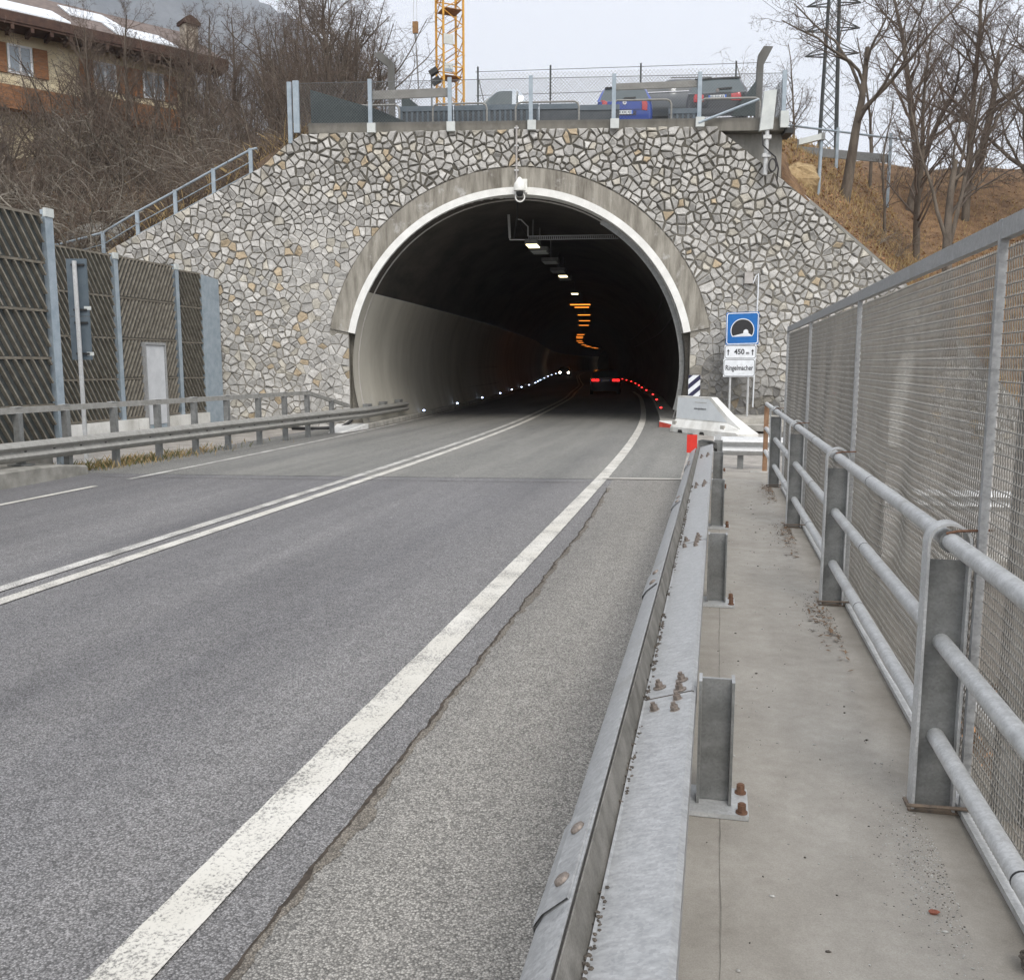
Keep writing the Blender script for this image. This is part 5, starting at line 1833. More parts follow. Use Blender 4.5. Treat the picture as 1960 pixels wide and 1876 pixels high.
tag(build(rk, 'boulder', M['concrete'], smooth=False), 'grey boulder lying on the slope behind the lower handrail', 'boulder')

# ================================================================== PARKING DECK ABOVE THE PORTAL
mb = MB(); rows = []
for w, z in ((0.42, 8.64), (1.5, 8.75), (3.5, 8.98), (5, 9.4), (7, 9.95), (9.2, 10.35), (16, 10.6)):
    rows.append([PW(u, z, w) for u in fr(-6.0, 7.5, 0.9)])
mb.grid(rows)
mb.add([PW(-6.0, 7.6, 0.42), PW(7.5, 7.6, 0.42), PW(7.5, 8.64, 0.42), PW(-6.0, 8.64, 0.42)], [(0, 1, 2, 3)])
mb.add([PW(7.5, 5.6, 0.42), PW(7.5, 5.6, 16), PW(7.5, 10.6, 16), PW(7.5, 9.95, 7), PW(7.5, 8.98, 3.5), PW(7.5, 8.64, 0.42)], [(0, 1, 2, 3, 4)])
tag(build(mb, 'parking_deck', M['concrete']), kind='structure')
pr = thing('parapet', 'dark weathered concrete parapet beam along the edge of the parking deck', 'parapet', PW(0.6, 8.4, 0.1))
mb = MB()
q = [PW(-6.08, PZ(8.19), 0.0), PW(7.55, PZ(8.05), 0.0), PW(7.55, PZ(8.39), 0.0), PW(-6.08, PZ(8.46), 0.0)]
q = [tuple(Vector(p) - PN * 0.01) for p in q]
mb.prism([q[0], q[1], q[2], q[3]], tuple(PN * 0.4))
build(mb, 'beam', M['parapet'], pr)
ab = thing('abutment_block', 'pale concrete abutment block under the right end of the parking deck', 'abutment', PW(6.6, 6.5, 0.5))
mb = MB()
mb.prism([PW(5.7, 5.4, 0.35), PW(7.53, 5.4, 0.35), PW(7.53, PZ(8.05) - 0.003, 0.35), PW(5.4, PZ(8.07) - 0.004, 0.35)], tuple(PN * 3.0))
build(mb, 'block', M['concrete'], ab)
mb = MB()
mb.obox(PW(7.62, PZ(8.03), 0.3), PU * 0.12, PN * 0.4, (0, 0, 0.07))
build(mb, 'drip_edge', M['black'], ab)

# chain link fence on the parapet
cf = thing('chain_link_fence', 'chain link fence with blue grey posts along the parapet above the portal', 'fence', PW(0.6, 8.4, -0.05))
FW = -0.09
def chain(root, u0, u1, z0f, z1f, w, cell, r, mat):
    mb = MB()
    h = z1f(u0) - z0f(u0)
    n = int((u1 - u0 + h) / cell)
    for i in range(n + 1):
        for s in (1, -1):
            a = (u0 - h + i * cell) if s > 0 else (u0 + i * cell)
            ua, ub = a, a + h * s
            ta, tb = 0.0, 1.0
            lo, hi = (u0 - ua) / (ub - ua), (u1 - ua) / (ub - ua)
            ta, tb = max(0, min(lo, hi)), min(1, max(lo, hi))
            if tb - ta < 0.05: continue
            pa, pb = ua + (ub - ua) * ta, ua + (ub - ua) * tb
            za = z0f(pa) + (z1f(pa) - z0f(pa)) * ta; zb_ = z0f(pb) + (z1f(pb) - z0f(pb)) * tb
            mb.tube([PW(pa, za, w + 0.004 * s), PW(pb, zb_, w + 0.004 * s)], r, 3, False)
    return build(mb, 'chain_link', mat, root)
zf0 = lambda u: PZ(8.36 - 0.004 * u); zf1 = lambda u: PZ(9.50)
UF = [-6.16, -4.08, -1.86, 0.37, 2.63, 4.93, 7.17]
UF = [u * PS for u in UF]
chain(cf, UF[0], UF[-1], zf0, zf1, FW + 0.03, 0.085, 0.0032, M['wire_dark'])
mb = MB()
mb.tube([PW(UF[0], PZ(9.51), FW + 0.03), PW(UF[-1], PZ(9.51), FW + 0.03)], 0.009, 6)
build(mb, 'top_wire', M['wire_dark'], cf)
for i, u in enumerate(UF):
    mb = MB()
    mb.obox(PW(u, PZ(8.88), FW), PU * (0.055 if i else 0.085), PN * 0.04, (0, 0, (PZ(9.58) - PZ(8.2)) / 2))
    po = build(mb, 'post', M['blue_steel'], cf)
    if i:
        mb = MB(); mb.obox(PW(u + 0.03, PZ(8.28), FW - 0.012), PU * 0.12, PN * 0.06, (0, 0, 0.13))
        build(mb, 'post_foot', M['pale_box'], po)
mb = MB()
mb.obox(PW(-6.62, PZ(8.75), FW + 0.1), PU * 0.06, PN * 0.04, (0, 0, 0.85))
build(mb, 'post', M['blue_steel'], cf)
# return of the fence along the right side of the deck
mb = MB()
for i in range(40):
    for s in (1, -1):
        w0 = i * 0.09 - (1.2 if s > 0 else 0)
        a = (max(0.02, w0), w0 + 1.2 * 1) if s > 0 else (w0, max(0.02, w0 - 1.2))
        ta = (a[0] - w0) / 1.2 if s > 0 else 0
        tb = 1 if s > 0 else (w0 - a[1]) / 1.2
        mb.tube([PW(UF[-1] + 0.06, PZ(8.36) + 1.2 * ta, a[0]), PW(UF[-1] + 0.06, PZ(8.36) + 1.2 * tb, a[1])], 0.0042, 3, False)
build(mb, 'chain_link', M['wire_dark'], cf)
# long cross rails clamped between some posts, and a diagonal brace
for a, b, z, h in ((1, 2, 9.21, 0.24), (4, 5, 9.30, 0.17)):
    mb = MB()
    mb.beam(PW(UF[a] + .06, PZ(z - 0.04), FW + 0.10), PW(UF[b] - .06, PZ(z + 0.0), FW + 0.10), 0.06, h, (0, 0, 1))
    build(mb, 'cross_board', M['galv_dirty'], cf)
mb = MB()
mb.tube([PW(5.1, PZ(8.25), FW - 0.06), PW(6.75, PZ(8.83), FW - 0.06)], 0.035, 8)
build(mb, 'brace', M['blue_steel'], cf)

# dark wedge shaped nets at the deck's left side and elsewhere
def net(label, pts, th=0.03):
    mb = MB(); mb.prism([PW(*p) for p in pts], tuple(PN * th))
    o = build(mb, 'shade_net', M['net'])
    tag(o, label, 'netting', 'dark nets on the deck')
net('big dark triangular net behind the leftmost fence posts', [(-6.1, 8.5, 0.35), (-2.6, 8.5, 0.35), (-4.1, 9.15, 0.35), (-6.1, PZ(9.45), 0.35)])
net('small dark triangular net beside the left concrete post, above the dark panels', [(-3.75, 9.2, 2.2), (-2.55, 9.2, 2.2), (-3.75, 10.15, 2.2)])
net('narrow dark triangular net right of the dark grey car', [(6.2, 9.0, 1.2), (6.9, 9.0, 1.2), (6.9, 10.0, 1.2)])

# galvanised hoop rails in front of the parking bays
HOOPS = [(-5.35, -3.55, 'first hoop rail from the left, in front of the dark net'), (-2.55, -0.95, 'second hoop rail from the left, in front of ribbed dark panels'), (-0.1, 1.75, 'third hoop rail from the left, in front of the smooth dark panel'), (2.72, 4.42, 'hoop rail behind the tail of the blue hatchback'), (5.25, 6.95, 'hoop rail behind the tail of the dark grey car')]
for a, b, lb in HOOPS:
    o = thing('hoop_rail', 'galvanised steel ' + lb, 'hoop rail', PW((a + b) / 2, 8.7, 0.75), 0, 'hoop rails on the deck')
    w = 0.75; zt = 9.38; r = 0.14
    mb = MB()
    mb.tube([PW(a, 8.6, w), PW(a, zt - r, w), PW(a + r * .3, zt - r * .3, w), PW(a + r, zt, w), PW(b - r, zt, w), PW(b - r * .3, zt - r * .3, w), PW(b, zt - r, w), PW(b, 8.6, w)], 0.030, 8)
    build(mb, 'hoop', M['galv_dirty'], o, smooth=True, auto=50)
# dark panels along the bays
def dpanel(label, u0, u1, zt, ribs, w=1.15):
    o = thing('deck_barrier', label, 'panel', PW((u0 + u1) / 2, 8.7, w), 0, 'dark panels on the deck')
    mb = MB()
    mb.obox(PW((u0 + u1) / 2, (8.6 + zt) / 2, w), PU * (u1 - u0) / 2, PN * 0.03, (0, 0, (zt - 8.6) / 2))
    build(mb, 'sheet', M['dark_panel'], o)
    mb = MB()
    mb.obox(PW((u0 + u1) / 2, zt - 0.07, w - 0.045), PU * (u1 - u0) / 2, PN * 0.014, (0, 0, 0.075))
    if ribs:
        u = u0 + 0.1
        while u < u1:
            mb.obox(PW(u, (8.6 + zt - 0.15) / 2, w - 0.045), PU * 0.03, PN * 0.014, (0, 0, (zt - 8.76) / 2))
            u += 0.16
    build(mb, 'ribs', M['sign_back'], o)
dpanel('ribbed dark grey panel, leftmost along the deck edge', -3.65, -2.0, 9.42, True)
dpanel('ribbed dark grey panel, second from the left along the deck edge', -1.97, 0.55, 9.42, True)
dpanel('smooth dark grey panel beneath the silver pickup', 0.58, 1.75, 9.45, False, 1.3)
dpanel('smooth dark grey panel left of the blue hatchback', 1.78, 2.95, 9.40, False, 1.3)
dpanel('ribbed dark panel between the blue hatchback and the dark grey car', 4.4, 5.35, 9.28, True, 1.4)

# bent concrete posts
def bent_post(label, u, w, zt, dirn, wd, lean):
    o = thing('bent_post', label, 'post', PW(u, 8.8, w), 0, 'bent concrete posts')
    mb = MB()
    dx_ = dirn[0]
    hw2 = wd / 2
    prof = [(u - hw2, 8.6), (u + hw2, 8.6), (u + lean + hw2, zt - (0.30 if dx_ < 0 else 0.55))]
    if dx_ < 0:
        prof += [(u + lean - 0.30, zt + 0.02), (u + lean - 0.52, zt), (u + lean - 0.50, zt - 0.10), (u + lean - hw2, zt - 0.42)]
    else:
        prof += [(u + lean + 0.36, zt - 0.02), (u + lean + 0.08, zt), (u + lean - hw2 + 0.03, zt - 0.22), (u + lean - hw2, zt - 0.5)]
    P_ = [PW(a, z, w - 0.10) for a, z in prof]
    mb.prism(P_, tuple(PN * 0.2))
    build(mb, 'shaft', M['post_conc'], o)
bent_post('bent grey concrete post with its head leaning left, on the left of the deck', -4.12, 2.6, 11.42, (-1,), 0.18, -0.02)
bent_post('bent brownish concrete post with its head leaning right, by the right end of the deck', 7.22, 2.6, 11.35, (0.6,), 0.18, 0.03)

# second fence at the back of the deck
bf = thing('rear_fence', 'thin dark posted mesh fence at the back of the parking deck', 'fence', PW(2, 9.2, 13))
zg0 = lambda u: 10.6; zg1 = lambda u: 13.9
for u in (-2.5, 0.55, 4.3, 8.2):
    mb = MB(); mb.tube([PW(u, 10.4, 13), PW(u, 14.15, 13)], 0.04, 6)
    build(mb, 'post', M['noise_dark'], bf)
mb = MB()
for z in (13.95, 13.0):
    mb.tube([PW(-2.6, z, 13), PW(9.6, z + 0.12, 13)], 0.014, 5)
mb.tube([PW(-2.5, 13.8, 13), PW(-1.7, 10.5, 13)], 0.02, 5)
build(mb, 'wires', M['wire_dark'], bf)
chain(bf, -2.5, 9.4, lambda u: 10.5, lambda u: 13.9, 13.02, 0.16, 0.006, M['wire'])
# floodlights on a mast
fl = thing('floodlight_mast', 'thin mast with two dark floodlights left of the crane', 'floodlight', PW(-1.3, 9.2, 9))
mb = MB(); mb.tube([PW(-3.85, 10.2, 9), PW(-3.85, 12.85, 9)], 0.035, 8)
build(mb, 'mast', M['galv_dark'], fl)
for z, du in ((12.75, 0.05), (12.42, 0.14)):
    mb = MB()
    cpt = Vector(PW(-3.8 + du, z, 8.9))
    a = (PU * 0.85 + Vector((0, 0, 1)) * 0.5).normalized(); b = PN; cc = a.cross(b)
    mb.obox(cpt, a * 0.17, b * 0.14, cc * 0.09)
    build(mb, 'lamp_head', M['black'], fl)
# mast panel antenna on the right, with its cable
an = thing('panel_antenna', 'pale grey panel antenna on a stub mast with a coil of black cable', 'antenna', PW(6.95, 6.8, -0.3))
mb = MB()
q = [PW(6.76, PZ(7.98), -0.35), PW(7.12, PZ(8.02), -0.35), PW(7.19, PZ(9.02), -0.35), PW(6.85, PZ(8.98), -0.35)]
mb.prism(q, tuple(PN * 0.16))
build(mb, 'panel', M['pale_box'], an)
mb = MB()
mb.tube([PW(6.97, PZ(6.85), -0.25), PW(6.98, PZ(8.0), -0.25)], 0.065, 10)
for z in (7.35, 7.82):
    mb.obox(PW(6.98, PZ(z), -0.25), PU * 0.11, PN * 0.09, (0, 0, 0.05))
build(mb, 'mast', M['galv'], an)
mb = MB()
mb.tube([PW(6.85, PZ(7.95), -0.3), PW(6.86, PZ(7.6), -0.36), PW(7.05, PZ(7.42), -0.38), PW(7.22, PZ(7.3), -0.33), PW(7.32, PZ(7.0), -0.3), PW(7.3, PZ(6.7), -0.25)], 0.022, 6)
for k in range(2):
    mb.tube([tuple(Vector(PW(7.14, PZ(7.08), -0.36 - 0.03 * k)) + PU * 0.10 * math.cos(t * PI / 8) + Vector((0, 0, 0.17 * math.sin(t * PI / 8)))) for t in range(17)], 0.022, 6)
build(mb, 'cable', M['cable'], an)
# power box under the last fence post
mb = MB(); mb.obox(PW(UF[-1] + 0.02, PZ(8.30), FW - 0.06), PU * 0.11, PN * 0.05, (0, 0, 0.22))
tag(build(mb, 'junction_box', M['pale_box']), 'pale grey junction box at the foot of the rightmost fence post', 'box')

# ================================================================== CARS
def lerp_tab(tab, x):
    if x <= tab[0][0]: return tab[0][1]
    for (a, va), (b, vb) in zip(tab, tab[1:]):
        if x <= b:
            t = (x - a) / (b - a)
            return va + (vb - va) * t
    return tab[-1][1]
def car(name, label, loc, rz, L, Wd, H, paint, belt, roof, wide, glass_rear, zlow=0.22, lit=False, tail='tall', plate_z=0.5, group=None, wagon=True, badge=None, light_z=(0.75, 1.0), plate_y=-0.012):
    """body lofted along its length; origin at the middle of the tail, +Y to the front"""
    o = thing(name, label, 'car', loc, rz, group)
    hw = Wd / 2
    n = 64
    def section(y):
        zb_ = belt_z(y); zr = max(zb_ + 0.003, roof_z(y)); w = hw * lerp_tab(wide, y / L)
        tum = 0.76 + 0.24 * max(0, 1 - (zr - zb_) / 0.45)
        zs = zlow
        return [(0, zs), (w * 0.9, zs), (w * 0.97, zs + 0.12), (w, zs + (zb_ - zs) * 0.45), (w * 0.985, zs + (zb_ - zs) * 0.78), (w * 0.95, zb_),
                (w * (0.95 + tum) / 2 * 0.985, zb_ + (zr - zb_) * 0.5), (w * tum, zb_ + (zr - zb_) * 0.88), (w * tum * 0.90, zb_ + (zr - zb_) * 0.975), (w * tum * 0.5, zr + 0.0), (0, zr + 0.012)]
    def belt_z(y): return lerp_tab(belt, y / L)
    def roof_z(y): return lerp_tab(roof, y / L)
    ysx = [L * (0.5 - 0.5 * math.cos(PI * i / n)) if False else L * i / n for i in range(n + 1)]
    ysx = sorted(set([0, 0.004 * L, 0.012 * L, 0.025 * L] + ysx))
    secs = []
    for y in ysx:
        s = section(y)
        full = s + [(-a, z) for a, z in s[::-1][1:-1]]
        secs.append([(a, y, z) for a, z in full])
    body = MB(); glass = MB()
    m = len(secs[0])
    for i in range(len(secs) - 1):
        y = (ysx[i] + ysx[i + 1]) / 2 / L
        for k in range(m):
            k2 = (k + 1) % m
            q = [secs[i][k], secs[i][k2], secs[i + 1][k2], secs[i + 1][k]]
            kk = k if k < 10 else m - 1 - k
            side = kk in (5, 6)
            top = kk in (7, 8, 9)
            tall = roof_z(ysx[i]) - belt_z(ysx[i]) > 0.10 and roof_z(ysx[i + 1]) - belt_z(ysx[i + 1]) > 0.10
            isg = False
            if side and tall and glass_rear[1] + 0.01 < y < 0.70:
                isg = not (abs(y - 0.47) < 0.012)
            if top and glass_rear[0] < y < glass_rear[1] and kk != 7: isg = True
            if top and glass_rear[2] < y < glass_rear[3] and kk != 7: isg = True
            (glass if isg else body).add([tuple(p) for p in q], [(0, 1, 2, 3)])
    for s in (secs[0], secs[-1]):
        body.add(s, [tuple(range(m))])
    for x_ in (body, glass):      # weld
        pass
    bo = build(body, 'body', paint, o, local=True)
    bm = bmesh.new(); bm.from_mesh(bo.data)
    bmesh.ops.remove_doubles(bm, verts=bm.verts, dist=1e-4)
    bmesh.ops.recalc_face_normals(bm, faces=bm.faces)
    bm.to_mesh(bo.data); bm.free()
    bo.data.polygons.foreach_set('use_smooth', [True] * len(bo.data.polygons)); bo.data.set_sharp_from_angle(angle=R(38))
    go = build(glass, 'windows', M['glass'], o, local=True)
    # wheels
    for y in (0.17 * L, 0.80 * L):
        for s in (-1, 1):
            mb = MB(); rws = []
            for off, r in ((-0.09, 0.24), (-0.09, 0.30), (-0.06, 0.32), (0.06, 0.32), (0.09, 0.30), (0.09, 0.22)):
                rws.append([(s * (hw - 0.10) + off, y + r * math.cos(t * PI / 10), 0.32 + r * math.sin(t * PI / 10)) for t in range(20)])
            mb.grid(rws, True)
            wh = build(mb, 'wheel', M['black'], o, local=True)
            mb = MB()
            mb.tube([(s * (hw - 0.10) + s * 0.06, y, 0.32), (s * (hw - 0.10) + s * 0.085, y, 0.32)], [0.22, 0.20], 16)
            build(mb, 'rim', M['chrome'], wh, local=True)
    # tail lamps wrap round the corners
    for s in (-1, 1):
        z0, z1 = light_z
        mb = MB(); rws = []
        ww = hw * 0.42 if tail == 'wide' else hw * 0.25
        for t in range(7):
            f = t / 6
            xx = (hw * lerp_tab(wide, 0.0) - ww) + ww * f
            yy = -0.018 if f < 0.7 else -0.018 + (f - 0.7) * 0.5
            xo = xx * (1.0 if f < 0.9 else 1.01)
            dz = 0.05 * (1 - f) if tail == 'wide' else 0.06 * (1 - f) ** 2
            rws.append([(s * xo, yy, z0 + dz * 0.4), (s * xo * 1.0, yy - 0.012, (z0 + z1) / 2), (s * xo * 0.985, yy + 0.015, z1 - dz)])
        mb.grid(rws)
        inn = [(p[0] * 0.99, p[1] + 0.06, p[2]) for r_ in (rws[0], rws[-1]) for p in r_]
        build(mb, 'tail_lamp', M['taillit'] if lit else M['tail'], o, local=True, smooth=True)
    # plate, emblem, wiper, bumper line
    mb = MB(); mb.box(-0.26, 0.26, plate_y - 0.012, plate_y, plate_z - 0.055, plate_z + 0.055)
    pl = build(mb, 'number_plate', M['plate'], o, local=True)
    mb = MB()
    for s in (-1, 1): mb.box(s * 0.235 - 0.024, s * 0.235 + 0.024, plate_y - 0.0145, plate_y - 0.0125, plate_z - 0.054, plate_z + 0.054)
    build(mb, 'plate_band', M['plate_blue'], pl, local=True)
    mb = MB()
    for k in range(7):
        x = -0.165 + k * 0.052 + (0.02 if k > 1 else 0) + (0.02 if k > 4 else 0) - 0.02
        mb.box(x - 0.014, x + 0.014, plate_y - 0.0145, plate_y - 0.0125, plate_z - 0.035 + 0.01 * (k % 2), plate_z + 0.035)
    build(mb, 'plate_marks', M['sign_back'], pl, local=True)
    return o, secs
base_wide = [(0, 0.84), (0.006, 0.90), (0.02, 0.95), (0.08, 0.99), (0.2, 1.0), (0.7, 1.0), (0.9, 0.95), (1.0, 0.80)]
# blue hatchback
P = PW(3.14, 8.80, 2.2)
o, _ = car('blue_hatchback', 'blue hatchback seen from behind, parked on the deck behind the second post from the right', P, HD + R(-1), 3.95, 1.80, 1.50, M['blue_paint'],
    [(0, 0.93), (0.03, 0.95), (0.5, 0.93), (0.75, 0.93), (0.97, 0.72), (1, 0.55)],
    [(0, 0.94), (0.012, 0.96), (0.02, 0.98), (0.085, 1.39), (0.11, 1.46), (0.3, 1.52), (0.5, 1.50), (0.74, 0.98), (0.97, 0.74), (1, 0.56)],
    base_wide, (0.020, 0.092, 0.52, 0.72), plate_z=0.62, light_z=(0.66, 1.00))
mb = MB()
mb.tube([(0, -0.012, 0.90), (0, -0.030, 0.90)], 0.060, 20)
em = build(mb, 'emblem', M['chrome'], o, local=True)
mb = MB()
for a, b in (((-0.026, 0.935), (-0.008, 0.90)), ((-0.008, 0.90), (0.0, 0.918)), ((0.0, 0.918), (0.008, 0.90)), ((0.008, 0.90), (0.026, 0.935)), ((-0.040, 0.915), (-0.020, 0.865)), ((-0.020, 0.865), (0.0, 0.90)), ((0.0, 0.90), (0.020, 0.865)), ((0.020, 0.865), (0.040, 0.915))):
    mb.beam((a[0], -0.032, a[1]), (b[0], -0.032, b[1]), 0.008, 0.003, (0, 1, 0))
build(mb, 'emblem_marks', M['navy'], em, local=True)
mb = MB(); mb.beam((-0.03, 0.10, 1.055), (0.34, 0.115, 1.075), 0.03, 0.05)
build(mb, 'wiper', M['black'], o, local=True)
mb = MB(); mb.box(-0.60, 0.60, 0.34, 0.48, 1.425, 1.47)
build(mb, 'spoiler', M['black'], o, local=True)
mb = MB(); mb.box(-0.56, 0.56, -0.010, 0.02, 0.695, 0.71); mb.box(-0.36, 0.36, -0.011, 0.02, 0.53, 0.665)
build(mb, 'tailgate_gap', M['navy'], o, local=True)
# dark grey suv style car
P = PW(5.85, 8.70, 1.6)
o, _ = car('dark_grey_car', 'tall dark grey car seen from behind, parked beside the right end of the deck', P, HD + R(-6), 4.5, 1.90, 1.64, M['dark_paint'],
    [(0, 1.06), (0.03, 1.08), (0.5, 1.04), (0.75, 1.02), (0.97, 0.86), (1, 0.65)],
    [(0, 1.07), (0.010, 1.09), (0.018, 1.11), (0.085, 1.54), (0.11, 1.62), (0.3, 1.68), (0.5, 1.64), (0.73, 1.08), (0.97, 0.88), (1, 0.66)],
    base_wide, (0.018, 0.09, 0.52, 0.71), plate_z=0.95, light_z=(0.82, 1.08), tail='wide')
mb = MB(); mb.box(-0.70, 0.70, -0.016, 0.0, 0.36, 0.40)
build(mb, 'bumper_trim', M['chrome'], o, local=True)
mb = MB(); mb.box(-0.75, 0.75, -0.02, 0.02, 0.42, 0.64)
build(mb, 'bumper', M['dark_paint'], o, local=True)
mb = MB(); mb.tube([(0, 0.045, 1.15), (0, 0.02, 1.145)], 0.05, 16)
build(mb, 'emblem', M['chrome'], o, local=True)
mb = MB(); mb.beam((-0.02, 0.12, 1.21), (0.42, 0.135, 1.23), 0.03, 0.05)
build(mb, 'wiper', M['black'], o, local=True)
mb = MB(); mb.box(-0.66, 0.66, 0.40, 0.56, 1.575, 1.62)
build(mb, 'spoiler', M['black'], o, local=True)
for s in (-1, 1):
    mb = MB(); mb.tube([(s * 0.5, -0.02, 0.30), (s * 0.5, 0.06, 0.30)], 0.04, 10)
    build(mb, 'exhaust_tip', M['chrome'], o, local=True)
# grey estate car parked across, side on
P = PW(7.2, 10.06, 6.9)
o, _ = car('grey_estate_car', 'dark grey estate car parked side-on between the blue hatchback and the tall dark car', P, HD + R(90), 4.7, 1.82, 1.48, M['grey_paint'],
    [(0, 0.98), (0.03, 1.02), (0.4, 0.98), (0.75, 0.94), (0.97, 0.74), (1, 0.55)],
    [(0, 1.0), (0.015, 1.02), (0.03, 1.04), (0.11, 1.36), (0.18, 1.46), (0.35, 1.50), (0.5, 1.49), (0.75, 0.98), (0.97, 0.76), (1, 0.56)],
    base_wide, (0.04, 0.13, 0.54, 0.72))
for ch in o.children:
    if ch.name.startswith('windows'): ch.data.materials[0] = M['glass_dark']
mb = MB()
for s in (-1, 1):
    mb.beam((s * 0.885, 0.55, 1.035), (s * 0.885, 3.5, 0.975), 0.02, 0.025)
build(mb, 'window_trim', M['chrome'], o, local=True)
mb = MB(); mb.tube([(0.62, 0.9, 1.52), (0.62, 2.3, 1.53)], 0.02, 6); mb.tube([(-0.62, 0.9, 1.52), (-0.62, 2.3, 1.53)], 0.02, 6)
build(mb, 'roof_rail', M['galv_dark'], o, local=True)
# silver pickup cab behind the panels
P = PW(1.7, 10.30, 9.2)
o, _ = car('silver_pickup', 'pale silver pickup of which only the cab roof shows above the dark panels', P, HD + R(88), 5.0, 1.80, 1.7, M['silver_paint'],
    [(0, 1.02), (0.40, 1.02), (0.7, 1.02), (0.75, 1.0), (0.97, 0.9), (1, 0.7)],
    [(0, 1.03), (0.36, 1.03), (0.385, 1.3), (0.42, 1.62), (0.45, 1.70), (0.56, 1.71), (0.6, 1.68), (0.75, 1.05), (0.97, 0.92), (1, 0.72)],
    base_wide, (0.39, 0.43, 0.62, 0.72))
# car driving ahead in the tunnel, tail lamps lit
P = RP(54.5, 2.05)
hd2 = math.atan2(-(cx(55.5) - cx(53.5)) / 2, 1)
o, _ = car('tunnel_car', 'dark car inside the tunnel with red tail lamps lit', (P[0], P[1], P[2] + 0.01), hd2, 4.4, 1.85, 1.5, M['dark_paint'],
    [(0, 0.98), (0.03, 1.0), (0.5, 0.95), (0.75, 0.94), (0.97, 0.76), (1, 0.56)],
    [(0, 1.0), (0.015, 1.02), (0.03, 1.03), (0.12, 1.38), (0.2, 1.48), (0.4, 1.5), (0.52, 1.48), (0.74, 1.0), (0.97, 0.78), (1, 0.58)],
    base_wide, (0.035, 0.125, 0.54, 0.72), light_z=(0.80, 0.90), tail='wide', plate_z=0.85)
for ch in o.children:
    if ch.name.startswith('tail_lamp'): ch.data.materials[0] = M['black']
for s in (-1, 1):
    for a in (0.50, 0.72):
        mb = MB()
        c0 = (s * a, -0.05, 0.86)
        pts = [(c0[0] - .085, c0[2] - .045), (c0[0] + .085, c0[2] - .045), (c0[0] + .085, c0[2] + .045), (c0[0] - .085, c0[2] + .045)]
        for i in range(4):
            p, q = pts[i], pts[(i + 1) % 4]
            mb.beam((p[0], c0[1], p[1]), (q[0], c0[1], q[1]), 0.03, 0.03, (0, 1, 0))
        build(mb, 'light_ring', M['taillit'], o, local=True)
# oncoming car far inside
P = RP(136, -1.95)
hd2 = math.atan2(-(cx(137) - cx(135)) / 2, 1) + PI
o, _ = car('oncoming_car', 'oncoming car deep in the tunnel with two bright headlamps', (P[0], P[1], P[2]), hd2, 4.2, 1.78, 1.5, M['dark_paint'],
    [(0, 0.98), (0.03, 1.0), (0.5, 0.95), (0.75, 0.94), (0.97, 0.76), (1, 0.56)],
    [(0, 1.0), (0.015, 1.02), (0.03, 1.03), (0.12, 1.38), (0.2, 1.48), (0.4, 1.5), (0.52, 1.48), (0.74, 1.0), (0.97, 0.78), (1, 0.58)],
    base_wide, (0.035, 0.125, 0.54, 0.72))
for s in (-1, 1):
    mb = MB(); mb.sphere((s * 0.60, 4.17, 0.66), 0.15, 10, 8, (1, 0.6, 1))
    build(mb, 'headlamp', M['head'], o, local=True, smooth=True)
# white van in the lower yard
vn = thing('white_van', 'white box van parked in the lower yard, seen through the mesh at the right edge', 'van', (9.3, 20.2, -0.85), R(80))
mb = MB()
prof = [(-2.4, 0.35), (-2.4, 1.95), (-2.3, 2.05), (1.2, 2.05), (1.75, 1.25), (2.45, 1.05), (2.5, 0.35)]
prof = [(-2.4, 0.35), (-2.42, 1.6), (-2.3, 1.72), (0.9, 1.74), (1.55, 1.15), (2.35, 0.95), (2.45, 0.35)]
for s0, s1 in ((-0.9, 0.9),):
    mb.prism([(s0, y, z) for y, z in prof], (s1 - s0, 0, 0))
build(mb, 'body', M['white_paint'], vn, local=True)
mb = MB()
for s in (-1, 1):
    mb.prism([(s * 0.903, y, z) for y, z in ((0.05, 1.15), (1.35, 1.12), (0.85, 1.60), (0.05, 1.60))], (s * 0.004, 0, 0))
build(mb, 'windows', M['glass'], vn, local=True)
mb = MB(); mb.box(-0.92, 0.92, -2.44, 2.47, 0.34, 0.48)
build(mb, 'sill', M['black'], vn, local=True)
for y in (-1.5, 1.6):
    for s in (-1, 1):
        mb = MB(); mb.tube([(s * 0.76, y, 0.33), (s * 0.93, y, 0.33)], 0.33, 18)
        wh = build(mb, 'wheel', M['black'], vn, local=True)
        mb = MB(); mb.tube([(s * 0.932, y, 0.33), (s * 0.94, y, 0.33)], 0.2, 14)
        build(mb, 'rim', M['chrome'], wh, local=True)

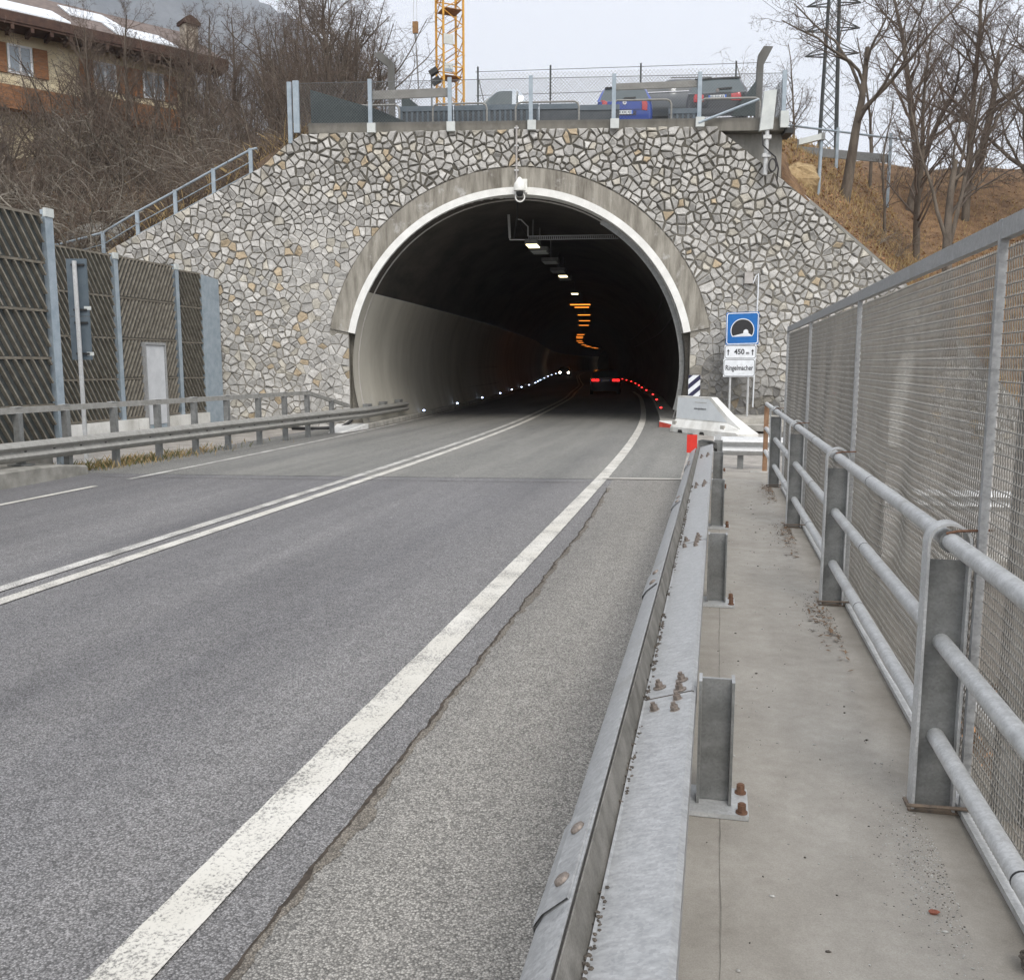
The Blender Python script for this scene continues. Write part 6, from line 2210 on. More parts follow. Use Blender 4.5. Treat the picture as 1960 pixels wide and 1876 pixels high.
# ================================================================== CRANE
cr = thing('tower_crane', 'yellow lattice tower crane rising behind the parking deck', 'crane', (-20.24, 70.68, 8.0))
cxr, cyr = -20.24, 70.68
hwc = 0.80
ang = R(12.3 + 24)
ex = Vector((math.cos(ang), math.sin(ang), 0)); ey = Vector((-ex.y, ex.x, 0))
cen = Vector((cxr, cyr, 0))
def cp(a, b, z): return cen + ex * a * hwc + ey * b * hwc + Vector((0, 0, z))
mb = MB()
for a, b in ((1, 1), (1, -1), (-1, -1), (-1, 1)):
    mb.beam(cp(a, b, 8), cp(a, b, 44), 0.14, 0.14, ex)
mast = build(mb, 'mast_legs', M['crane'], cr)
mb = MB()
z = 9.0
k = 0
while z < 43:
    for (a0, b0), (a1, b1) in (((1, 1), (1, -1)), ((1, -1), (-1, -1)), ((-1, -1), (-1, 1)), ((-1, 1), (1, 1))):
        p, q = (cp(a0, b0, z), cp(a1, b1, z + 1.0)) if k % 2 == 0 else (cp(a1, b1, z), cp(a0, b0, z + 1.0))
        mb.beam(p, q, 0.055, 0.055, ey)
    if k % 5 == 0:
        for (a0, b0), (a1, b1) in (((1, 1), (1, -1)), ((1, -1), (-1, -1)), ((-1, -1), (-1, 1)), ((-1, 1), (1, 1))):
            mb.beam(cp(a0, b0, z), cp(a1, b1, z), 0.06, 0.10, ey)
    z += 1.0
    k += 1
build(mb, 'lattice', M['crane'], cr)
mb = MB()
for z in (23.0, 27.8, 32.5):
    mb.obox(cen + Vector((0, 0, z + 0.35)), ex * 0.72, ey * 0.72, (0, 0, 0.03))
    build(mb, 'platform', M['crane_brown'], cr); mb = MB()
for z in (24.5, 26.3):
    mb.beam(cp(-0.7, 0, z), cp(0.8, 0, z + 0.9), 0.3, 0.06)
    build(mb, 'ladder', M['crane_brown'], cr); mb = MB()
mb = MB()
for zc, w, h in ((25.85, 0.38, 0.36), (23.85, 0.33, 0.30)):
    mb.obox(cp(-0.55, -1.15, zc), ex * w, ey * 0.04, (0, 0, h))
build(mb, 'sign_board', M['pale_box'], cr)
mb = MB(); mb.obox(cp(-0.55, -1.21, 23.66), ex * 0.30, ey * 0.015, (0, 0, 0.10))
build(mb, 'board_strip', M['blue_steel'], cr)
jd = Vector((-3.0, 0.4, 0)).normalized()
mb = MB()
for s in (-0.5, 0.5):
    mb.beam(cen + Vector((0, s, 43)), cen + jd * 28 + Vector((0, s, 43.4)), 0.12, 0.12)
mb.beam(cen + Vector((0, 0, 44.2)), cen + jd * 28 + Vector((0, 0, 44.2)), 0.12, 0.12)
for i in range(28):
    s = 0.5 if i % 2 else -0.5
    mb.beam(cen + jd * i + Vector((0, s, 43.0)), cen + jd * (i + 1) + Vector((0, 0, 44.2)), 0.05, 0.05)
    mb.beam(cen + jd * i + Vector((0, s, 43.0)), cen + jd * (i + 1) + Vector((0, -s, 43.0)), 0.05, 0.05)
mb.beam(cen + Vector((0, 0, 44)), cen - jd * 9 + Vector((0, 0, 43.4)), 0.5, 0.3)
build(mb, 'jib', M['crane'], cr)
hk = cen + jd * 2.86
mb = MB()
for s in (-0.16, 0.16):
    mb.tube([tuple(hk + Vector((s, 0, 43))), tuple(hk + Vector((s * 0.8, 0, 27.9)))], 0.018, 4)
build(mb, 'hoist_rope', M['galv'], cr)
mb = MB()
mb.obox(hk + Vector((0, 0, 27.35)), (0.20, 0, 0), (0, 0.12, 0), (0, 0, 0.42))
build(mb, 'hook_block', M['crane_brown'], cr)
mb = MB()
mb.tube([tuple(hk + Vector((0, 0, 26.9))), tuple(hk + Vector((0.02, 0, 26.4)))], 0.09, 6)
mb.tube([tuple(hk + Vector((0.02, 0, 26.4))), tuple(hk + Vector((0.1, 0, 24.9))), tuple(hk + Vector((0.22, 0, 22.2)))], [0.03, 0.07, 0.04], 6)
build(mb, 'hook', M['galv_dark'], cr)

# lattice pylon on the right, behind the trees
py = thing('power_pylon', 'dark lattice power pylon standing behind the trees on the right', 'pylon', (10.5, 98.5, 8))
mb = MB()
pc = Vector((10.4, 98.5, 0))
def pyp(a, b, z):
    hw_ = 1.15 - (z - 8) * 0.0235
    return pc + Vector((a * hw_, b * hw_, z))
for a, b in ((1, 1), (1, -1), (-1, -1), (-1, 1)):
    mb.beam(pyp(a, b, 8), pyp(a, b, 37.5), 0.16, 0.16)
z = 9
k = 0
while z < 37:
    for (a0, b0), (a1, b1) in (((1, 1), (1, -1)), ((1, -1), (-1, -1)), ((-1, -1), (-1, 1)), ((-1, 1), (1, 1))):
        mb.beam(pyp(a0, b0, z), pyp(a1, b1, z + 1.5), 0.06, 0.06); mb.beam(pyp(a1, b1, z), pyp(a0, b0, z + 1.5), 0.06, 0.06)
    z += 1.5
build(mb, 'tower', M['noise_dark'], py)
mb = MB()
for z in (31.6, 33.9, 36.2):
    for s in (-1, 1):
        e = pc + Vector((s * 2.5, 0, z))
        for a in (-1, 1):
            mb.beam(pyp(s, a, z), e, 0.10, 0.10); mb.beam(pyp(s, a, z + 0.9), e, 0.07, 0.07)
build(mb, 'cross_arm', M['noise_dark'], py)
mb = MB()
for i, (s, z) in enumerate(((-1, 36.2), (-1, 33.9))):
    a = pc + Vector((s * 2.5, 0, z)); b = Vector((-28 + i * 4, 40, 42 + i * 3))
    mb.tube([tuple(a.lerp(b, t / 10) - Vector((0, 0, 3 * math.sin(PI * t / 10)))) for t in range(11)], 0.02, 4)
build(mb, 'power_line', M['cable'], py)

# ================================================================== HOUSE ON THE LEFT SLOPE
hA = Vector((-30.93, 36.74, 0)); hB = Vector((-25.36, 44.15, 0))
ht = (hB - hA).normalized()
hn = Vector((ht.y, -ht.x, 0))            # outward, towards the road
ho = thing('house', 'cream farmhouse with dark eaves, orange wooden shutters and a stone chimney above the left slope', 'house', (-28, 41, 12))
def HP(s, o, z): return tuple(hA + ht * s + hn * o + Vector((0, 0, z)))
HL0, HL1 = -12.0, 9.6
ze = 17.0
mb = MB()
q = [HP(HL0, -1.0, 10), HP(HL1 - 0.6, -1.0, 10), HP(HL1 - 0.6, -10, 10), HP(HL0, -10, 10)]
mb.prism(q, (0, 0, ze - 10 - 0.05))
mb.prism([HP(HL1 - 0.605, -1.0, ze - .06), HP(HL1 - 0.605, -10, ze - .06), HP(HL1 - 0.605, -5.5, ze + 2.2)], tuple(ht * -0.3))
wl = build(mb, 'wall', M['plaster'], ho)
mb = MB()
r0 = [HP(HL0, 0.25, ze - 0.15), HP(HL1 + 0.7, 0.25, ze - 0.15), HP(HL1 + 0.7, -5.5, ze + 2.75), HP(HL0, -5.5, ze + 2.75)]
mb.prism(r0, (0, 0, 0.16))
r1 = [HP(HL0, -11.2, ze - 0.15), HP(HL1 + 0.7, -11.2, ze - 0.15), HP(HL1 + 0.7, -5.51, ze + 2.75), HP(HL0, -5.51, ze + 2.75)]
mb.prism(r1, (0, 0, 0.16))
rf_ = build(mb, 'roof', M['rooftile'], ho)
mb = MB()
mb.obox(HP((HL0 + HL1) / 2 + .35, -0.35, ze - 0.32), ht * ((HL1 - HL0) / 2 + .35), hn * 0.62, (0, 0, 0.10))
mb.obox(HP((HL0 + HL1) / 2 + .35, 0.28, ze - 0.12), ht * ((HL1 - HL0) / 2 + .35), hn * 0.03, (0, 0, 0.20))
s = HL0 + 0.4
while s < HL1 + 0.6:
    mb.obox(HP(s, -0.3, ze - 0.52), ht * 0.07, hn * 0.55, (0, 0, 0.10))
    s += 0.8
build(mb, 'eave', M['eave'], ho)
def roofpt(s, t, lift): return HP(s, 0.25 - 5.75 * t, ze + 0.01 + 2.9 * t + lift)
for s0, s1, t0, t1 in ((-2.2, 3.0, 0.10, 0.42), (5.0, 8.0, 0.10, 0.42), (-8.5, -3.2, 0.1, 0.42), (3.6, 6.0, 0.48, 0.8)):
    mb = MB()
    mb.prism([roofpt(s0, t0, 0.02), roofpt(s1, t0, 0.02), roofpt(s1 - 0.3, t1, 0.02), roofpt(s0, t1, 0.02)], (0, 0, 0.07))
    build(mb, 'roof_sheet', M['roofglass'], rf_)
mb = MB()
c = Vector(HP(9.0, -1.4, 0))
mb.obox(c + Vector((0, 0, 17.9)), ht * 0.34, hn * 0.34, (0, 0, 0.95))
ch_ = build(mb, 'chimney', M['chimney'], rf_)
mb = MB()
mb.obox(c + Vector((0, 0, 18.9)), ht * 0.45, hn * 0.45, (0, 0, 0.05))
mb.prism([tuple(c + Vector((0, 0, 18.97)) - ht * 0.5 - hn * .4), tuple(c + Vector((0, 0, 19.15)) - ht * 0.3 - hn * .4), tuple(c + Vector((0, 0, 19.3)) - hn * .4), tuple(c + Vector((0, 0, 19.15)) + ht * 0.3 - hn * .4), tuple(c + Vector((0, 0, 18.97)) + ht * 0.5 - hn * .4)], tuple(hn * 0.8))
build(mb, 'chimney_cap', M['eave'], ch_)
for s in (-8.5, -4.2, 0.9, 4.6, 6.9):
    mb = MB(); mb.obox(HP(s, -0.985, 15.45), ht * 0.42, hn * 0.03, (0, 0, 0.55))
    wn = build(mb, 'window', M['winglass'], ho)
    mb = MB()
    for a in (-0.47, 0.0, 0.47): mb.obox(HP(s + a, -0.95, 15.45), ht * 0.045, hn * 0.03, (0, 0, 0.6))
    for a in (-0.58, 0.60): mb.obox(HP(s, -0.953, 15.45 + a), ht * 0.5, hn * 0.03, (0, 0, 0.045))
    build(mb, 'frame', M['sign_white'], wn)
    for a in (-0.86, 0.86):
        mb = MB(); mb.obox(HP(s + a, -0.94, 15.45), ht * 0.30, hn * 0.03, (0, 0, 0.64))
        build(mb, 'shutter', M['orange_wood'], wn)
for s0, s1, zz in ((-11.5, -1.0, 14.2), (-0.6, 3.6, 13.7), (3.9, 8.2, 13.9)):
    mb = MB()
    mb.obox(HP((s0 + s1) / 2, -0.35, zz), ht * (s1 - s0) / 2, hn * 0.04, (0, 0, 0.45))
    mb.obox(HP((s0 + s1) / 2, -0.68, zz - 0.5), ht * (s1 - s0) / 2, hn * 0.36, (0, 0, 0.06))
    build(mb, 'balcony', M['orange_wood'], ho)

# ================================================================== TREES AND BUSHES
def perp(d, rng):
    r_ = Vector((rng.gauss(0, 1), rng.gauss(0, 1), rng.gauss(0, 1)))
    p = d.cross(r_)
    return p.normalized() if p.length > 1e-4 else Vector((1, 0, 0))
def grow(mbs, p, d, L, r, lev, P, rng):
    segs = P['segs'][lev]
    pts = [p.copy()]; rs = [r]
    dirs = []
    for i in range(segs):
        d = (d + Vector((rng.gauss(0, 1), rng.gauss(0, 1), rng.gauss(0, 1))) * P['wander'][lev] + Vector((0, 0, P['up'][lev]))).normalized()
        p = p + d * (L / segs)
        pts.append(p.copy()); dirs.append(d.copy())
        rs.append(r * (1 - (1 - P['taper']) * (i + 1) / segs))
    mbs[0 if lev < P['trunk_levels'] else 1].tube(pts, rs, P['sides'][lev], False)
    if lev + 1 >= P['levels']: return
    n = P['n'][lev]
    n = max(1, int(n * rng.uniform(0.75, 1.25)))
    for k in range(n):
        t = P['start'][lev] + (1 - P['start'][lev]) * (k + rng.uniform(0.2, 0.9)) / n
        f = t * segs
        i = min(segs - 1, int(f))
        q = pts[i].lerp(pts[i + 1], f - i)
        rr_ = (rs[i] + (rs[i + 1] - rs[i]) * (f - i))
        a = R(rng.uniform(*P['ang'][lev]))
        dd = (dirs[i] * math.cos(a) + perp(dirs[i], rng) * math.sin(a)).normalized()
        grow(mbs, q, dd, L * P['lr'][lev] * rng.uniform(0.6, 1.15) * (1.15 - 0.55 * t), max(P['rmin'], rr_ * P['rr'][lev] * rng.uniform(0.7, 1)), lev + 1, P, rng)
def proto(kind, seed):
    rng = random.Random(seed)
    t, c = MB(), MB()
    if kind == 'tree':       # open crowned bare tree with forking limbs
        P = dict(levels=5, trunk_levels=2, segs=[6, 8, 6, 4, 3], wander=[.06, .13, .2, .26, .3], up=[.03, .07, .04, .02, 0], taper=.35, sides=[9, 7, 5, 3, 3], n=[6, 9, 8, 5, 0], start=[.45, .25, .2, .15, 0],
                 ang=[(22, 48), (30, 62), (30, 70), (30, 75), (0, 0)], lr=[1.05, .50, .52, .5, 0], rr=[.62, .55, .5, .5, 0], rmin=0.006)
        grow((t, c), Vector((0, 0, -0.3)), Vector((0.03, 0, 1)), 4.2, 0.17, 0, P, rng)
    elif kind == 'tall':     # slender upright tree, twiggy
        P = dict(levels=5, trunk_levels=1, segs=[12, 6, 5, 4, 3], wander=[.045, .14, .2, .26, .3], up=[.04, .10, .06, .03, 0], taper=.2, sides=[8, 5, 4, 3, 3], n=[30, 9, 6, 3, 0], start=[.16, .2, .2, .15, 0],
                 ang=[(28, 62), (30, 60), (30, 70), (30, 75), (0, 0)], lr=[.36, .46, .5, .5, 0], rr=[.5, .5, .55, .55, 0], rmin=0.006)
        grow((t, c), Vector((0, 0, -0.3)), Vector((0, 0, 1)), 8.0, 0.14, 0, P, rng)
    elif kind in ('bush', 'darkbush'):     # many stemmed bare shrub
        P = dict(levels=4, trunk_levels=1, segs=[7, 5, 4, 3], wander=[.15, .22, .28, .34], up=[.03, .02, .0, -.02], taper=.3, sides=[5, 4, 3, 3], n=[8, 5, 3, 0], start=[.15, .15, .1, 0],
                 ang=[(25, 65), (30, 75), (30, 80), (0, 0)], lr=[.48, .5, .5, 0], rr=[.55, .6, .6, 0], rmin=0.0045)
        for k in range(8):
            a = rng.uniform(0, 2 * PI); e = rng.uniform(0.1, 1.0)
            grow((t, c), Vector((math.cos(a) * .25, math.sin(a) * .25, -0.15)), Vector((math.cos(a) * e, math.sin(a) * e, 1)).normalized(), rng.uniform(1.9, 3.4), 0.034, 0, P, rng)
    elif kind == 'bramble':  # arching canes
        P = dict(levels=3, trunk_levels=1, segs=[9, 5, 3], wander=[.12, .22, .3], up=[-.13, -.06, -.03], taper=.3, sides=[4, 3, 3], n=[12, 6, 0], start=[.1, .1, 0],
                 ang=[(25, 80), (30, 80), (0, 0)], lr=[.38, .45, 0], rr=[.6, .6, 0], rmin=0.0045)
        for k in range(26):
            a = rng.uniform(0, 2 * PI); e = rng.uniform(0.3, 1.3)
            grow((t, c), Vector((math.cos(a) * .6, math.sin(a) * .6, -0.1)), Vector((math.cos(a) * e, math.sin(a) * e, 1)).normalized(), rng.uniform(1.6, 3.2), 0.016, 0, P, rng)
    elif kind == 'sapling':
        P = dict(levels=4, trunk_levels=1, segs=[8, 5, 4, 3], wander=[.07, .16, .24, .3], up=[.04, .08, .03, 0], taper=.25, sides=[6, 4, 3, 3], n=[16, 6, 4, 0], start=[.2, .2, .15, 0],
                 ang=[(28, 60), (30, 65), (30, 75), (0, 0)], lr=[.38, .48, .5, 0], rr=[.5, .55, .6, 0], rmin=0.005)
        grow((t, c), Vector((0, 0, -0.2)), Vector((0, 0, 1)), 4.6, 0.06, 0, P, rng)
    elif kind == 'palebush':  # crooked spreading shrub with pale bark
        P = dict(levels=4, trunk_levels=2, segs=[9, 6, 4, 3], wander=[.20, .26, .30, .34], up=[-.02, -.04, -.03, -.02], taper=.3, sides=[6, 4, 3, 3], n=[8, 6, 3, 0], start=[.2, .15, .1, 0],
                 ang=[(30, 75), (30, 75), (30, 80), (0, 0)], lr=[.5, .5, .5, 0], rr=[.6, .6, .6, 0], rmin=0.006)
        for k in range(5):
            a = rng.uniform(0, 2 * PI); e = rng.uniform(0.3, 1.3)
            grow((t, c), Vector((math.cos(a) * .2, math.sin(a) * .2, -0.15)), Vector((math.cos(a) * e, math.sin(a) * e, 1)).normalized(), rng.uniform(2.4, 3.8), 0.05, 0, P, rng)
    return t, c
PROTO = {}
def mesh_of(mb, name, mat):
    me = bpy.data.meshes.new(name)
    me.from_pydata(mb.v, [], mb.f); me.update()
    me.polygons.foreach_set('use_smooth', [True] * len(me.polygons))
    me.materials.append(mat)
    return me
SPEC = {'tree': ('bark', 'twig', 3), 'tall': ('bark', 'twig_red', 4), 'bush': ('bark', 'twig_red', 4), 'bramble': ('twig_pale', 'twig_red', 3), 'sapling': ('bark', 'twig', 3), 'palebush': ('bark_pale', 'twig_pale', 3), 'darkbush': ('bark', 'twig', 2)}
for k, (mt, mc, cnt) in SPEC.items():
    for i in range(cnt):
        t, c = proto(k, 100 + 17 * i + len(k))
        PROTO[(k, i)] = (mesh_of(t, k + '_trunk', M[mt]), mesh_of(c, k + '_crown', M[mc]))
NM = {'tree': 'bare_tree', 'tall': 'slender_tree', 'bush': 'bare_bush', 'bramble': 'bramble_bush', 'sapling': 'sapling', 'palebush': 'crooked_shrub', 'darkbush': 'bare_bush'}
CATS = {'tree': 'tree', 'tall': 'tree', 'bush': 'bush', 'bramble': 'bush', 'sapling': 'tree', 'palebush': 'bush', 'darkbush': 'bush'}
def plant(kind, i, loc, rz, sc, label, group, lean=0.0):
    tm, cm = PROTO[(kind, i)]
    o = thing(NM[kind], label, CATS[kind], loc, rz, group)
    o.rotation_euler = (lean, lean * 0.4, rz)
    o.scale = sc if isinstance(sc, tuple) else (sc, sc, sc)
    for nm, me in (('trunk' if CATS[kind] == 'tree' else 'stems', tm), ('crown' if CATS[kind] == 'tree' else 'twigs', cm)):
        c = bpy.data.objects.new(nm, me); COL.objects.link(c); c.parent = o
    return o
def hw_(u, w):
    p = PW(u, hill(u, w), w)
    return (p[0], p[1], p[2] - 0.05)
rng = random.Random(77)
# --- right hill: named trees first
def at(x, y):
    d_ = Vector((x, y, 0)) - P0
    return d_.dot(PU), d_.dot(PN)
def plant_xy(kind, i, x, y, rz, sc, label, group=None, lean=0.0):
    u, w = at(x, y)
    return plant(kind, i, (x, y, hill(u, w) - 0.05), rz, sc, label, group, lean)
plant_xy('tree', 0, 3.98, 32.4, 0.4, (1.15, 1.15, 1.2), 'bare forked tree beside the ochre boulder on the right slope, nearest the deck')
plant_xy('tree', 1, 6.55, 28.2, 2.0, (1.15, 1.15, 1.35), 'big forked bare tree rising just behind the top rail of the mesh fence')
plant_xy('sapling', 0, 5.6, 34.0, 1.0, 1.05, 'thin bare sapling on the grassy crest between the two forked trees')
plant_xy('sapling', 1, 3.3, 45.0, 2.0, 1.3, 'thin bare sapling beyond the crest, left of the forked tree by the boulder')
k = 0
for x, y, kd, s in ((7.0, 36, 'tall', 1.0), (8.0, 43, 'tree', 1.2), (10.0, 42, 'tall', 1.25), (12.2, 40, 'tree', 1.3), (14.2, 38, 'tall', 1.2), (9.2, 48, 'tall', 1.3), (11.8, 48, 'tree', 1.4), (14.5, 45, 'tall', 1.3), (5.9, 40, 'sapling', 1.4), (13.2, 42, 'tall', 1.3)):
    plant_xy(kd, k % SPEC[kd][2], x, y, rng.uniform(0, 6), s * rng.uniform(.92, 1.08), 'bare tree of the copse on the crest of the right slope, one of many alike', 'copse on the right slope', rng.gauss(0, .04))
    k += 1
# dry leaved shrub at the deck's right end
plant('bush', 1, (1.6, 34.6, 9.3), 0, 1.0, 'rusty leaved shrub behind the bent post at the right end of the deck', None)
for x, y in ((4.6, 30.2), (5.4, 31.5), (7.6, 29.0)):
    plant_xy('bramble', k % 3, x, y, rng.uniform(0, 6), 0.42, 'low bare bramble on the leaf covered right slope, one of a few alike', 'low brambles on the right slope'); k += 1
# --- left slope
def left_row(kind, us, ws, scs, label, group, jit=0.5):
    global k
    for u, w, s in zip(us, ws, scs):
        u2, w2 = u + rng.uniform(-jit, jit), max(0.9, w + rng.uniform(-jit, jit))
        plant(kind, k % SPEC[kind][2], hw_(u2, w2), rng.uniform(0, 6), s * rng.uniform(.85, 1.15), label, group, rng.gauss(0, .10)); k += 1
us_ = [-7.6 - 1.35 * i for i in range(12)]
left_row('bramble', us_, [1.9] * 12, [.55] * 12, 'arching bramble in the row right behind the blue grey handrail', 'brambles behind the handrail')
left_row('bramble', [-7.2 - 1.5 * i for i in range(12)], [4.2] * 12, [.8] * 12, 'arching bramble higher up the left slope, behind the first row', 'brambles up the left slope')
left_row('darkbush', [-7.6 - 1.5 * i for i in range(13)], [6.2] * 13, [.85] * 13, 'dark bare bush in the lower middle of the left slope, one of a thicket alike', 'dark thicket on the left slope')
left_row('bush', [-8.2 - 1.5 * i for i in range(13)], [9.0] * 13, [1.2] * 13, 'bare brown bush in the middle of the left slope, one of a thicket alike', 'thicket on the left slope')
left_row('bush', [-7.7 - 1.6 * i for i in range(12)], [12.2] * 12, [1.35] * 12, 'bare brown bush high on the left slope below the house, one of a thicket alike', 'thicket below the house')
left_row('bush', [-8.4 - 1.6 * i for i in range(10)], [15.4] * 10, [1.45] * 10, 'bare brown bush high on the left slope below the house, one of a thicket alike', 'thicket below the house')
left_row('bush', [-13.5 - 1.5 * i for i in range(9)], [-0.5 - 1.0 * (i % 3) for i in range(9)], [1.0] * 9, 'bare bush low on the slope just above the near noise barrier, one of several alike', 'bushes above the noise barrier')
left_row('bramble', [-13.2 - 1.3 * i for i in range(9)], [1.5 - 0.6 * (i % 3) for i in range(9)], [.9] * 9, 'arching pale bramble on the slope above the near noise barrier', 'brambles above the noise barrier')
left_row('palebush', [-10.0 - 2.1 * i for i in range(7)], [5.0 + (i % 2) * 2.5 for i in range(7)], [.85] * 7, 'crooked shrub with pale drooping branches, halfway up the left slope, one of several alike', 'pale shrubs on the left slope', 0.8)
left_row('palebush', [-13.6 - 1.7 * i for i in range(6)], [0.6 - 1.2 * (i % 2) for i in range(6)], [1.0] * 6, 'crooked shrub with pale branches hanging above the near noise barrier, one of several alike', 'pale shrubs above the noise barrier', 0.6)
left_row('palebush', [-11.0 - 2.4 * i for i in range(5)], [11.0] * 5, [1.1] * 5, 'crooked pale shrub high on the left slope below the house, one of several alike', 'pale shrubs below the house', 0.8)
left_row('bush', [-17 - 1.7 * i for i in range(7)], [3.5] * 7, [1.1] * 7, 'bare bush at the far left of the slope, one of several alike', 'bushes at the far left')
# taller trees left of the deck, against the sky
for u, w, kd, s in ((-8.2, 12.5, 'tree', .72), (-9.2, 15.5, 'tree', .85), (-8.0, 17.0, 'tree', .62), (-10.2, 18.5, 'tree', 1.05), (-11.2, 22.0, 'tall', 1.0), (-10.2, 24.5, 'tree', .85), (-12.4, 25.0, 'tall', 1.05), (-13.5, 21.5, 'tall', .9), (-12.0, 27, 'tree', .95), (-11.5, 33, 'tall', 1.0), (-14.2, 27, 'tall', 1.0), (-7.0, 20.0, 'darkbush', 1.1), (-6.8, 17.0, 'bush', 1.3), (-7.6, 22.0, 'bush', 1.1), (-7.4, 24.0, 'bush', 1.0), (-8.2, 15.5, 'darkbush', 1.0), (-9.2, 18.0, 'bush', 1.1), (-10.2, 16.0, 'palebush', 1.0), (-11.6, 19.0, 'darkbush', 1.1), (-8.4, 24.0, 'bush', 1.1), (-10.4, 21.5, 'bush', 1.1)):
    plant(kd, k % SPEC[kd][2], hw_(u, w), rng.uniform(0, 6), s, 'bare bush in the clump between the house and the deck, one of many alike' if 'bush' in kd else 'bare tree in the clump between the house and the deck, one of many alike', 'bushes left of the deck' if 'bush' in kd else 'trees left of the deck', rng.gauss(0, .05)); k += 1
for u, w, s, lb in ((-13.6, 11.0, .95, 'thin bare tree rising in front of the house between its windows'), (-15.6, 9.5, .85, 'thin bare tree rising in front of the left windows of the house'), (-12.0, 15.0, .9, 'thin bare tree in front of the right corner of the house'), (-17.6, 10.0, 1.0, 'thin bare tree at the left edge in front of the orange balcony'), (-14.6, 13.0, 1.05, 'thin bare tree just left of the chimney, before the eave'), (-16.4, 13.4, 1.0, 'thin bare tree before the middle shutters of the house')):
    plant('sapling', k % 3, hw_(u, w), rng.uniform(0, 6), s * 1.15, lb, None, rng.gauss(0, .08)); k += 1
for u, w, s in ((-12.6, 16.5, .75), (-13.8, 14.5, .5), (-15.2, 15.5, .8), (-16.6, 16.2, .7), (-18.2, 14.0, .8), (-19.6, 13.2, .8), (-14.4, 17.4, .7), (-17.4, 17.6, .7), (-13.2, 18.6, .6), (-11.4, 14.6, .55), (-20.5, 15.5, .75), (-15.9, 18.3, .45)):
    plant('tall', k % 4, hw_(u, w), rng.uniform(0, 6), s * rng.uniform(.9, 1.15), 'small twiggy bare tree directly in front of the house facade, one of many alike', 'small trees before the house', rng.gauss(0, .06)); k += 1
plant('tree', 2, hw_(-16.8, 2.0), 1.0, 0.8, 'crooked bare tree with drooping pale limbs above the near noise barrier', None, 0.12)
# undergrowth filling the left slope
mb = MB(); m2 = MB()
for i in range(9000):
    u = -6.4 - abs(rng.gauss(0, 1)) * 7.5; w = rng.uniform(0.35, 17) if i % 4 else rng.uniform(0.3, 2.2)
    if u < -28: continue
    p = Vector(PW(u, hill(u, w), w))
    L = rng.uniform(0.25, 0.9)
    d_ = Vector((rng.gauss(0, .6), rng.gauss(0, .6), rng.uniform(.2, 1))).normalized() * L
    s_ = d_.cross(Vector((rng.gauss(0, 1), rng.gauss(0, 1), .2))).normalized() * rng.uniform(.006, .014)
    md_ = p + d_ * 0.55 + Vector((0, 0, .08))
    (mb if rng.random() < .75 else m2).add([tuple(p - s_), tuple(p + s_), tuple(md_ + s_ * .8), tuple(p + d_), tuple(md_ - s_ * .8)], [(0, 1, 2, 3, 4)])
tag(build(mb, 'undergrowth', M['twig_red']), 'tangled brown undergrowth covering the left slope', 'undergrowth', kind='stuff')
tag(build(m2, 'dry_grass', M['dry_grass']), 'straw coloured dead grass tufts on the left slope', 'grass', kind='stuff')
# grass strip by the left guardrail and against the plinth
def blades(n, fn, h0, h1, wd):
    mb = MB()
    for i in range(n):
        p = Vector(fn())
        h = rng.uniform(h0, h1)
        a = rng.uniform(0, 2 * PI); ln = rng.uniform(.1, .7) * h
        s_ = Vector((math.cos(a), math.sin(a), 0)) * rng.uniform(.4, 1) * wd
        b_ = Vector((math.cos(a + 1.57), math.sin(a + 1.57), 0)) * ln
        mb.add([tuple(p - s_), tuple(p + s_), tuple(p + s_ * .6 + b_ * .4 + Vector((0, 0, h * .6))), tuple(p + b_ + Vector((0, 0, h))), tuple(p - s_ * .6 + b_ * .4 + Vector((0, 0, h * .6)))], [(0, 1, 2, 3, 4)])
    return mb
def strip_pt():
    y = 14.5 + abs(rng.gauss(0, 1)) * 2.2
    return (lgx(y) + rng.gauss(-0.25, 0.28), y, -0.17)
tag(build(blades(900, strip_pt, .05, .22, .005), 'dry_grass', M['dry_grass']), 'dead straw grass growing between the left guardrail posts', 'grass', kind='stuff')
tag(build(blades(700, strip_pt, .05, .22, .006), 'weeds', M['green_grass']), 'dull green weeds growing between the left guardrail posts', 'weeds', kind='stuff')
# dry grass and leaves on the right slope
def rs_pt():
    u = rng.uniform(8.2, 24); w = abs(rng.gauss(0, 1)) * 8 + 0.7
    return PW(u, hill(u, w) - .02, w)
tag(build(blades(15000, rs_pt, .06, .26, .012), 'dry_grass', M['dry_grass']), 'straw coloured grass on the right slope and its crest', 'grass', kind='stuff')
mb = MB()
def leaf(p, s):
    n_ = Vector((rng.gauss(0, .5), rng.gauss(0, .5), 1)).normalized()
    a = perp(n_, rng); b = n_.cross(a)
    p = Vector(p) + Vector((0, 0, .03))
    mb.add([tuple(p - a * s), tuple(p + b * s * .6 + n_ * s * .3), tuple(p + a * s), tuple(p - b * s * .6 + n_ * s * .2)], [(0, 1, 2, 3)])
for i in range(9000):
    leaf(rs_pt(), rng.uniform(.03, .075))
for i in range(7000):
    x, y = rng.uniform(1.2, 9), rng.uniform(-2, 12.3)
    z = -2.9 + 0.22 * (x - 1) * (1 if x > 2 else 0.6) + 0.25 * noise.noise((x * 0.8, y * 0.8, 0))
    leaf((x, y, z + .02), rng.uniform(.03, .07))
tag(build(mb, 'fallen_leaves', M['dry_leaf']), 'fallen brown leaves carpeting the right slope and the bank below the bridge', 'leaves', kind='stuff')
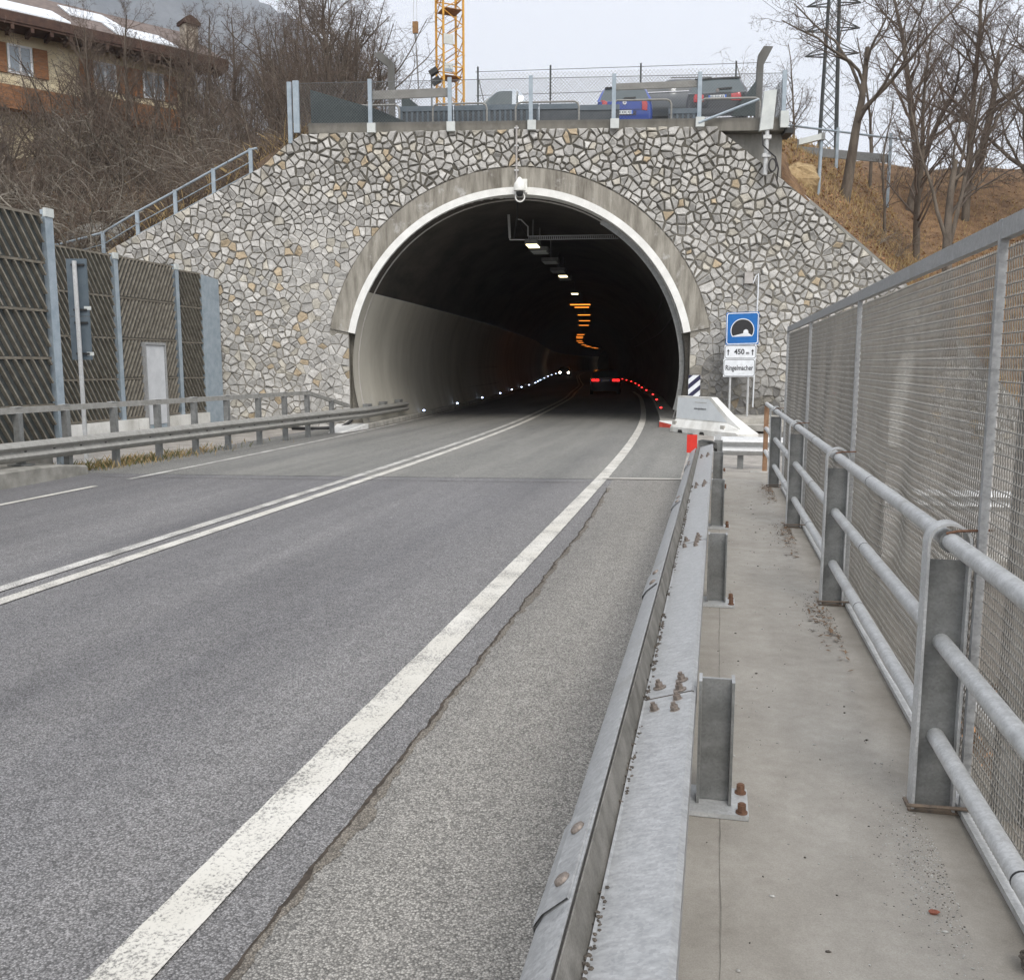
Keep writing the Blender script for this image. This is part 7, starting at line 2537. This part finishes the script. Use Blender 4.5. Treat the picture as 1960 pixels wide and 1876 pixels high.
# ochre boulder and camera post near the right end of the deck
mb = MB()
rr = random.Random(4)
u0, w0 = 8.7, 2.2
bc = Vector(PW(u0 - 0.25, hill(u0, w0) + 0.05, w0))
rows = []
for i in range(13):
    th = PI * i / 12
    row = []
    for j in range(20):
        ph = 2 * PI * j / 20
        dv = Vector((math.sin(th) * math.cos(ph), math.sin(th) * math.sin(ph), math.cos(th)))
        q = Vector((round(dv.x * 1.6) / 1.6, round(dv.y * 1.6) / 1.6, round(dv.z * 1.6) / 1.6))
        rr_ = 0.58 * (0.80 + 0.28 * noise.noise(dv * 1.7) + 0.10 * noise.noise(dv * 4.5 + Vector((3, 1, 0))) + 0.10 * q.length)
        row.append(tuple(bc + PU * dv.x * rr_ * 1.45 + PN * dv.y * rr_ + Vector((0, 0, dv.z * rr_ * (0.95 if dv.z > 0 else 1.3)))))
    rows.append(row)
mb.grid(rows, True)
tag(build(mb, 'boulder', M['rock'], smooth=False), 'big ochre boulder beside the abutment block at the top of the right slope', 'boulder')
u0, w0 = 9.0, 2.0
bz = hill(u0, w0)
cpst = thing('camera_post', 'grey post carrying a horizontal pale camera housing on the right slope', 'camera post', PW(u0, bz, w0))
mb = MB(); mb.tube([PW(u0, bz - 0.4, w0), PW(u0 + 0.04, bz + 1.75, w0)], 0.055, 10)
build(mb, 'post', M['blue_steel'], cpst, smooth=True, auto=40)
mb = MB(); c_ = Vector(PW(u0 - 0.32, bz + 1.58, w0)); mb.obox(c_, (PU * 0.96 + Vector((0, 0, .22))) * 0.34, PN * 0.11, (0, 0, 0.085))
build(mb, 'camera_housing', M['pale_box'], cpst)
mb = MB(); mb.obox(Vector(PW(u0 + 0.03, bz + 1.66, w0)), PU * 0.09, PN * 0.10, (0, 0, 0.10))
build(mb, 'bracket', M['galv_dark'], cpst)
# guardrail and railing along the upper road behind the abutment
ug = thing('upper_guardrail', 'grey guardrail with a thin top rail along the upper road right of the deck', 'guardrail', PW(10, 9, 6))
mb = MB()
for z, h in ((9.10, .30),):
    mb.beam(PW(7.7, z + .1, 6.0), PW(13.5, z + 0.35, 9.5), 0.06, h)
build(mb, 'w_beam', M['galv_dark'], ug)
mb = MB(); mb.tube([PW(7.7, 10.05, 6.0), PW(14.5, 10.2, 10)], 0.04, 6)
build(mb, 'top_rail', M['blue_steel'], ug)
for i, t in enumerate((0.16, 0.50, 0.84)):
    p = Vector(PW(7.7, 9.0, 6.0)).lerp(Vector(PW(14.5, 9.3, 10)), t)
    mb = MB(); mb.box(p.x - .05, p.x + .05, p.y - .05, p.y + .05, p.z - 1.6, p.z + 1.1)
    build(mb, 'post', M['blue_steel'], ug)
# long pale branch-like pipe down the right edge of the wall
dp = thing('slope_pipe', 'pale pipe lying along the sloping right edge of the stone wall', 'pipe', PW(9.5, 5, 0.7))
mb = MB()
mb.tube([PW(u, wtop(u) + 0.14 + 0.08 * math.sin(u * 1.7), 0.62) for u in fr(8.0, 12.0, 0.25)], 0.07, 8)
build(mb, 'pipe', M['pvc'], dp, smooth=True)

# ================================================================== AIR
mb = MB()
mb.box(-3100, 900, -500, 3400, -12, 1700)
hz = build(mb, 'haze', None)
hm = bpy.data.materials.new('haze')
hm.use_nodes = True
hn_ = hm.node_tree
for n in list(hn_.nodes): hn_.nodes.remove(n)
ho_ = hn_.nodes.new('ShaderNodeOutputMaterial')
hv = hn_.nodes.new('ShaderNodeVolumePrincipled')
hv.inputs['Color'].default_value = (0.84, 0.89, 1.0, 1)
hv.inputs['Density'].default_value = 0.00022
hn_.links.new(hv.outputs[0], ho_.inputs['Volume'])
hz.data.materials.append(hm)
tag(hz, 'pale winter haze that veils the far wooded mountain', 'haze', kind='stuff')
